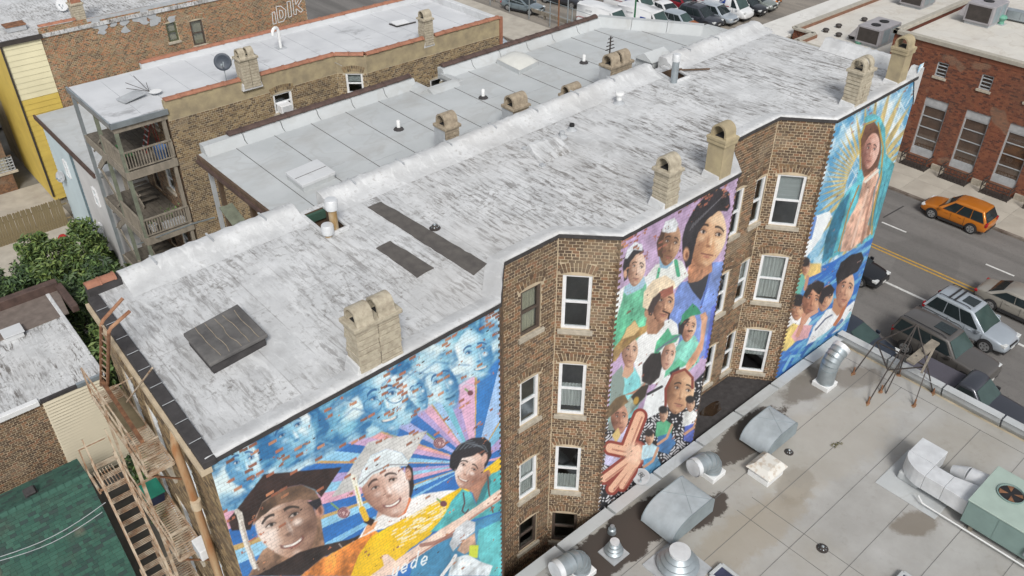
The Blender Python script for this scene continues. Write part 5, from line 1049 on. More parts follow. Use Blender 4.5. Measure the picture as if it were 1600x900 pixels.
# black antenna loops stencilled on that dish
dd = Vector((-.75, -.55, .45)).normalized(); aa = dd.cross(Vector((0, 0, 1))).normalized(); bb = aa.cross(dd)
for k in range(4):
    ctr = c0 + (aa * (.06 * math.cos(k * 1.57)) + bb * (.05 * math.sin(k * 1.57) + .06)) - dd * .035; m.tube([ctr + (aa * math.cos(g) + bb * math.sin(g)) * .045 for g in [i * 6.283 / 10 for i in range(11)]], .008, 5)
mo = m.build('emblem', m_metal_dk, [o for o in bpy.data.objects if o.name.startswith('satellite_dish')][0])
# ================================================================= neighbour with the pale grey membrane roof
MBd = thing('flat_roof_building', 'neighbouring building with clean pale grey membrane roof and row of chimneys', 'building', (20, 24, 0))
ZM = lambda x: 14.68 + .014 * (x - 9.5)
poly = [(9.45, 20.72), (32.2, 20.72), (32.0, 23.0), (29.35, 27.5), (20.0, 27.5), (20.0, 26.4), (18.6, 26.4), (18.6, 27.5), (12.2, 27.5), (9.45, 27.35)]
m = MB(); m.prism(poly, lambda x, y: ZM(x) - .16, lambda x, y: ZM(x)); m.build('roof', m_memb, MBd)
m = MB(); m.box(13, 20.75, -.25, 28.8, 26.3, 14.4); m.build('wall', m_mort2, MBd)
W = Wall((13, 27.48), (29.3, 27.48), (0, 1)); m = MB(); m.box(13, 26.35, -.25, 18.55, 27.48, 14.5); m.box(20.05, 26.35, -.25, 29.2, 27.48, 14.5); m.build('wall', m_mort2, MBd)
m = MB(); m.prism([(28.8, 20.75), (31.9, 20.75), (31.7, 23.0), (29.1, 27.4)], -.25, 14.4); m.build('street_wall', m_mort2, MBd)
m_cream = M('cream_siding', (.52, .47, .355), .6, var=.08, scale=1)
for i in range(10): m = MB(); z = 14.55 - i * .2; m.hexa([(20.02, 26.45, z - .2), (20.05, 26.45, z - .2), (20.05, 27.4, z - .2), (20.02, 27.4, z - .2), (20.0, 26.45, z), (20.05, 26.45, z), (20.05, 27.4, z), (20.0, 27.4, z)]); m.build('siding_board', m_cream, MBd)
for x in [10.6 + 1.5 * i for i in range(14)]:
    y1 = 27.0 if not 18.4 < x < 20.2 else 26.0; m = MB(); m.bar((x, 21.2, ZM(x) + .006), (x + .04, y1, ZM(x) + .006), .024, .01); m.build('membrane_lap', m_seam, MBd)
rg = random.Random(7)
for i in range(9):
    x = 11.5 + 1.5 * i * 1.3; y = 22.2 + rg.random() * 3.6; m = MB(); m.bar((x, y, ZM(x) + .005), (x + 1.4, y + .02, ZM(x + 1.4) + .005), .014, .006); m.build('membrane_lap', m_lead, MBd)
def upstand(pts, h, nm='upstand', w=.34, side=1):
    for a, b in zip(pts, pts[1:]):
        a, b = Vector((*a, ZM(a[0]) - .02)), Vector((*b, ZM(b[0]) - .02)); n = max(1, round((b - a).length / 1.55))
        N = Vector(((b - a).y, -(b - a).x, 0)).normalized() * side
        for i in range(n):
            p, q = a.lerp(b, i / n), a.lerp(b, (i + 1) / n - .004); m = MB(); V = []
            for P_ in (p, q): V += [P_ + N * .42, P_ + N * .2 + Vector((0, 0, .12)), P_ + N * .1 + Vector((0, 0, h)), P_ - N * (w - .1) + Vector((0, 0, h)), P_ - N * (w - .1)]
            m.add(V, [(k, k + 1, 6 + k, 5 + k) for k in range(4)] + [(0, 1, 2, 3, 4), (9, 8, 7, 6, 5)]); m.build(nm, m_memb, MBd, smooth=50)
upstand([(9.6, 27.25), (18.6, 27.25)], .34); upstand([(18.6, 27.2), (18.6, 26.3), (20.0, 26.3), (20.0, 27.2)], .16, w=.2); upstand([(20.0, 27.25), (29.3, 27.25)], .34); upstand([(29.3, 27.3), (31.9, 23.1), (32.1, 20.9)], .42)
coping(MBd, (10.6, 27.36), (18.5, 27.36), ZM(10.6) + .36, ZM(18.5) + .36, .30, m_clay_d, r=.11); coping(MBd, (20.1, 27.36), (29.2, 27.36), ZM(20) + .36, ZM(29.2) + .36, .30, m_clay_d, r=.11)
def south_wall(x0, x1): m = MB(); m.box(x0, 20.78, 14.5, x1, 21.02, ZM(x1) + .48); m.build('south_parapet', m_stucco, MBd); coping(MBd, (x0, 20.9), (x1, 20.9), ZM(x0) + .5, ZM(x1) + .5, .32, m_clay_d, r=.11)
south_wall(12.2, 15.35); south_wall(16.2, 18.4); south_wall(22.3, 23.3)
chimney(MBd, 15.5, 16.08, 21.05, 21.6, ZM(15), 15.9, 1, mat=m_cement_b, side=m_lead, skirt=False); chimney(MBd, 18.52, 19.25, 21.05, 21.6, ZM(18), 15.72, 1, mat=m_cement_b, side=m_lead, skirt=False); chimney(MBd, 21.35, 22.05, 21.1, 21.6, ZM(21), 15.36, 1, mat=m_cement_b, side=m_lead, skirt=False); chimney(MBd, 23.5, 24.7, 21.05, 21.6, ZM(23), 16.0, 2, mat=m_cement_b, side=m_lead, skirt=False)
m = MB(); m.box(25.9, 21.0, ZM(26), 27.0, 21.9, ZM(26) + .75); m.add([(25.8, 20.95, 15.7), (27.1, 20.95, 15.7), (27.1, 21.95, 15.7), (25.8, 21.95, 15.7), (25.85, 21.45, 15.98), (27.05, 21.45, 15.98)], [(0, 1, 5, 4), (2, 3, 4, 5), (3, 0, 4), (1, 2, 5)]); m.build('bulkhead', m_memb, MBd)
# alley end: fascia and porch posts
m = MB(); m.box(9.38, 20.75, 14.5, 9.45, 27.4, 14.66); m.build('fascia', m_wood_b, MBd)
m = MB(); m.box(9.30, 20.75, 14.38, 9.38, 27.35, 14.5); m.build('gutter', m_clay_d, MBd)
for (x, y, mt, w) in ((9.62, 27.1, m_lead, .13), (9.75, 26.75, m_wood_b, .15), (9.75, 24.3, m_wood_b, .15), (9.7, 21.6, m_wood_b, .15)): m = MB(); m.box(x - w / 2, y - w / 2, -.25, x + w / 2, y + w / 2, 14.5); m.build('porch_post', mt, MBd)
m = MB(); m.bar((9.75, 26.7, 12.8), (9.75, 25.0, 12.2), .5, .05); m.build('awning_board', m_wood_g, MBd)
for z in (11.2, 7.7, 4.2): m = MB(); m.box(9.7, 20.9, z, 13, 27.2, z + .1); m.build('porch_deck', m_wood, MBd)
# things on this roof
t = thing('dome_skylight', 'white framed plastic dome skylight on the pale membrane roof', 'skylight', (23.9, 26.0, ZM(24)))
c4 = [pz(812, 114, 14.95), pz(842, 99, 14.95), pz(806, 84, 14.95), pz(776, 96, 14.95)]
m = MB(); m.prism([(p.x, p.y) for p in c4], 14.8, 15.05); m.build('kerb', m_memb, t, bevel=.02)
cc = sum(c4, Vector()) / 4; m = MB(); V = []; n = 8
for i in range(n + 1):
    for j in range(n + 1):
        u, v = i / n, j / n; p = c4[0].lerp(c4[1], u).lerp(c4[3].lerp(c4[2], u), v); V.append((p.x, p.y, 15.06 + .26 * (math.sin(math.pi * u) * math.sin(math.pi * v)) ** .5))
m.add(V, [(i * (n + 1) + j, (i + 1) * (n + 1) + j, (i + 1) * (n + 1) + j + 1, i * (n + 1) + j + 1) for i in range(n) for j in range(n)]); m.build('dome', M('milky_plastic', (.62, .62, .58), .3, var=.1), t, smooth='all')
t = thing('roof_hatch', 'flat white box hatch with folded lid on the pale membrane roof', 'hatch', (11.7, 23.5, ZM(11.7)))
c4 = [pz(473, 289, 14.95), pz(522, 269, 14.95), pz(495, 250, 14.95), pz(448, 270, 14.95)]
m = MB(); m.prism([(p.x * .999, p.y * .999) for p in c4], 14.66, 14.86); m.build('kerb', m_memb, t); m = MB(); cc = sum(c4, Vector()) / 4; m.prism([tuple((cc + (p - cc) * 1.06).xy) for p in c4], 14.86, 14.97); lo = m.build('lid', m_memb_w, t, bevel=.015)
a, b = c4[0].lerp(c4[3], .45), c4[1].lerp(c4[2], .45); m = MB(); m.bar((a.x, a.y, 14.975), (b.x, b.y, 14.975), .02, .012); m.build('lid_seam', m_seam, lo)
for i, (x, y, lb) in enumerate(((623, 201, 'white vent stub on the pale membrane roof nearest the light notch'), (755, 154, 'white vent stub on the pale membrane roof near a single chimney'), (912, 102, 'white vent stub on the pale membrane roof behind the twin chimney'))):
    q = pz(x, y, ZM(18)); z = ZM(q.x); t = thing('vent_stub', lb, 'vent', (q.x, q.y, z)); m = MB(); m.lathe([(.07, 0), (.07, .34), (.055, .36), (.01, .37)], (q.x, q.y, z), 12); m.build('pipe', m_pipew, t, smooth=40); m = MB(); m.lathe([(.2, 0), (.17, .05), (.08, .09)], (q.x, q.y, z), 10); m.build('boot', m_black, t)
t = thing('tv_antenna', 'small dark aerial standing behind the twin chimney', 'antenna', (24.3, 21.9, ZM(24))); m = MB(); m.tube([(24.3, 21.9, ZM(24)), (24.3, 21.9, 16.9)], .03, 6); m.build('mast', m_metal_dk, t)
for k in range(4): m = MB(); z = 16.4 + .14 * k; m.bar((24.3 - .25 + .04 * k, 21.9, z), (24.3 + .25 - .04 * k, 21.9, z), .03); m.build('element', m_metal_dk, t)

# ================================================================= building with white roof, clay coping and wooden back porch
WB = thing('white_roof_building', 'tan brick building with white roof, clay tile coping and wooden back porches', 'building', (21, 41, 0))
ZW = lambda x: 11.95
wp = [(12.25, 38.4), (21.4, 38.4), (22.6, 37.35), (31.8, 37.3), (31.8, 44.3), (12.25, 44.3)]
m = MB(); m.prism([(9.7, 38.35), (12.25, 38.6), (21.4, 38.6), (22.7, 37.55), (31.6, 37.5), (31.6, 44.1), (9.75, 44.1)], 11.75, 11.95)
def wroof():
    t = NT('white_roof_coat'); f = t.noise(.5, 6); c = t.ramp(f, [(.35, (.50, .515, .535)), (.65, (.585, .60, .62))]); s = t.noise(1.2, 8, .7, (.8, 1.6, 1)); pt = t.ramp(t.noise(.18, 3), [(.52, 0), (.66, 1)])
    c = t.mix(t.math('MULTIPLY', t.ramp(s, [(.5, 0), (.62, .75)]), pt), c, (.17, .17, .175)); t.bump(t.noise(3, 5), .2, .03); return t.fin(c, .65)
m.build('roof', wroof(), WB)
for x in [11.2 + 1.45 * i for i in range(14)]: m = MB(); m.bar((x, 38.7 if x < 21 else 37.7, 11.955), (x, 43.8, 11.955), .02, .01); m.build('membrane_lap', m_lead, WB)
for k, (a, b) in enumerate(zip(wp[:3], wp[1:4])):
    w = Wall(a, b, (0, -1)); hs = []
    if k == 0: h = px_hole(w, (431, 178), (455, 141)); hs = [h, (h[0] - 4.2, h[1] - .1, h[2] - 4.1, h[3])] if False else [h]
    if k == 1: h = px_hole(w, (543, 146), (566, 115)); hs = [(max(.12, h[0]), h[1], min(w.L - .12, h[2]), h[3])]
    if k == 2: hs = [(4.0, 8.1, 4.9, 9.9)]
    brick_wall(WB, w, -.25, 11.35, hs, m_btan, m_mort2, arches=[arch_rect(h) for h in hs], seed=30 + k, vmin=1.5 if k == 0 else 5)
    for i, h in enumerate(hs): brick_arch(WB, w, h, m_btan, i); window(WB, w, h, behind=(m_blind, .55, 1) if k == 1 else None)
    m = MB(); n = w.N; m.hexa([w.at(0, 11.35, 0), w.at(w.L, 11.35, 0), w.at(w.L, 11.35, -.3), w.at(0, 11.35, -.3), w.at(0, 12.3, .0), w.at(w.L, 12.3, .0), w.at(w.L, 12.3, -.3), w.at(0, 12.3, -.3)]); m.build('stucco_band', m_stucco, WB)
wA = Wall(wp[0], wp[1], (0, -1)); hw = px_hole(wA, (431, 178), (455, 141))
t = thing('window_air_conditioner', 'white air conditioner hanging in the window of the tan brick wall', 'air conditioner', wA.at((hw[0] + hw[2]) / 2, hw[1], .2)); m = MB(); c = wA.at((hw[0] + hw[2]) / 2 - .05, hw[1] + .26, .16); m.obox(c, wA.U * .32, wA.N * .28, (0, 0, .21)); m.build('case', m_white, t, bevel=.02)
m = MB(); [m.obox(c + wA.N * .285 + Vector((0, 0, -.15 + .06 * k)), wA.U * .26, wA.N * .006, (0, 0, .012)) for k in range(6)]; m.build('grille', m_lead, t)
for a, b, x in (((12.3, 38.52), (16.1, 38.52), 0), ((17.15, 38.52), (21.4, 38.52), 0), ((21.45, 38.48), (22.6, 37.48), 0), ((22.65, 37.45), (26.35, 37.43), 0), ((27.1, 37.43), (31.75, 37.42), 0)): coping(WB, a, b, 12.32, 12.32, .36, m_clay, r=.13, step=.75)
coping(WB, (13.4, 44.15), (31.6, 44.15), 12.25, 12.25, .34, m_clay, r=.12, step=.75); m = MB(); m.box(13.4, 44.0, 11.9, 31.7, 44.3, 12.25); m.build('north_parapet', m_memb_w, WB)
m = MB(); m.box(31.5, 37.4, 11.9, 31.85, 44.3, 12.35); m.build('street_parapet', m_memb_w, WB, bevel=.04); m = MB(); m.box(31.72, 37.22, 10.4, 31.92, 37.4, 12.4); m.build('corner_pier', m_clay, WB)
m = MB(); m.box(12.3, 44.1, -.25, 31.8, 44.28, 11.9); m.build('wall', m_mort2, WB); m = MB(); m.box(31.6, 37.4, -.25, 31.8, 44.2, 11.9); m.build('wall', m_mort2, WB)
wB = Wall((12.27, 44.2), (12.27, 38.42), (-1, 0)); hb = [(1.0, z, 1.9, z + 2.05) for z in (9.6, 6.0, 2.4)] + [(3.2, z + .8, 4.1, z + 2.1) for z in (9.6, 6.0, 2.4)]
brick_wall(WB, wB, -.25, 11.8, hb, m_bmain, m_mort, seed=40, vmin=1.0)
for i, h in enumerate(hb): window(WB, wB, h, frame=m_dkpaint if i < 3 else m_white, sill=i > 2, part='door' if i < 3 else 'window')
chimney(WB, 16.15, 17.05, 38.2, 38.85, 11.9, 13.3, 2); chimney(WB, 26.42, 27.0, 37.3, 37.9, 11.9, 13.25, 1)
m = MB(); m.box(9.62, 38.28, 11.72, 12.3, 38.36, 11.98); m.box(9.62, 38.3, 11.72, 9.7, 44.15, 11.98); m.build('porch_fascia', m_galv, WB)
m = MB(); m.box(9.75, 38.4, 11.45, 12.25, 38.5, 11.72); m.box(9.75, 38.5, 11.45, 9.85, 44.1, 11.72); m.build('porch_beam', m_wood, WB)
for (x, y, mt) in ((9.85, 38.5, m_wood_g), (9.85, 41.2, m_wood_g), (9.8, 44.0, m_galv), (12.05, 38.5, m_wood), (11.0, 44.0, m_wood)):
    m = MB(); m.box(x - .08, y - .08, -.25, x + .08, y + .08, 11.5); m.build('porch_post', mt, WB)
for z in (9.45, 5.85, 2.25):
    for k in range(9): m = MB(); x = 9.85 + .265 * k; m.box(x, 38.45, z - .05, x + .25, 44.0, z); m.build('deck_board', m_deck, WB)
    m = MB(); m.box(9.78, 38.36, z - .38, 12.2, 38.44, z + .01); m.box(9.74, 38.4, z - .38, 9.82, 44.0, z + .01); m.build('rim_joist', m_wood, WB)
    def railing(a, b, zz, n):
        m = MB(); a, b = Vector((*a, zz)), Vector((*b, zz)); m.bar(a + Vector((0, 0, .98)), b + Vector((0, 0, .98)), .10, .06); m.bar(a + Vector((0, 0, .12)), b + Vector((0, 0, .12)), .06, .05)
        for i in range(n + 1): p = a.lerp(b, i / n); m.bar(p + Vector((0, 0, .1)), p + Vector((0, 0, .97)), .045)
        m.build('railing', m_wood, WB)
    railing((9.9, 38.42), (12.15, 38.42), z, 17); railing((9.8, 38.5), (9.8, 41.1), z, 18)
    if z > 3:
        zb = z - 3.6
        for x in (9.95, 10.85): m = MB(); m.bar((x, 41.3, z - .1), (x, 43.9, zb + 1.7), .05, .28); m.bar((x, 43.9, zb + 1.75), (x, 43.9, zb + 1.7), .05, .2); m.bar((x, 41.3, z + .85), (x, 43.9, zb + 2.65), .05, .09); m.bar((x + .02, 43.7, zb + 1.7), (x + .02, 41.3, zb + .05), .05, .28); m.build('stair_stringer', m_wood, WB)
        for i in range(9): m = MB(); t_ = i / 9; y = 41.35 + 2.5 * t_; zz = z - .1 - 1.75 * t_; m.box(9.95, y, zz, 10.85, y + .26, zz + .04); m.build('stair_tread', m_deck, WB)
        for i in range(8): m = MB(); t_ = i / 8; y = 43.5 - 2.2 * t_; zz = zb + 1.6 - 1.5 * t_; m.box(10.9, y, zz, 11.7, y + .26, zz + .04); m.build('stair_tread', m_deck, WB)
m = MB()
for k in range(16): m.bar((9.9 + .15 * k, 38.42, .1), (9.9 + .15 * k + 1.1, 38.42, 1.9), .04, .02, (0, 1, 0)) if k < 9 else None; m.bar((10.0 + .15 * k * .9, 38.44, 1.9), (10.0 + .15 * k * .9 - .5, 38.44, .1), .04, .02, (0, 1, 0))
m.build('lattice', m_wood_b, WB)
# things on the porches
def pot(x, y, z, label, mt, n=60, h=.7, r=.38, box_=None):
    t = thing('potted_plant', label, 'plant', (x, y, z)); m = MB()
    if box_: m.box(x - .55, y - .16, z, x + .55, y + .16, z + .26)
    else: m.lathe([(.14, 0), (.2, .3), (.22, .34)], (x, y, z), 12)
    m.build('planter', mt, t); rg = random.Random(int(x * 50 + y)); m = MB()
    for i in range(n):
        a = Vector((x + rg.gauss(0, r), y + rg.gauss(0, r * .5), z + .3 + rg.random() * h)); s = .1; m.quad(a, a + Vector((rg.uniform(-s, s), rg.uniform(-s, s), s)), a + Vector((rg.uniform(-s, s), rg.uniform(-s, s), s * .3)))
    m.build('foliage', m_leaf, t, fix=False)
def leafmat(name, c1, c2):
    t = NT(name); g = t.node('ShaderNodeNewGeometry'); c = t.ramp(g.outputs['Random Per Island'], [(.0, c2), (.5, c1), (1, tuple(min(1, k * 1.5) for k in c1))]); t.b.inputs['Subsurface Weight'].default_value = 0
    return t.fin(c, .6)
m_leaf = leafmat('leaf_green', (.075, .125, .035), (.025, .05, .016)); m_leaf_y = leafmat('leaf_light', (.115, .16, .04), (.04, .07, .02)); m_leaf_d = leafmat('leaf_dark', (.035, .065, .026), (.012, .026, .01)); m_leaf_b = leafmat('leaf_brownish', (.10, .105, .04), (.05, .05, .022))
pot(11.4, 38.85, 5.86, 'leafy plant in white planter on the middle porch', m_white, box_=True); pot(10.4, 38.9, 5.86, 'small plant in white tub at the porch railing', m_white, 24, .3, .2)
t = thing('step_ladder', 'red folding ladder leaning on the top porch wall', 'ladder', (11.5, 40.0, 9.46)); m = MB()
for y in (39.85, 40.3): m.bar((11.3, y, 9.46), (12.0, y, 11.3), .06, .04); m.bar((12.05, y, 9.46), (11.95, y, 11.3), .05, .03)
m.build('rails', M('red_fibreglass', (.30, .045, .035), .6), t); 
for k in range(6): m = MB(); m.bar((11.36 + .1 * k, 39.85, 9.7 + .27 * k), (11.36 + .1 * k, 40.3, 9.7 + .27 * k), .06, .03); m.build('rung', m_alu, t)
t = thing('blue_tub', 'blue plastic tub behind the top porch railing', 'tub', (11.7, 38.85, 9.46)); m = MB(); m.lathe([(.26, 0), (.33, .55), (.35, .56), (.33, .58), (.30, .56), (.24, .05)], (11.7, 38.85, 9.46), 16, cap=False); m.lathe([(.26, .0), (.25, .03)], (11.7, 38.85, 9.46), 16); m.build('tub', M('blue_plastic', (.10, .20, .42), .5), t, smooth=40)
t = thing('garden_chair', 'green plastic chair on the top porch', 'chair', (10.3, 39.4, 9.46)); mg = M('green_plastic', (.03, .17, .045), .5)
m = MB(); m.box(10.05, 39.15, 9.86, 10.55, 39.65, 9.91); m.build('seat', mg, t, bevel=.02); m = MB(); m.bar((10.08, 39.4, 9.9), (9.98, 39.4, 10.4), .5, .04, (1, 0, 0)); m.build('backrest', mg, t)
for x, y in ((10.08, 39.18), (10.52, 39.18), (10.08, 39.62), (10.52, 39.62)): m = MB(); m.bar((x, y, 9.46), (x, y, 9.87), .04); m.build('leg', mg, t)
# roof fittings of the white roof
dish(15.6, 38.9, 12.0, .42, (-.5, -.75, .25), 'dark blue grey satellite dish beside the clay coping chimney', M('dish_dark', (.06, .075, .10), .5), 1.25)
for x, y, lb in ((16.6, 39.6, 'white curved vent pipe just behind the near chimney'), (17.2, 39.9, 'second white curved vent pipe behind the near chimney'), (20.3, 42.2, 'white gooseneck vent pipe standing alone on the white roof')):
    t = thing('vent_pipe', lb, 'vent pipe', (x, y, 11.95)); m = MB(); m.tube([(x, y, 11.95), (x, y, 12.9)] + [(x - .22 * (1 - math.cos(g)), y - .1 * (1 - math.cos(g)), 12.9 + .22 * math.sin(g)) for g in [math.pi * k / 6 for k in range(1, 7)]] + [(x - .44, y - .2, 12.8)], .085, 10); m.build('pipe', m_pipew, t, smooth=40); m = MB(); m.box(x - .25, y - .25, 11.95, x + .25, y + .25, 11.98); m.build('flashing_plate', m_lead, t)
q = pz(222, 148, 12.0); t = thing('roof_antenna', 'fallen wire antenna and slab on the white porch roof', 'antenna', (q.x, q.y, 11.95)); m = MB(); m.obox((q.x - .55, q.y - .1, 12.1), (.55, .12, .05), (-.08, .35, 0), (0, 0, .035)); m.build('slab', m_lead, t); m = MB(); m.lathe([(.3, .12), (.2, .06), (.01, .02)], (q.x + .55, q.y - .3, 12.0), 14); m.build('dish', m_pipew, t); m = MB()
for dx, dy, dz in ((-.7, .9, .35), (-.2, 1.1, .5), (.25, .9, .1), (-.9, .3, .3)): m.tube([(q.x + .3, q.y - .2, 12.15), (q.x + .3 + dx, q.y - .2 + dy, 12.15 + dz)], .015, 5)
m.build('rod', m_metal_dk, t)
for x in (9.9, 10.4): pass
q = pz(625, 36, 12.0); t = thing('roof_scrap', 'flat white sheet with dark rim lying on the white roof', 'debris', (q.x, q.y, 11.96)); m = MB(); m.obox((q.x, q.y, 12.03), (.45, -.05, 0), (.05, .35, 0), (0, 0, .03)); m.build('sheet', m_white, t); m = MB(); m.bar((q.x - .5, q.y - .4, 12.0), (q.x + .8, q.y - .45, 12.0), .06); m.bar((q.x - .5, q.y - .4, 12.0), (q.x - .55, q.y + .3, 12.0), .06); m.build('rim', m_black, t)
# ================================================================= long orange-brown brick building with yellow siding end
YB = thing('long_brick_building', 'long mottled orange brick building with yellow siding at its rear corner', 'building', (20, 61, 0))
m_yel = M('yellow_siding', (.60, .45, .10), .65, col2=(.50, .37, .085), scale=.9); m_yelw = M('pale_siding', (.70, .65, .44), .65, var=.1, scale=.9); m_yel_d = m_yel
wY = Wall((12.0, 57.4), (30.1, 57.4), (0, -1)); hy = [px_hole(wY, (304, 72), (315, 30)), px_hole(wY, (265, 66), (274, 34))]
hy = [(h[0], h[1], max(h[2], h[0] + .55), h[3]) for h in hy]
topY = lambda u: 11.05 - .0 * u if u < 7 else (10.9 if u < 8 else 10.85)
brick_wall(YB, wY, -.25, topY, hy, m_bor, m_mort2, arches=[arch_rect(h) for h in hy], seed=50, vmin=2)
for i, h in enumerate(hy): brick_arch(YB, wY, h, m_bor, i); window(YB, wY, h, frame=M('green_sash', (.10, .11, .06), .6) if i else m_dkpaint)
m = MB(); m.box(9.8, 57.6, -.25, 30.0, 68, 10.4); m.build('wall', m_mort2, YB)
m = MB(); m.prism([(9.7, 57.3), (30.1, 57.3), (30.1, 68), (9.7, 68)], lambda x, y: 10.45 if x < 11 else 10.5, lambda x, y: 10.66 if x < 11 else 10.75); m.build('roof', silver_roof('old_silver_roof', 1.3), YB)
for i in range(30):
    z = 10.5 - .35 * i; 
    if z < -.2: break
    mt = m_yelw if i < 10 else m_yel
    m = MB(); m.hexa([(9.78, 57.33, z - .345), (12.0, 57.33, z - .345), (12.0, 57.6, z - .345), (9.78, 57.6, z - .345), (9.78, 57.36, z), (12.0, 57.36, z), (12.0, 57.6, z), (9.78, 57.6, z)]); m.build('siding_board', mt, YB)
    m = MB(); m.hexa([(9.72, 57.35, z - .345), (9.79, 57.35, z - .345), (9.79, 64, z - .345), (9.72, 64, z - .345), (9.75, 57.35, z), (9.79, 57.35, z), (9.79, 64, z), (9.75, 64, z)]); m.build('siding_board', m_yel, YB)
m = MB(); m.bar((9.72, 57.3, 10.5), (9.72, 57.3, .3), .1, .1); m.build('downspout', m_metal_dk, YB); m = MB(); m.box(9.6, 57.2, 10.45, 12.1, 57.34, 10.72); m.build('gutter', m_metal_dk, YB)
coping(YB, (12.1, 57.5), (14.3, 57.5), 11.08, 11.08, .34, m_clay, r=.12, step=.7); m = MB(); m.box(14.9, 57.38, 10.8, 30, 57.6, 11.0); m.build('parapet_cap', m_lead, YB)
chimney(YB, 14.25, 14.95, 57.42, 58.1, 10.8, 11.9, 1); m = MB(); m.box(14.3, 57.45, 12.02, 14.9, 58.05, 13.6); m.build('clay_flue', m_clay, YB, bevel=.03)
rg = random.Random(2)
for i in range(16):     # flaking whitewash below the coping
    x = 15.2 + rg.random() * 5.2; z = 10.75 - rg.random() * .9; 
    m = MB(); pts = [(x + (.12 + .22 * rg.random()) * math.cos(g) * 1.3, 57.378 - .002 * i, z + (.12 + .16 * rg.random()) * math.sin(g)) for g in [2 * math.pi * k / 9 for k in range(9)]]; m.quad(*pts); o = m.build('whitewash_flake', m_lead, YB, fix=False); md = o.modifiers.new('t', 'SOLIDIFY'); md.thickness = .004
q = pz(22, 44, 10.8); m = MB(); m.box(q.x - .5, q.y - .4, 10.7, q.x + .6, q.y + .4, 11.0); m.build('roof_box', m_lead, YB); m = MB(); m.box(q.x - .55, q.y - .45, 11.0, q.x + .65, q.y + .45, 11.06); m.build('roof_box_lid', m_rust_d, YB)
q = pz(100, 16, 10.8); dish(q.x, q.y, 10.7, .45, (-.6, -.6, .4), 'pale satellite dish on the long brick building roof', m_memb_w, .5)
# graffiti on the brick: outlined letters
q0, q1 = py(427, 38, 57.36), py(474, 12, 57.36)
def gq(u, v): return (lerp(q0.x, q1.x, u), 57.365, lerp(q0.z - .15, q1.z + .75, v))
gm = MB()
for st in ([(0, .1), (.02, .62), (.10, .64), (.10, .1), (0, .1)], [(.16, .12), (.17, .85), (.32, .82), (.44, .6), (.42, .3), (.32, .12), (.16, .12)], [(.24, .28), (.25, .66), (.33, .62), (.35, .42), (.31, .28), (.24, .28)], [(.50, .25), (.52, .95), (.62, .95), (.60, .25), (.50, .25)], [(.68, .3), (.70, .98), (.78, .98), (.78, .72), (.92, 1.0), (.98, .9), (.84, .66), (.98, .42), (.90, .34), (.77, .56), (.76, .3), (.68, .3)]):
    for a, b in zip(st, st[1:]): gm.bar(gq(*a), gq(*b), .05, .006, (0, 1, 0))
gm.build('graffiti', m_white, YB)
# ================================================================= pale blue sided house
BH = thing('blue_house', 'pale blue sided two storey house with grey flat roof and brown edge', 'house', (14, 50, 0)); m_blue = M('blue_siding', (.50, .60, .64), .65, var=.12, scale=.8); m_pale = M('grey_white_siding', (.56, .56, .56), .65, var=.14, scale=.8)
m = MB(); m.box(10.0, 44.7, -.25, 28, 54.5, 6.7); m.build('wall', m_pale, BH); m = MB(); m.prism([(9.8, 44.6), (28, 44.6), (28, 54.7), (9.8, 54.7)], 6.7, lambda x, y: 6.9 + .02 * (x - 9.8)); m.build('roof', m_memb, BH)
m = MB(); m.box(9.68, 44.6, 6.72, 9.8, 54.7, 6.98); m.build('roof_edge', m_clay_d, BH)
for i in range(28):
    z = 6.65 - .25 * i
    for y0, y1, mt in ((49.4, 54.5, m_blue), (44.7, 49.35, m_pale)): m = MB(); m.hexa([(9.94, y0, z - .245), (10.0, y0, z - .245), (10.0, y1, z - .245), (9.94, y1, z - .245), (9.97, y0, z), (10.0, y0, z), (10.0, y1, z), (9.97, y1, z)]); m.build('siding_board', mt, BH)
m = MB(); m.bar((9.9, 49.38, 6.7), (9.9, 49.38, 0), .14, .1); m.build('downspout', M('slate_blue_metal', (.13, .19, .22), .5), BH)
for y, z in ((51.5, 4.0), (46.5, 4.2), (47.6, 1.4)):
    w = Wall((9.95, y + .5), (9.95, y - .5), (-1, 0)); window(BH, w, (.2, z, .8, z + 1.1), deep=-.06, sill=False, fw=.05)
dish(9.75, 48.0, 1.0, .5, (-.75, -.4, .3), 'big round grey satellite dish against the white siding near the porch', m_lead, .8); dish(9.7, 53.0, 3.0, .36, (-.75, -.4, .3), 'small round grey satellite dish high on the blue siding', m_lead, .5)
# ================================================================= brown brick back building with glass block window
KB = thing('brown_brick_building', 'brown brick building with a glass block window beside the yellow wall', 'building', (5, 64, 0)); w = Wall((-2, 61), (8.4, 61), (0, -1)); h = px_hole(w, (0, 272), (17, 243)); h = (h[2] - 1.3, h[1], h[2], h[3])
brick_wall(KB, w, -.25, 7.0, [h], brick_mat('brick_brown', [(.21, .10, .05), (.17, .085, .045), (.25, .125, .06), (.13, .07, .04)]), M('mortar_brown', (.22, .15, .10), .9), seed=60); window(KB, w, h, frame=m_lead, mid=False, cols=5, rows=4, fw=.04)
m = MB(); m.box(-2, 61.1, -.25, 8.3, 72, 6.9); m.build('wall', m_mort2, KB)
# yard
flat('yard_paving', rc(-6, 44.5, 9.9, 60.9), -.16, m_conc); flat('yard_step', rc(7.6, 50.6, 9.8, 52.2), -.02, m_conc, th=.2)
m_lid = M('slab_pale', (.52, .49, .43), .9)
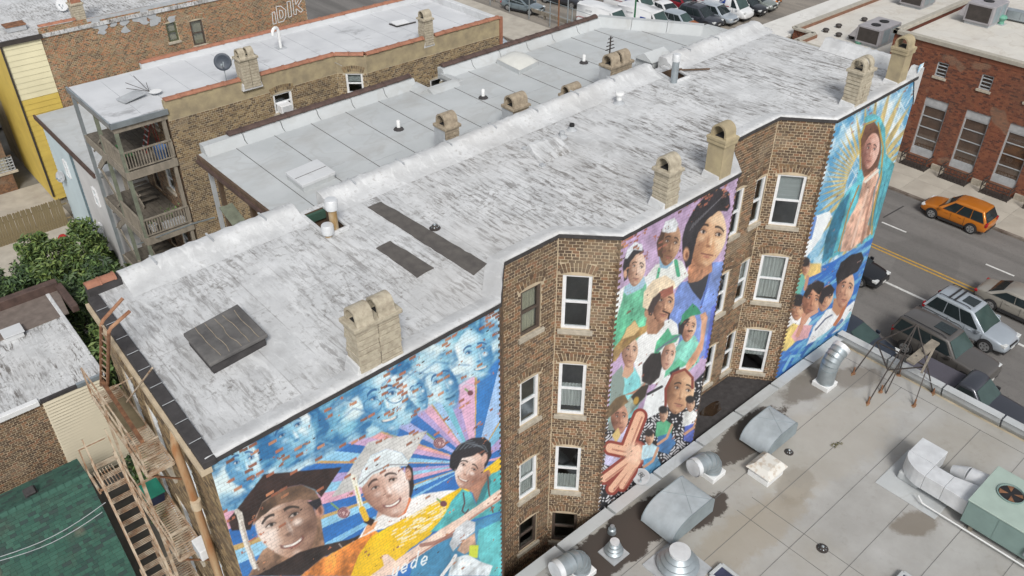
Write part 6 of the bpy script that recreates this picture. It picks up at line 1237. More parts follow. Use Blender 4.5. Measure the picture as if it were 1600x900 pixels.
# fence of upright boards
FN = thing('board_fence', 'weathered brown wooden board fence across the back yard', 'fence', (4, 53.8, -.16)); pl = MB(); pl.prism([(-.07, -.012), (.07, -.012), (.07, .012), (-.07, .012)], 0, 1.85); pl.add([(-.07, -.012, 1.85), (.07, -.012, 1.85), (.07, .012, 1.85), (-.07, .012, 1.85), (0, -.012, 1.93), (0, .012, 1.93)], [(0, 1, 4), (2, 3, 5), (0, 4, 5, 3), (1, 2, 5, 4)])
me = bpy.data.meshes.new('board'); me.from_pydata([Vector(v) for v in pl.v], [], pl.f); me.materials.append(m_fence); rg = random.Random(3)
for i in range(76):
    o = bpy.data.objects.new('board', me); COL.objects.link(o); o.parent = FN; o.location = (-5.9 + i * .15, .02 * (i - 38) / 38, rg.uniform(-.03, .03)); o.rotation_euler = (0, rg.uniform(-.015, .015), 0)
for z in (.4, 1.4): m = MB(); m.box(-2, 53.83, z - .16, 9.7, 53.88, z - .06); m.build('rail', m_fence, FN)
t = thing('kettle_grill', 'red kettle barbecue on thin legs in the yard', 'barbecue', (8.3, 50.7, -.16)); q = (8.3, 50.7, .55); m = MB(); m.lathe([(.01, -.1), (.2, -.04), (.28, .1), (.28, .14)], q, 18); m.build('bowl', m_metal_dk, t, smooth=40); m = MB(); m.lathe([(.285, .14), (.27, .26), (.18, .38), (.01, .42)], q, 18); m.build('lid', M('red_enamel', (.42, .02, .025), .25), t, smooth=40)
for k in range(3): m = MB(); g = k * 2.09; m.tube([(8.3 + .18 * math.cos(g), 50.7 + .18 * math.sin(g), .55), (8.3 + .34 * math.cos(g), 50.7 + .34 * math.sin(g), -.16)], .016, 6); m.build('leg', m_metal_dk, t)
# ================================================================= greenery
def bush(name, label, cat, c, r, n, mats, seed, trunk=.1, leaf=.16, group=None, flat_=.8):
    rg = random.Random(seed); x, y, z = c; t = thing(name, label, cat, (x, y, z), group); m = MB()
    base = Vector((x, y, z)); cz = z + r[2]
    lobes = [(Vector((x + rg.uniform(-.8, .8) * r[0], y + rg.uniform(-.8, .8) * r[1], cz + rg.uniform(-.7, .8) * r[2])), rg.uniform(.16, .40)) for _ in range(26)]
    for k in range(5):
        p = lobes[k][0]; m.tube([base, base.lerp(p, .5) + Vector((rg.uniform(-.15, .15), rg.uniform(-.15, .15), .1)), p], [trunk, trunk * .6, trunk * .2], 6)
    m.build('trunk', m_wood_b, t, smooth=40)
    nm = len(mats); N = int(n * .8) // nm
    for k, mt in enumerate(mats):
        V = np.zeros((N * 4, 3)); 
        for i in range(N):
            lc, lr = lobes[rg.randrange(len(lobes))]; d = Vector((rg.gauss(0, 1), rg.gauss(0, 1), rg.gauss(0, 1))).normalized() * (lr * rg.random() ** .35)
            p = lc + Vector((d.x * r[0], d.y * r[1], d.z * r[2])); 
            if p.z < z + .05: p.z = z + .1 + rg.random() * .3
            a = Vector((rg.gauss(0, 1), rg.gauss(0, 1), rg.gauss(0, .5))).normalized() * leaf * rg.uniform(.7, 1.4); b = a.cross(Vector((rg.gauss(0, .4), rg.gauss(0, .4), 1))).normalized() * leaf * .42
            V[i * 4] = p - a - Vector((0, 0, 0)) - ORG[t.name]; V[i * 4 + 1] = p - b * 1.0 - ORG[t.name]; V[i * 4 + 2] = p + a - Vector((0, 0, leaf * .5)) - ORG[t.name]; V[i * 4 + 3] = p + b - ORG[t.name]
        me = bpy.data.meshes.new('foliage'); me.from_pydata(V.tolist(), [], [(4 * i, 4 * i + 1, 4 * i + 2, 4 * i + 3) for i in range(N)]); link_mesh('crown', me, mt, t)
    return t
bush('tree', 'bright green leafy tree beside the white siding and dish', 'tree', (7.6, 45.2, -.2), (2.4, 2.3, 2.1), 9000, [m_leaf, m_leaf_y], 1)
bush('bush', 'dark green hedge bush left of the bright tree', 'bush', (3.9, 46.0, -.2), (2.5, 1.9, 1.5), 6000, [m_leaf_d, m_leaf], 2)
bush('bush', 'dark green hedge bush at the yard edge beyond the low grey roof', 'bush', (1.2, 45.2, -.2), (2.4, 2.2, 1.5), 5000, [m_leaf_d, m_leaf_d], 3)
bush('tree', 'dark green shrubby tree behind the roof corner with clay tile', 'tree', (6.7, 39.2, -.2), (1.7, 2.7, 2.6), 8500, [m_leaf, m_leaf_d], 4)
bush('tree', 'yellow green young tree below the fire escape ladder', 'tree', (5.5, 33.6, -.2), (1.0, 2.8, 2.6), 8500, [m_leaf_y, m_leaf], 5)
bush('shrub', 'tall loose shrub growing in front of the porch lattice', 'shrub', (11.0, 36.0, -.2), (1.7, 1.1, 2.5), 4200, [m_leaf_b, m_leaf_y], 6, leaf=.13)
bush('shrub', 'thin shrub against the white siding by the porch stairs', 'shrub', (9.0, 40.2, -.2), (1.0, 1.5, 1.9), 3000, [m_leaf, m_leaf_b], 7, leaf=.13)
bush('bush', 'shaded bush in the gap under the fire escape', 'bush', (5.0, 27.5, -.2), (1.0, 3.2, 1.0), 3500, [m_leaf_d, m_leaf], 8)
# ================================================================= low building with cream siding
LO = thing('low_rear_building', 'low rear building with grey coated roof, brick wall and cream siding', 'building', (0, 34, 0)); zl = 5.0
xa = pz(62, 622, zl).x; A = pz(155, 585, zl); xb, yb = A.x, A.y
m = MB(); m.box(-8, yb + .05, -.25, xb - .03, 37.8, zl - .1); m.build('wall', m_mort2, LO); m = MB(); m.prism([(-8, yb - .05), (xb + .05, yb - .05), (xb + .15, 38.2), (-8, 38.2)], zl - .12, zl); m.build('roof', silver_roof('low_roof_coat', 1.1), LO)
m = MB(); m.prism([(xb + .05, yb), (xb + .2, yb), (xb + .3, 38.2), (xb + .12, 38.2)], zl - .2, zl + .08); m.build('roof_edge', m_silver2, LO, bevel=.03)
for i in range(30):
    z = zl - .14 - .155 * i; m = MB(); m.hexa([(xa, yb - .13, z - .150), (xb, yb - .13, z - .150), (xb, yb + .05, z - .152), (xa, yb + .05, z - .152), (xa, yb + .0, z), (xb, yb + .0, z), (xb, yb + .05, z), (xa, yb + .05, z)]); m.build('siding_board', m_cream, LO)
w = Wall((-6, yb), (xa, yb), (0, -1)); brick_wall(LO, w, -.25, zl - .15, [], m_bmain, m_mort, seed=70)
m = MB(); m.box(-6, yb - .16, zl - .16, xa - .1, yb + .1, zl + .08); m.build('white_gutter', m_white, LO, bevel=.02); m = MB(); m.box(xa - .05, yb - .1, zl - .14, xa + 1.35, yb + .02, zl + .01); m.build('drip_edge', m_black, LO); m = MB(); m.box(xa + 1.35, yb - .12, zl - .14, xb + .05, yb + .02, zl + .04); m.build('drip_edge', m_galv, LO)
B = pz(55, 500, zl); m = MB(); m.prism([(B.x - 1.9, B.y - .6), (B.x + 1.3, B.y - .5), (B.x + 1.5, B.y + 1.6), (B.x - 1.9, B.y + 1.6)], zl, zl + .06); m.build('brown_felt', M('brown_felt', (.19, .155, .135), .9, var=.3), LO); m = MB(); m.box(B.x - 2, B.y + 1.6, zl, B.x + 1.6, B.y + 2.0, zl + .5); m.box(B.x + 1.45, B.y - .6, zl, B.x + 1.75, B.y + 1.7, zl + .35); m.build('rear_parapet', m_clay_d, LO, bevel=.03)
q = pz(22, 525, zl); t = thing('roof_vent_box', 'small white sheet metal vent box on the low grey roof', 'vent', (q.x, q.y, zl)); m = MB(); m.obox((q.x, q.y, zl + .13), (.36, 0, 0), (0, .32, 0), (0, 0, .13)); m.build('box', m_memb_w, t, bevel=.02); m = MB(); m.obox((q.x, q.y, zl + .28), (.42, 0, 0), (0, .38, 0), (0, 0, .025)); m.build('lid', m_memb_w, t, bevel=.01)
# ================================================================= garage with green shingles
GG = thing('green_shingle_garage', 'garage with dark green shingled gable roof', 'garage', (0, 25, 0)); rz, rx = 3.85, 2.45
m = MB(); m.box(-7, 21.9, -.25, 2.0, 29.0, 2.0); m.build('wall', m_mort2, GG)
R0, R1 = Vector((-7, 27.15, rz)), Vector((rx, 27.05, rz)); S0, S1 = Vector((-7, 19.8, 1.2)), Vector((2.1, 19.8, 1.2)); N0, N1 = Vector((-7, 28.9, 3.2)), Vector((rx + .05, 28.8, 3.2))
m = MB(); m.add([R0, R1, S1, S0, N1, N0] + [v - Vector((0, 0, .15)) for v in (R0, R1, S1, S0, N1, N0)], [(0, 1, 2, 3), (0, 5, 4, 1), (6, 9, 8, 7), (6, 7, 10, 11), (1, 7, 8, 2), (4, 10, 7, 1)]); m.build('roof_deck', m_black, GG)
pal = [(.020, .066, .050), (.026, .082, .060), (.022, .072, .053), (.017, .052, .042), (.030, .092, .067), (.020, .044, .040), (.024, .078, .057)]
m_sh = brick_mat('green_shingle', [tuple(k * 1.45 for k in c) for c in pal]); V = []; F = []; rnd = []; rg = random.Random(5)
for (a0, a1, b0, b1) in ((R0, R1, S0, S1), (R0, R1, N0, N1)):
    Ls = (b0 - a0).length; rows = int(Ls / .15); nrm = ((a1 - a0).cross(b0 - a0)).normalized(); nrm = nrm if nrm.z > 0 else -nrm
    for r in range(rows):
        t0, t1 = r / rows, (r + 1.05) / rows; u = -.1 * rg.random(); W_ = (a1 - a0).length
        while u < W_:
            wd = rg.choice((.16, .2, .26, .3)); ua, ub_ = max(u, 0) / W_, min(u + wd - .008, W_) / W_; e = .012 + .012 * rg.random(); n = len(V); g = lambda s, t: a0.lerp(a1, s).lerp(b0.lerp(b1, s), t)
            if ub_ > ua: V += [g(ua, t0) + nrm * .003, g(ub_, t0) + nrm * .003, g(ub_, t1) + nrm * e, g(ua, t1) + nrm * e, g(ub_, t1), g(ua, t1)]; F += [(n, n + 1, n + 2, n + 3), (n + 3, n + 2, n + 4, n + 5)]; rnd += [rg.random()] * 2
            u += wd
me = bpy.data.meshes.new('shingles'); me.from_pydata([v - ORG[GG.name] for v in V], [], F); me.attributes.new('rnd', 'FLOAT', 'FACE').data.foreach_set('value', rnd); link_mesh('shingle_courses', me, m_sh, GG, kind='stuff')
for i in range(34):
    a, b = R1.lerp(R0, i / 34 * 1.0), R1.lerp(R0, (i + .95) / 34); m = MB(); m.add([a + Vector((0, -.17, -.03)), b + Vector((0, -.17, -.045)), b + Vector((0, 0, .03)), a + Vector((0, 0, .05)), b + Vector((0, .17, -.03)), a + Vector((0, .17, -.015))], [(0, 1, 2, 3), (3, 2, 4, 5), (0, 3, 5)]); m.build('ridge_cap', M('ridge_green', (.045, .12, .09), .9) if i == 0 else bpy.data.materials['ridge_green'], GG, fix=False)
for q, lb in ((pz(56, 795, 3.55), 'square black vent on the green shingle slope facing the alley'), (pz(48, 770, 3.75), 'black vent half hidden behind the green shingle ridge')):
    t = thing('roof_vent', lb, 'vent', q); m = MB(); m.obox(q + Vector((0, 0, .09)), (.17, 0, 0), (0, .16, .06), (0, -.02, .06)); m.build('hood', m_black, t, bevel=.03); m = MB(); m.obox(q + Vector((0, 0, .01)), (.22, 0, 0), (0, .21, .075), (0, 0, .012)); m.build('flange', m_black, t)
# ================================================================= red brick building across the street
RB = thing('red_brick_building', 'red brick building across the street with tall recessed windows', 'building', (68, 12, 0))
wR = Wall((57.8, 26.0), (57.8, -6.0), (-1, 0)); HR = 8.75
def uvq(tl, br): a, b = wR.uv(*tl), wR.uv(*br); return (a[0], b[1], b[0], a[1])
g1 = uvq((1446, 158), (1464, 244)); g2 = uvq((1511, 178), (1532, 264)); g3 = uvq((1580, 194), (1601, 285)); dU = (g3[0] - g1[0]) / 2; w0 = 1.62; z0, z1 = .75, 4.95
tall = [(g1[0] - .05 + dU * k, z0, g1[0] - .05 + dU * k + w0, z1) for k in range(-1, 6) if g1[0] + dU * k > .4]
s1_ = uvq((1466, 96), (1484, 125)); s2_ = uvq((1536, 114), (1556, 142)); sm = [(s1_[0] + (s2_[0] - s1_[0]) * k, s1_[1], s1_[0] + (s2_[0] - s1_[0]) * k + .75, s1_[3]) for k in range(0, 5)]
brick_wall(RB, wR, -.25, HR - .2, tall + sm, m_bred, m_mortr, seed=80, ch=.11, cw=.24, j=.016)
for h in sm: window(RB, wR, h, frame=m_lead, mid=False, rows=3, fw=.06, sillm=m_stone)
m_lint = M('pale_panel', (.42, .43, .44), .7)
for i, h in enumerate(tall):
    hh = (h[0], h[1] + .45, h[2], h[3] - .55); window(RB, wR, hh, frame=m_lint, mid=False, rows=3, fw=.09, deep=.12, sill=False, behind=(M('curtain_maroon', (.10, .055, .045), .9, var=.5, scale=5, stretch=(6, 6, .3)) if i == 0 else bpy.data.materials['curtain_maroon'], 0, 1))
    for a, b in ((h[1], h[1] + .45), (h[3] - .55, h[3])): m = MB(); m.hexa([wR.at(h[0], a, -.06), wR.at(h[2], a, -.06), wR.at(h[2], a, -.16), wR.at(h[0], a, -.16), wR.at(h[0], b, -.06), wR.at(h[2], b, -.06), wR.at(h[2], b, -.16), wR.at(h[0], b, -.16)]); m.build('panel', m_lint, RB)
    t = thing('window_railing', 'dark iron basket railing on the pavement below a tall window', 'railing', wR.at((h[0] + h[2]) / 2, .14, .55), 'iron railings below the tall windows'); m = MB()
    a0, a1 = h[0] - .1, h[2] + .1; top_ = [wR.at(a0, 1.05, 0.02), wR.at(a0, 1.05, .95), wR.at(a1, 1.05, .95), wR.at(a1, 1.05, .02)]
    for z in (1.05, .75, .22):
        for p, q in zip(top_, top_[1:]): m.bar(Vector((p.x, p.y, z)), Vector((q.x, q.y, z)), .05)
    for k in range(9): p = top_[1].lerp(top_[2], k / 8); m.bar((p.x, p.y, .14), (p.x, p.y, 1.05), .03 if k not in (0, 8) else .06)
    m.build('railing_bars', m_metal_dk, t); m = MB(); m.hexa([wR.at(a0, .13, .0), wR.at(a1, .13, .0), wR.at(a1, .13, .9), wR.at(a0, .13, .9), wR.at(a0, .16, .0), wR.at(a1, .16, .0), wR.at(a1, .16, .9), wR.at(a0, .16, .9)]); m.build('well_grate', m_metal_dk, t)
for k in range(-1, 7):
    u = g1[0] - .05 + dU * k + w0 + (dU - w0) / 2
    if .3 < u < 25: m = MB(); m.hexa([wR.at(u - .45, .14, .0), wR.at(u + .45, .14, 0), wR.at(u + .45, .14, .14), wR.at(u - .45, .14, .14), wR.at(u - .45, .55, 0), wR.at(u + .45, .55, 0), wR.at(u + .45, .55, .14), wR.at(u - .45, .55, .14)]); m.build('plinth', m_stone, RB)
m_coping = M('stone_coping', (.40, .375, .32), .85, var=.2)
m = MB(); m.box(57.62, -6, HR - .2, 58.05, 26.1, HR + .08); m.box(57.62, 25.75, HR - .2, 86, 26.12, HR + .08); m.build('coping', m_coping, RB, bevel=.03)
m_cream_rf = membrane('cream_roof', (.60, .58, .53), (.53, .51, .47), (.36, .30, .23), .3)
m = MB(); m.box(58.05, -6, HR - .6, 86, 25.75, HR - .45); m.build('roof', m_cream_rf, RB); m = MB(); m.box(58.0, -6, -.25, 86, 25.9, HR - .6); m.build('wall', m_mortr, RB)
wRn = Wall((85, 26.0), (57.8, 26.0), (0, 1)); m = MB(); m.box(57.85, 25.92, -.25, 86, 26.0, HR - .2); m.build('wall', M('red_brick_plain', (.16, .05, .03), .9, var=.3, scale=8), RB)
for i in range(7): m = MB(); m.hexa([wR.at(2 + i * 4, HR - .55, .03), wR.at(5.9 + i * 4, HR - .55, .03), wR.at(5.9 + i * 4, HR - .55, 0), wR.at(2 + i * 4, HR - .55, 0), wR.at(2 + i * 4, HR - .22, .05), wR.at(5.9 + i * 4, HR - .22, .05), wR.at(5.9 + i * 4, HR - .22, 0), wR.at(2 + i * 4, HR - .22, 0)]) if i < 6 else None; (m.build('corbel_course', m_bred, RB) if m.v else None)
m_pk = M('packaged_unit_metal', (.36, .345, .36), .6, .1, var=.2)
def rtu(x, y, z, l, w, h, label, fans=1, hood=True):
    t = thing('rooftop_unit', label, 'air conditioner', (x, y, z)); m = MB(); m.box(x - l, y - w, z + .2, x + l, y + w, z + h); m.build('case', m_pk, t, bevel=.03)
    m = MB(); m.box(x - l * .9, y - w * .9, z, x + l * .9, y + w * .9, z + .2); m.build('kerb', m_lead, t)
    for k in range(fans): m = MB(); m.lathe([(.34, 0), (.36, .05), (.3, .06), (.02, .03)], (x + l * (.0 if fans == 1 else -.4 + .8 * k), y, z + h), 18); m.build('fan', m_dark, t, smooth=40)
    m = MB(); m.box(x - l - .015, y - w * .85, z + .35, x - l - .004, y + w * .85, z + h - .12); m.build('coil_panel', m_metal_dk, t)
    for k in range(2): m = MB(); m.box(x - l * .7 + k * l * .8, y - w - .014, z + .3, x - l * .7 + k * l * .8 + l * .65, y - w - .004, z + h - .1); m.build('access_panel', m_galv_d, t)
    if hood: m = MB(); yy = y + w; m.add([(x - l, yy, z + h - .15), (x, yy, z + h - .15), (x, yy + .55, z + .5), (x - l, yy + .55, z + .5), (x - l, yy, z + .5), (x, yy, z + .5)], [(0, 1, 2, 3), (0, 3, 4), (1, 5, 2), (2, 5, 4, 3)]); m.build('intake_hood', m_pk, t)
    return t
q = pz(1535, 35, HR - .45); rtu(q.x, q.y, HR - .45, 1.2, .95, 1.5, 'grey boxy air unit on the cream roof of the red brick building', 1)
q = pz(1563, 38, HR - .45); t = thing('mushroom_vent', 'small green mushroom vent beside the boxy roof unit', 'vent', (q.x, q.y, HR - .45)); m = MB(); m.lathe([(.22, 0), (.18, .25), (.3, .4), (.34, .5), (.25, .62), (.01, .68)], (q.x, q.y, HR - .45), 16); m.build('cowl', M('green_vent', (.13, .34, .25), .6), t, smooth=40); m = MB(); m.box(q.x - .3, q.y - .3, HR - .45, q.x + .3, q.y + .3, HR - .40); m.build('base_plate', m_lead, t)
t = thing('roof_duct', 'long pale sheet metal duct behind the boxy roof unit', 'duct', (68, 20, HR - .45)); a, b = pz(1555, 16, HR), pz(1640, 34, HR)
for k in range(4): m = MB(); m.bar(a.lerp(b, k / 4), a.lerp(b, (k + .98) / 4), .7, .6); m.build('duct_section', m_galv, t)
# ================================================================= lower white roofed building north of it
LWB = thing('white_roof_shop', 'low building with bright cream white roof and stone edged brick parapet', 'building', (66, 31, 0)); zq = 6.0
m = MB(); m.prism([(58.0, 26.15), (86, 26.15), (86, 35.2), (60.5, 35.2), (60.5, 33.4), (58.0, 33.4)], -.25, 5.6); m.build('wall', M('red_brick_plain2', (.17, .055, .035), .9, var=.3, scale=8), LWB)
m = MB(); m.prism([(58.1, 26.15), (86, 26.15), (86, 35.1), (60.6, 35.1), (60.6, 33.3), (58.1, 33.3)], 5.6, 5.7); m.build('roof', m_cream_rf, LWB)
m = MB(); pts = [(58.0, 26.2), (58.0, 33.45), (60.5, 33.45), (60.5, 35.25), (86, 35.25)]
for a, b in zip(pts, pts[1:]): m.bar((*a, 6.0), (*b, 6.0), .42, .14)
m.build('coping', m_coping, LWB)
for k, (a, b) in enumerate(zip(pts, pts[1:])):
    if k < 4: w = Wall(a, b, ((-1, 0), (0, 1), (-1, 0), (0, 1))[k]); brick_wall(LWB, w, 3.5, 5.95, [], m_bred, m_mortr, seed=90 + k, ch=.11, cw=.24, j=.016) if k != 3 else None
m = MB(); m.box(60.6, 35.0, 5.6, 86, 35.2, 5.95); m.box(58.05, 26.2, 5.6, 58.2, 33.3, 5.95); m.box(58.1, 33.2, 5.6, 60.6, 33.4, 5.95); m.build('parapet', m_mortr, LWB)
m = MB(); m.box(55.5, 35.5, -.25, 86, 38.2, 5.2); m.build('annex_wall', m_mort2, LWB); m = MB(); m.box(55.2, 35.46, 5.2, 86, 38.4, 5.42); m.build('annex_roof', membrane('annex_white', (.66, .65, .62), (.60, .59, .56)), LWB, bevel=.04)
q = pz(1368, 66, 5.7); rtu(q.x, q.y, 5.7, 1.5, .95, 1.45, 'long grey air unit with twin fans on the cream white roof', 2); q = pz(1432, 8, 5.7); rtu(q.x, q.y, 5.7, 1.2, 1.0, 1.4, 'grey air unit farther back on the cream white roof', 0)
for k, (x, y) in enumerate(((1290, 50), (1310, 43), (1310, 57), (1330, 60), (1350, 33))):
    q = pz(x, y, 5.7); t = thing('roof_vent', 'small dark roof vent dotted on the cream white roof', 'vent', q, 'dark vents dotted on the cream white roof'); m = MB(); m.lathe([(.2, 0), (.2, .16), (.28, .18), (.2, .28), (.01, .3)], q, 10); m.build('cowl', m_metal_dk, t, smooth=40)
q = pz(1342, 68, 5.7); t = thing('mushroom_vent', 'little green vent cap beside the twin fan roof unit', 'vent', q); m = MB(); m.lathe([(.25, 0), (.32, .16), (.2, .3), (.01, .34)], q, 12); m.build('cowl', bpy.data.materials['green_vent'], t, smooth=40)
# ================================================================= lot fence, guard rail, poles
FC = thing('lot_fence', 'tall wire fence with steel posts along the parking lot', 'fence', (58.6, 60, .05))
ys = [86 - 3.1 * k for k in range(14)]
for y in ys: m = MB(); m.tube([(58.7, y, .05), (58.7, y, 2.6)], .05, 8); m.build('post', m_galv, FC)
for z in (2.55, 1.4): m = MB(); m.tube([(58.7, ys[0], z), (58.7, ys[-1], z)], .028, 6); m.build('rail', m_galv_d, FC)
GR = thing('guard_rail', 'weathered steel guard rail behind the lot fence', 'guard rail', (59.6, 66, .05)); m = MB(); m.box(59.6, 50, .5, 59.7, 84, .85); m.build('beam', m_wood, GR, bevel=.02)
for k in range(9): m = MB(); m.box(59.7, 51 + 4 * k, .05, 59.85, 51.2 + 4 * k, .8); m.build('post', m_wood, GR)
def pole(x, y, h, r, label, mt, cat='pole'):
    t = thing('steel_pole', label, cat, (x, y, .05)); m = MB(); m.tube([(x, y, .05), (x, y, h)], [r, r * .7], 10); m.build('shaft', mt, t, smooth=40); m = MB(); m.lathe([(r * 2, 0), (r * 2, .08), (r * 1.2, .2)], (x, y, .05), 10); m.build('base', mt, t); return t
q = pz(872, 52, 0); pole(q.x, q.y, 7, .08, 'rusty steel pole by the parking lot fence', m_rust_d); q = pz(886, 50, 0); pole(q.x, q.y, 7, .07, 'pale steel pole beside the rusty pole', m_galv)
q = pz(989, 52, 0); t = pole(q.x - 3.0, q.y - 2.6, 7.5, .1, 'green lamp pole in front of the mail vans', M('green_pole', (.03, .15, .07), .5), 'lamp post')
q = pz(766, 6, .1); t = thing('fire_hydrant', 'red fire hydrant at the kerb by the fence', 'hydrant', (53.6, 66.5, .13)); m = MB(); m.lathe([(.16, 0), (.16, .05), (.11, .08), (.11, .5), (.14, .52), (.14, .56), (.08, .68), (.02, .72)], (53.6, 66.5, .13), 12); m.tube([(53.42, 66.5, .55), (53.78, 66.5, .55)], .06, 8); m.build('body', M('hydrant_red', (.35, .03, .03), .5), t, smooth=40)
# ================================================================= vehicles
def paint(name, c, metal=.35, rough=.28):
    t = NT(name); col = t.ramp(t.noise(1.5, 4), [(.3, tuple(k * .92 for k in c)), (.7, c)]); t.b.inputs['Coat Weight'].default_value = .6; t.b.inputs['Coat Roughness'].default_value = .06; return t.fin(col, rough, metal)
m_tyre = M('tyre', (.022, .022, .023), .85); m_rim = M('alloy_rim', (.50, .51, .52), .35, .7, var=.2); m_trim = M('black_trim', (.028, .028, .03), .55); m_tail = M('tail_lens', (.38, .015, .02), .2); m_head = M('head_lens', (.66, .68, .68), .12); m_plate = M('licence_plate', (.62, .62, .60), .5); m_amber = M('amber_lens', (.55, .20, .03), .2)
KIND = {  # L, W, H, body stations (x, half width factor, z bottom, z top), glasshouse (rear base, rear roof, front roof, front base), belt z, wheel radius, axles
 'suv': (4.5, 1.88, 1.80, [(-1, .80, .42, .78), (-.97, .92, .32, 1.0), (-.80, 1, .26, 1.04), (-.2, 1, .25, 1.02), (.42, 1, .25, 1.0), (.62, .99, .26, .98), (.88, .93, .28, .86), (.97, .84, .34, .72), (1, .70, .42, .58)], (-.97, -.78, .06, .47), .375, (-.60, .58)),
 'big_suv': (5.05, 1.98, 1.90, [(-1, .86, .46, .9), (-.985, .95, .38, 1.12), (-.80, 1, .32, 1.16), (-.2, 1, .32, 1.16), (.36, 1, .32, 1.15), (.58, 1, .32, 1.13), (.90, .98, .34, 1.04), (.985, .92, .4, .94), (1, .84, .48, .7)], (-.985, -.90, .10, .36), .39, (-.60, .61)),
 'sedan': (4.75, 1.80, 1.45, [(-1, .74, .44, .72), (-.96, .88, .34, .92), (-.78, .97, .26, .97), (-.3, 1, .23, .94), (.3, 1, .22, .92), (.55, .99, .22, .90), (.86, .93, .24, .78), (.97, .82, .32, .66), (1, .68, .40, .54)], (-.74, -.40, .08, .50), .325, (-.57, .60)),
 'hatch': (4.3, 1.76, 1.52, [(-1, .80, .42, .74), (-.96, .92, .32, .96), (-.78, .99, .25, .98), (-.2, 1, .23, .96), (.4, 1, .23, .94), (.62, .99, .24, .92), (.88, .92, .26, .8), (.97, .82, .32, .68), (1, .68, .40, .54)], (-.94, -.74, .10, .50), .325, (-.60, .60)),
 'van': (5.95, 2.05, 2.62, [(-1, .95, .40, 1.1), (-.99, 1, .34, 1.3), (-.5, 1, .32, 1.3), (.2, 1, .32, 1.3), (.55, 1, .32, 1.28), (.74, .99, .32, 1.24), (.90, .95, .34, 1.06), (.985, .86, .38, .86), (1, .76, .44, .62)], (-.995, -.985, .40, .76), .35, (-.52, .66)),
 'pickup': (5.6, 1.98, 1.85, [(-1, .92, .52, .98), (-.99, .97, .46, 1.08), (-.6, .99, .42, 1.08), (-.15, 1, .38, 1.10), (.34, 1, .36, 1.12), (.58, 1, .36, 1.10), (.90, .97, .38, 1.02), (.985, .92, .42, .92), (1, .84, .5, .7)], (-.16, -.08, .16, .40), .38, (-.62, .62)),
}
def car(kind, label, col, gnd, heading, scale=1.0, glass=None, rails=False, sunroof=False, hoodcol=None, group=None, mail=False, bed=None, cat='car', name='parked_car', tone=None, lights=True, slim=False):
    L, Wd, H, st, gh, wr, ax = KIND[kind]; h = L / 2; w = Wd / 2; glass = glass or m_carglass
    t = thing(name, label, cat, (0, 0, 0), group); pm = col
    P = MB(); ring = []
    for (x, wf, zb, zt) in st:
        ww = w * wf; X = x * h
        half = [(0, zb - .0), (ww * .82, zb), (ww * .97, zb + .10), (ww, zb + (zt - zb) * .45), (ww * .985, zb + (zt - zb) * .72), (ww * .93, zt - .045), (ww * .84, zt), (ww * .45, zt + .028), (0, zt + .035)]
        ring.append([(X, y, z) for y, z in half] + [(X, -y, z) for y, z in half[-2:0:-1]])
    k = len(ring[0]); V = [p for r in ring for p in r]; F = [(i * k + j, i * k + (j + 1) % k, (i + 1) * k + (j + 1) % k, (i + 1) * k + j) for i in range(len(ring) - 1) for j in range(k)] + [tuple(range(k - 1, -1, -1)), tuple((len(ring) - 1) * k + j for j in range(k))]
    P.add(V, F); body = P.build('body', pm, t, smooth='all'); md = body.modifiers.new('round', 'SUBSURF'); md.levels = md.render_levels = 2
    # glasshouse
    zbt = lambda x: float(np.interp(x, [s[0] for s in st], [s[3] for s in st])) - .03
    xr0, xr1, xf1, xf0 = gh; wb, wt = w * .93, w * (.80 if kind != 'van' else .90); zr_, zf_ = zbt(xr0), zbt(xf0); xs = [xr0, xr1, lerp(xr1, xf1, .5), xf1, xf0]
    if kind == 'van': zr_ = 1.2
    C = MB(); top = []
    sec = []
    for x, z, yy in ((xr0, zr_, wb), (xr1, H - .05, wt), (lerp(xr1, xf1, .35), H, wt), (lerp(xr1, xf1, .75), H - .005, wt), (xf1, H - .06, wt * .98), (xf0, zf_, wb)):
        base = zbt(np.clip(x, -.98, .98)) if z > 1.2 or kind != 'van' else z
        sec.append((x * h, z, yy, base))
    Vv = []; 
    for X, z, yy, base in sec:
        b = min(base, z); top_in = yy - .10 if z > b + .1 else yy
        Vv += [(X, wb if z > b + .1 else yy, b), (X, yy, z - (.09 if z > b + .1 else 0)), (X, top_in, z), (X, 0, z + (.03 if z > b + .1 else .02)), (X, -top_in, z), (X, -yy, z - (.09 if z > b + .1 else 0)), (X, -(wb if z > b + .1 else yy), b)]
    Ff = [(i * 7 + j, i * 7 + j + 1, (i + 1) * 7 + j + 1, (i + 1) * 7 + j) for i in range(5) for j in range(6)] + [tuple(range(6, -1, -1)), tuple(35 + j for j in range(7))]
    C.add(Vv, Ff); cab = C.build('cabin', pm, t, smooth='all'); md = cab.modifiers.new('bevel', 'BEVEL'); md.width = .09; md.segments = 3; md.limit_method = 'ANGLE'; md.angle_limit = R(25)
    def pane(pts, nm, off, mt=None, par=None):
        a = [Vector(p) for p in pts]; n = (a[1] - a[0]).cross(a[-1] - a[0]).normalized(); c = sum(a, Vector()) / len(a)
        if n.dot(c - Vector((0, 0, .8))) < 0: n = -n
        m = MB(); q = [p + n * off for p in a]; r = [p - n * .02 for p in a]; kk = len(a)
        m.add(q + r, [tuple(range(kk)), tuple(range(2 * kk - 1, kk - 1, -1))] + [(i, (i + 1) % kk, kk + (i + 1) % kk, kk + i) for i in range(kk)]); return m.build(nm, mt or glass, par or t)
    (Xr0, Zr0, Yr0, _), (Xr1, Zr1, Yr1, _) = sec[0], sec[1]; (Xf1, Zf1, Yf1, _), (Xf0, Zf0, Yf0, _) = sec[4], sec[5]
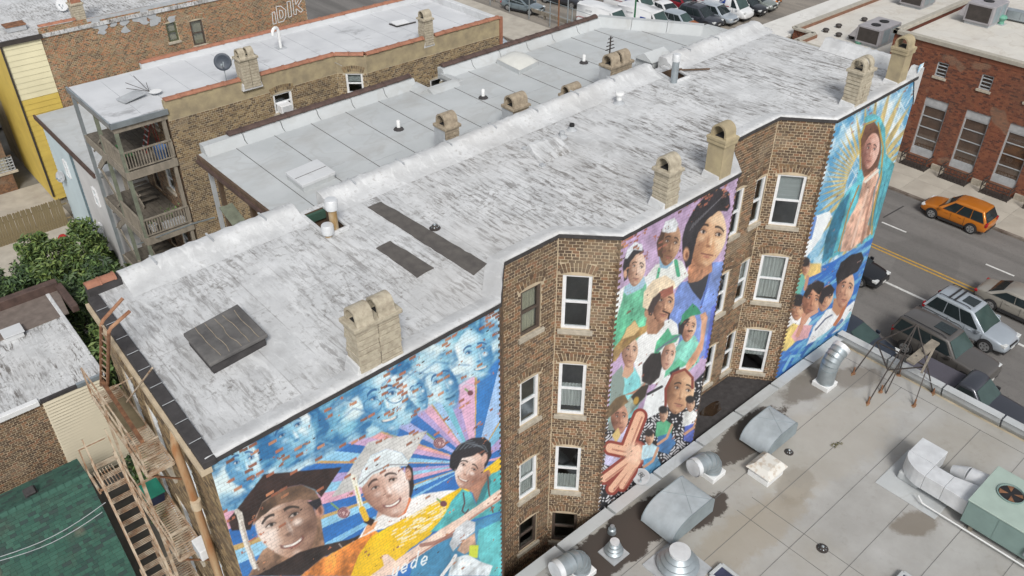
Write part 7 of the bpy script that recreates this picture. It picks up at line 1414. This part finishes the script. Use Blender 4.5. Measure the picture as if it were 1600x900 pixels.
    def qd(Xa, Za, Ya, Xb, Zb, Yb, m0=.08, m1=.12): return [(lerp(Xa, Xb, m0), -lerp(Ya, Yb, m0) + .09, lerp(Za, Zb, m0)), (lerp(Xa, Xb, m0), lerp(Ya, Yb, m0) - .09, lerp(Za, Zb, m0)), (lerp(Xa, Xb, 1 - m1), lerp(Ya, Yb, 1 - m1) - .13, lerp(Za, Zb, 1 - m1)), (lerp(Xa, Xb, 1 - m1), -lerp(Ya, Yb, 1 - m1) + .13, lerp(Za, Zb, 1 - m1))]
    pane(qd(Xf0, Zf0, Yf0, Xf1, Zf1, Yf1, .03, .10), 'windscreen', .03)
    if kind not in ('van',): pane(qd(Xr0, Zr0, Yr0, Xr1, Zr1, Yr1, .10, .14), 'rear_window', .03, m_carglass)
    # side windows on the slanted side faces
    n_side = 1 if kind in ('van', 'pickup') else 3 if kind != 'sedan' and kind != 'hatch' else 2
    for s in (1, -1):
        def sp(x, f):   # x fraction (-1..1), f height fraction belt->roof
            X = x * h; zb_ = zbt(x); zt_ = H - .12; return (X, s * lerp(wb, wt, f), lerp(zb_, zt_, f))
        bl, br_ = lerp(xr0, xr1, .35), lerp(xf0, xf1, .30); tl, tr = lerp(xr0, xr1, 1.0) + .03, xf1 - .01
        if kind == 'van': bl, tl = .40, .40; 
        for i in range(n_side):
            a0, a1 = i / n_side + .008, (i + 1) / n_side - .012
            pane([sp(lerp(bl, br_, a0), .04), sp(lerp(bl, br_, a1), .04), sp(lerp(tl, tr, a1), .94), sp(lerp(tl, tr, a0), .94)], 'side_window', .012, m_carglass)
    # wheels
    for x in ax:
        for s in (1, -1):
            c = Vector((x * h, s * (w - .10), wr)); m = MB(); n = 20
            prof = [(.0, .11), (.60, .11), (.62, .125), (.93, .12), (1, .07), (1, -.09), (.9, -.11), (0, -.11)]; VV = []
            for r, d in prof:
                for j in range(n): g = 2 * math.pi * j / n; VV.append((c.x + r * wr * math.cos(g), c.y + s * d, c.z + r * wr * math.sin(g)))
            FF = [(i * n + j, i * n + (j + 1) % n, (i + 1) * n + (j + 1) % n, (i + 1) * n + j) for i in range(len(prof) - 1) for j in range(n)]
            m.add(VV, FF); wh = m.build('wheel', m_tyre, t, smooth=40)
            m = MB(); y = c.y + s * .118
            for j in range(5):
                g = 2 * math.pi * j / 5 + .3; a = Vector((math.cos(g), 0, math.sin(g))); b = Vector((-math.sin(g), 0, math.cos(g))); o = Vector((c.x, y, c.z))
                m.add([o + a * wr * .08 + b * .05, o + a * wr * .08 - b * .05, o + a * wr * .58 - b * .07, o + a * wr * .58 + b * .07] + [v + Vector((0, s * .012, 0)) for v in (o + a * wr * .08 + b * .05, o + a * wr * .08 - b * .05, o + a * wr * .58 - b * .07, o + a * wr * .58 + b * .07)], [(0, 1, 2, 3), (7, 6, 5, 4), (0, 4, 5, 1), (1, 5, 6, 2), (2, 6, 7, 3), (3, 7, 4, 0)])
            for j in range(n):
                g0, g1 = 2 * math.pi * j / n, 2 * math.pi * (j + 1) / n; m.quad(*[(c.x + r * wr * math.cos(g), y + s * .010, c.z + r * wr * math.sin(g)) for r, g in ((.54, g0), (.54, g1), (.66, g1), (.66, g0))])
            m.build('rim', m_rim, wh, fix=False)
            m = MB(); VV = []; 
            for j in range(n + 1):
                g = math.pi * j / n
                for r in (1.02, 1.12): VV.append((c.x + r * wr * math.cos(g), s * (w + .006), c.z + r * wr * math.sin(g) * 1.02))
            m.add(VV, [(2 * j, 2 * j + 1, 2 * j + 3, 2 * j + 2) for j in range(n)]); m.quad(*[(c.x + 1.03 * wr * math.cos(math.pi * j / 12), s * (w * .995), c.z + 1.03 * wr * math.sin(math.pi * j / 12)) for j in range(13)]); m.build('wheel_arch', m_trim, t, fix=False)
    # trim
    for s in (1, -1):
        m = MB(); m.box(ax[0] * h + wr * 1.2, s * w * .965 - .03, st[3][2] - .03, ax[1] * h - wr * 1.2, s * w * .965 + .03, st[3][2] + .13); m.build('sill_trim', m_trim, t)
        m = MB(); X = xf0 * h - .25; m.box(X - .1, s * (w + .02) - .1 * (s < 0), zbt(xf0) - .02, X + .12, s * (w + .02) + .1 * (s > 0), zbt(xf0) + .16); m.build('mirror', pm if kind != 'pickup' else m_trim, t, bevel=.03)
        zf0 = st[-3][3]; m = MB(); y = w * .70; m.hexa([(h * .90, s * y - .19, zf0 - .19), (h * .985, s * y - .17, zf0 - .2), (h * .975, s * y + .10, zf0 - .2), (h * .86, s * (y + .0) + .16, zf0 - .18), (h * .86, s * y - .19, zf0 + .0), (h * .965, s * y - .17, zf0 - .06), (h * .95, s * y + .12, zf0 - .06), (h * .82, s * y + .17, zf0 + .01)]) if False else m.box(h * .84, s * y - .17, zf0 - .20, h * .965, s * y + .17, zf0 - .045); m.build('headlight', m_head, t, bevel=.03)
        zt = st[1][3]; m = MB(); hh = .5 if kind in ('suv', 'big_suv', 'van') else .18; m.box(-h * .995, s * w * .80 - .10, zt - .22, -h * .93, s * w * .80 + .12, zt - .22 + hh * .6); m.build('tail_light', m_tail, t, bevel=.02)
        for x in ([-.28, .12] if kind not in ('van', 'pickup') else [.2]):
            m = MB(); m.box(x * h, s * (w * .985) - .02, zbt(x) - .16, x * h + .2, s * (w * .985) + .03, zbt(x) - .12); m.build('door_handle', pm, t)
        for x in ([-.36, .04, .44] if n_side > 1 else [.02, .5]):
            m = MB(); m.box(x * h, s * (w + .001) - .008, .42, x * h + .012, s * (w + .001) + .003, zbt(x) - .02); m.build('door_gap', m_trim, t)
        if rails: m = MB(); m.tube([(xr1 * h + .1, s * (wt - .1), H + .03), (xr1 * h + .25, s * (wt - .1), H + .08), (xf1 * h - .3, s * (wt - .1), H + .07), (xf1 * h - .12, s * (wt - .1), H)], .022, 6); m.build('roof_rail', m_trim, t)
    m = MB(); m.box(h * .955, -w * .42, .5, h * .995, w * .42, .72); m.build('grille', m_trim, t, bevel=.02)
    m = MB(); m.box(h * .88, -w * .8, .26, h * .985, w * .8, .42); m.build('bumper', m_trim, t, bevel=.04)
    m = MB(); m.box(-h * 1.005, -w * .78, .36, -h * .93, w * .78, .54); m.build('bumper', m_trim, t, bevel=.04)
    m = MB(); m.box(h * .992, -.16, .42, h * 1.006, .16, .54); m.build('number_plate', m_plate, t)
    if sunroof: m = MB(); m.box(lerp(xr1, xf1, .60) * h, -.36, H + .012, lerp(xr1, xf1, .95) * h, .36, H + .036); m.build('sunroof', m_carglass, t, bevel=.02)
    if rails and kind == 'suv':
        for f in (.3, .45): m = MB(); X = lerp(xr1, xf1, f) * h; m.box(X, -wt + .12, H + .055, X + .09, wt - .12, H + .08); m.build('cross_bar', m_trim, t)
    if hoodcol: m = MB(); m.hexa([(xf0 * h + .12, -w * .78, zbt(xf0) + .055), (h * .93, -w * .66, st[-3][3] - .0), (h * .93, w * .66, st[-3][3] - .0), (xf0 * h + .12, w * .78, zbt(xf0) + .055), (xf0 * h + .12, -w * .78, zbt(xf0) + .078), (h * .93, -w * .66, st[-3][3] + .045), (h * .93, w * .66, st[-3][3] + .045), (xf0 * h + .12, w * .78, zbt(xf0) + .078)]); m.build('hood_panel', hoodcol, t)
    if kind == 'pickup':
        m = MB(); m.box(-h * .99, -w * .90, 1.06, xr0 * h - .03, w * .90, 1.14); m.build('bed_cover', bed or m_trim, t, bevel=.03)
    if mail:
        for s in (1, -1):
            yy = s * (w * .955); X0 = -.05 * h; m = MB(); V0 = [(X0, 1.55), (X0 + .62, 1.55), (X0 + .72, 2.0), (X0 + .10, 2.0)]; e = s * .05
            m.add([(x, yy + e, z) for x, z in V0] + [(x, yy - e * .2, z) for x, z in V0], [(0, 1, 2, 3), (7, 6, 5, 4), (0, 4, 5, 1), (1, 5, 6, 2), (2, 6, 7, 3), (3, 7, 4, 0)]); lg = m.build('emblem', M('emblem_blue', (.015, .06, .32), .5) if 'emblem_blue' not in bpy.data.materials else bpy.data.materials['emblem_blue'], t)
            m = MB(); e2 = e * 1.12; m.quad(*[(X0 + a, yy + e2, 1.55 + b) for a, b in ((.06, .30), (.40, .36), (.60, .24), (.42, .22), (.10, .22))]); m.quad(*[(X0 + a, yy + e2, 1.55 + b) for a, b in ((.02, .04), (.44, .10), (.30, .16), (.06, .12))]); m.build('eagle_shape', m_plate, lg, fix=False)
            m = MB()
            for k, (a, b) in enumerate(((-1.0, 2.12), (-.86, 2.12), (-.72, 2.12), (-.56, 2.12), (-.42, 2.12), (-.30, 2.12))): m.box(-h * .25 + a, yy + e - .004, b, -h * .25 + a + .09, yy + e + .004, b + .09)
            m.build('lettering', m_lead, lg); m = MB(); m.box(-h * .9, yy + e * .9 - .003, 1.32, h * .35, yy + e * .9 + .003, 1.37); m.build('stripe', m_tail, lg)
    t.location = (gnd[0], gnd[1], gnd[2] if len(gnd) > 2 else 0.007); t.rotation_euler = (0, 0, heading); t.scale = (scale,) * 3
    return t
SO, NO = -math.pi / 2, math.pi / 2
c_or = paint('paint_orange', (.58, .19, .02)); c_si = paint('paint_silver', (.42, .47, .52)); c_tan = paint('paint_pewter', (.145, .136, .128), .5); c_go = paint('paint_champagne', (.36, .34, .30)); c_bk = paint('paint_black', (.018, .02, .024)); c_dk = paint('paint_charcoal', (.055, .06, .075)); c_wh = paint('paint_white', (.68, .69, .70), 0, .35); c_rd = paint('paint_red', (.30, .02, .035)); c_nv = paint('paint_dark_blue', (.035, .045, .065)); c_gr = paint('paint_grey_green', (.25, .28, .26)); c_bg = paint('paint_blue_grey', (.20, .25, .28))
def mid(a, b, dx=0): A, B = pz(*a, .35), pz(*b, .35); return (A + B) / 2 + Vector((dx, 0, -.35))
def at2(v): return (v.x, v.y, .007)
car('suv', 'orange crossover parked at the far kerb below the red brick wall', c_or, at2(mid((1455, 333), (1517, 357), .80)), NO, .95, cat='car')
car('suv', 'silver crossover with roof rails driving in the street', c_si, at2(mid((1462, 503), (1542, 541), .85)), SO - .05, 1.03, glass=m_carglass_g, rails=True, sunroof=True, name='driving_car')
car('big_suv', 'pewter large sport utility with sunroof next to the silver crossover', c_tan, at2(mid((1411, 548), (1508, 590), .95)), SO - .06, 1.0, glass=m_carglass_g, rails=True, sunroof=True, name='driving_car')
q = pz(1547, 476, .33); car('sedan', 'champagne sedan at the yellow centre line', c_go, (q.x + .85, q.y - 1.4, .007), SO, 1.03, name='driving_car')
q = pz(1358, 437, .3); car('sedan', 'glossy black sedan emerging behind the robed figure mural', c_bk, (q.x + .2, q.y + 1.6, .007), SO, 1.0, name='driving_car')
q = pz(1520, 590, 1.3); car('pickup', 'charcoal pickup with covered bed parked right below the shop parapet', c_dk, (35.55, 8.2, .007), SO, 1.03, glass=m_carglass_g, bed=M('bed_vinyl', (.085, .08, .10), .8, var=.15))
car('sedan', 'dark teal sedan half hidden by the mural and shop corner', c_nv, (35.6, 14.3, .007), SO, 1.05, glass=m_carglass_g)
# parking lot and side street
def lot(kind, label, col, p, hd, sc=1.0, z=.057, **k): q = pz(p[0], p[1], z); return car(kind, label, col, (q.x, q.y, z), hd, sc, **k)
lot('sedan', 'silver sedan parked on the street past the white roof corner', c_si, (758, 72), NO, 1.05)
lot('sedan', 'blue grey sedan alone on the open part of the lot', c_bg, (817, 17), SO + .25, 1.0)
lot('pickup', 'dark pickup at the back of the lot near the poles', c_dk, (880, 6), SO + .2, 1.0)
lot('van', 'white mail van nearest the grey membrane roof edge', c_wh, (945, 52), SO + .08, 1.0, mail=True, glass=m_carglass_g, cat='van', name='mail_van')
lot('van', 'white mail van parked behind the green lamp pole', c_wh, (1008, 54), SO + .08, 1.0, mail=True, glass=m_carglass_g, cat='van', name='mail_van')
lot('van', 'white mail van in the back row left of the white sedan', c_wh, (985, 21), SO + .08, 1.0, mail=True, glass=m_carglass_g, cat='van', name='mail_van')
lot('sedan', 'black sedan showing its tail left of the nearest mail van', c_bk, (935, 34), SO, .95)
lot('sedan', 'white sedan parked tail out in front of the red car', c_wh, (1032, 22), NO - .2, 1.0)
lot('hatch', 'red hatchback in the back row of the lot', c_rd, (1062, 14), SO + .05, 1.05)
lot('suv', 'silver crossover with a rust orange hood panel', c_si, (1062, 45), SO + .08, .92, glass=m_carglass_g, hoodcol=M('primer_orange', (.32, .11, .045), .6))
lot('suv', 'charcoal crossover between the orange hooded car and the silver one', c_dk, (1092, 38), SO + .08, 1.05, rails=True)
lot('suv', 'light silver blue crossover beside the tall mail van', c_si, (1119, 33), SO + .08, .98)
lot('van', 'white mail van with the large blue emblem in the row', c_wh, (1131, 24), SO + .08, 1.0, mail=True, glass=m_carglass_g, cat='van', name='mail_van')
lot('hatch', 'black hatchback just right of the emblem van', c_bk, (1164, 19), SO + .08, 1.05)
lot('hatch', 'grey green hatchback at the end of the row', c_gr, (1180, 12), SO + .08, 1.05)
lot('sedan', 'orange car peeking out behind the grey green hatchback', c_or, (1186, 2), SO + .05, 1.0)
lot('sedan', 'dark blue car glimpsed behind the red hatchback', c_nv, (1092, 4), SO + .05, 1.05)
car('sedan', 'dark car partly hidden below the membrane roof corner', c_nv, (55.5, 41.5, .14), SO, 1.0)
car('sedan', 'black car at the kerb beyond the white street parapet', c_bk, (51.5, 70.5, .007), NO, 1.0)
m = MB(); q = pz(1127, 49, .05); m.box(q.x - .9, q.y - .6, .052, q.x + .9, q.y + .6, .058); m.build('drain_grate', m_metal_dk, bpy.data.objects['parking_lot'])
# ================================================================= iron fire escape on the alley wall
FE = thing('fire_escape', 'rusty iron fire escape with ladder and platforms on the alley wall', 'fire escape', (2.8, 18, 0))
def fb(a, b, w=.05, nm='bar', mt=None, par=None, h=None): m = MB(); m.bar(a, b, w, h); return m.build(nm, mt or m_rust, par or FE)
X0, X1 = 2.62, 3.28
def platform(z, y0, y1, x0=X0, x1=X1, plate=None):
    m = MB(); m.bar((x0, y0, z), (x0, y1, z), .05, .09); m.bar((x1, y0, z), (x1, y1, z), .05, .09); m.bar((x0, y0, z), (x1, y0, z), .05, .09); m.bar((x0, y1, z), (x1, y1, z), .05, .09); o = m.build('platform', m_rust, FE)
    n = int((y1 - y0) / .085); m = MB()
    for i in range(1, n): y = y0 + (y1 - y0) * i / n; m.box(x0, y - .012, z - .02, x1, y + .012, z + .02)
    m.build('grating', m_rust, o)
    if plate: m = MB(); m.box(x0 + .02, plate[0], z + .03, x1 - .02, plate[1], z + .05); m.build('cover_plate', M('brown_plate', (.20, .16, .095), .8, var=.3), o)
    r = MB()
    for zz in (.5, 1.0):
        r.bar((x0, y0, z + zz), (x0, y1, z + zz), .035); r.bar((x0, y0, z + zz), (x1 - .15, y0, z + zz), .03)
    for k in range(4): y = y0 + (y1 - y0) * k / 3; r.bar((x0, y, z), (x0, y, z + 1.0), .04)
    r.build('guard_rail', m_rust, o)
    for y in (y0 + .1, y1 - .1): m = MB(); m.bar((x0, y, z - .05), (x1 + .12, y, z - .75), .04); m.build('bracket', m_rust_d, o)
    return o
platform(12.6, 16.2, 19.9, plate=(17.9, 19.3)); platform(9.6, 16.0, 19.2); platform(6.3, 16.0, 19.2); platform(3.2, 16, 19.2)
# gooseneck ladder over the parapet
lad = None
for k, (a, b, c_) in enumerate((((158, 602), (158, 508), (192, 466)), ((168, 610), (170, 519), (203, 486)))):
    A, B, Cc = px(*a, 2.95), px(*b, 2.95), pz(*c_, 16.75); m = MB(); m.tube([A, A.lerp(B, .5), B, B.lerp(Cc, .12) + Vector((0, 0, .05)), Cc], .042, 8); o = m.build('ladder_rail', M('rust_rail', (.34, .19, .11), .85, col2=(.20, .085, .045), scale=4), FE, smooth=40)
    lad = (lad, (A, B)) if k else (A, B)
(A0, B0), (A1, B1) = lad
for i in range(11): fb(A0.lerp(B0, i / 10), A1.lerp(B1, i / 10), .026, 'rung')
# heavy outer post and long raking beam
fb(px(160, 596, 2.9), px(222, 690, 2.75), .09, 'raking_beam', m_rust_d); fb(px(198, 628, 3.0), px(238, 575, 3.1), .03, 'tie_rod'); fb(px(172, 608, 2.9), px(206, 590, 3.2), .03, 'tie_rod')
fb((2.66, 17.4, 12.6), (2.66, 17.4, 3.2), .08, 'hanger_post'); fb((2.66, 19.1, 12.6), (2.66, 19.1, 3.2), .06, 'hanger_post')
# stair flights beside the platforms
def flight(y0, z0, y1, z1, xa, xb, n):
    for x in (xa, xb): m = MB(); m.bar((x, y0, z0), (x, y1, z1), .035, .09); m.bar((x, y0, z0 + .85), (x, y1, z1 + .85), .035); m.build('stair_stringer', m_rust, FE)
    for i in range(n):
        t_ = (i + .5) / n; y, z = lerp(y0, y1, t_), lerp(z0, z1, t_); m = MB()
        for k in range(4): m.box(xa, y - .09 + .055 * k, z, xb, y - .075 + .055 * k, z + .02)
        m.build('stair_tread', m_rust, FE)
flight(19.6, 10.8, 17.6, 6.4, 1.98, 2.58, 13); flight(18.6, 6.3, 16.2, 2.2, 1.98, 2.58, 12)
m = MB(); m.bar((1.9, 19.7, 9.6), (2.62, 19.7, 9.6), .05); m.bar((1.9, 20.5, 9.6), (1.9, 19.6, 9.6), .05); m.bar((1.9, 20.5, 9.6), (1.9, 20.5, 10.6), .04); m.bar((1.9, 20.5, 10.6), (2.62, 20.5, 10.6), .03); [m.box(1.92 + .085 * k, 19.65, 9.58, 1.945 + .085 * k, 20.5, 9.61) for k in range(8)]; m.build('landing', m_rust, FE)
# big rusty downspout on the alley wall
DS = thing('downspout', 'thick rust streaked downspout on the alley wall near the graduates mural', 'downspout', (3.1, 14.4, 0)); m = MB(); m.tube([(3.22, 14.75, 15.0), (3.05, 14.5, 14.6), (3.05, 14.3, 13.6), (3.05, 14.2, 0)], .095, 12); m.build('pipe', M('rusty_tan_pipe', (.40, .31, .19), .8, col2=(.27, .12, .045), scale=1.6, stretch=(2, 2, .4)), DS, smooth=40)
for z in (12.9, 9, 5): m = MB(); m.lathe([(.118, 0), (.118, .25)], (3.05, 14.22, z), 12); m.build('coupling', m_mort, DS, smooth=40)
AC = px(320, 862, 3.05)
t = thing('window_air_conditioner', 'white air conditioner box sticking out of the alley wall window', 'air conditioner', (3.05, AC.y, AC.z)); m = MB(); m.box(2.88, AC.y - .25, AC.z, 3.22, AC.y + .25, AC.z + .34); m.build('case', m_white, t, bevel=.02); m = MB(); [m.box(2.868, AC.y - .2, AC.z + .05 + .055 * k, 2.878, AC.y + .2, AC.z + .075 + .055 * k) for k in range(5)]; m.build('grille', m_lead, t)
t = thing('storage_bin', 'teal plastic lidded bin on a fire escape platform', 'bin', (2.95, 18.4, 9.65)); m = MB(); m.hexa([(2.75, 18.15, 9.63), (3.15, 18.15, 9.63), (3.15, 18.65, 9.63), (2.75, 18.65, 9.63), (2.7, 18.1, 9.98), (3.2, 18.1, 9.98), (3.2, 18.7, 9.98), (2.7, 18.7, 9.98)]); m.build('tub', M('navy_plastic', (.02, .03, .07), .5), t); m = MB(); m.box(2.67, 18.07, 9.98, 3.23, 18.73, 10.03); m.build('lid', M('teal_plastic', (.02, .22, .15), .45), t, bevel=.02)
# service wires over the yards
W_ = thing('service_wire', 'thin pale overhead service wires above the green garage roof', 'wire', (1, 22, 5))
for k, (a, b) in enumerate((((0, 870), (165, 785)), ((0, 876), (160, 800)))):
    A, B = pz(*a, 6.5), pz(*b, 8.5); m = MB(); m.tube([A.lerp(B, i / 8) - Vector((0, 0, .25 * math.sin(math.pi * i / 8))) for i in range(-3, 9)], .012, 5); m.build('wire', m_lead, W_)
W2 = thing('service_wire', 'grey conduit cable crossing from the porch to the membrane roof post', 'wire', (11, 33, 4)); A, B = pz(212, 385, 2.2), Vector((9.6, 27.1, 9.2)); m = MB(); m.tube([px(215, 382, 9.9), px(300, 350, 10.8), px(335, 340, 11.0)], .035, 6); m.build('wire', m_galv, W2)
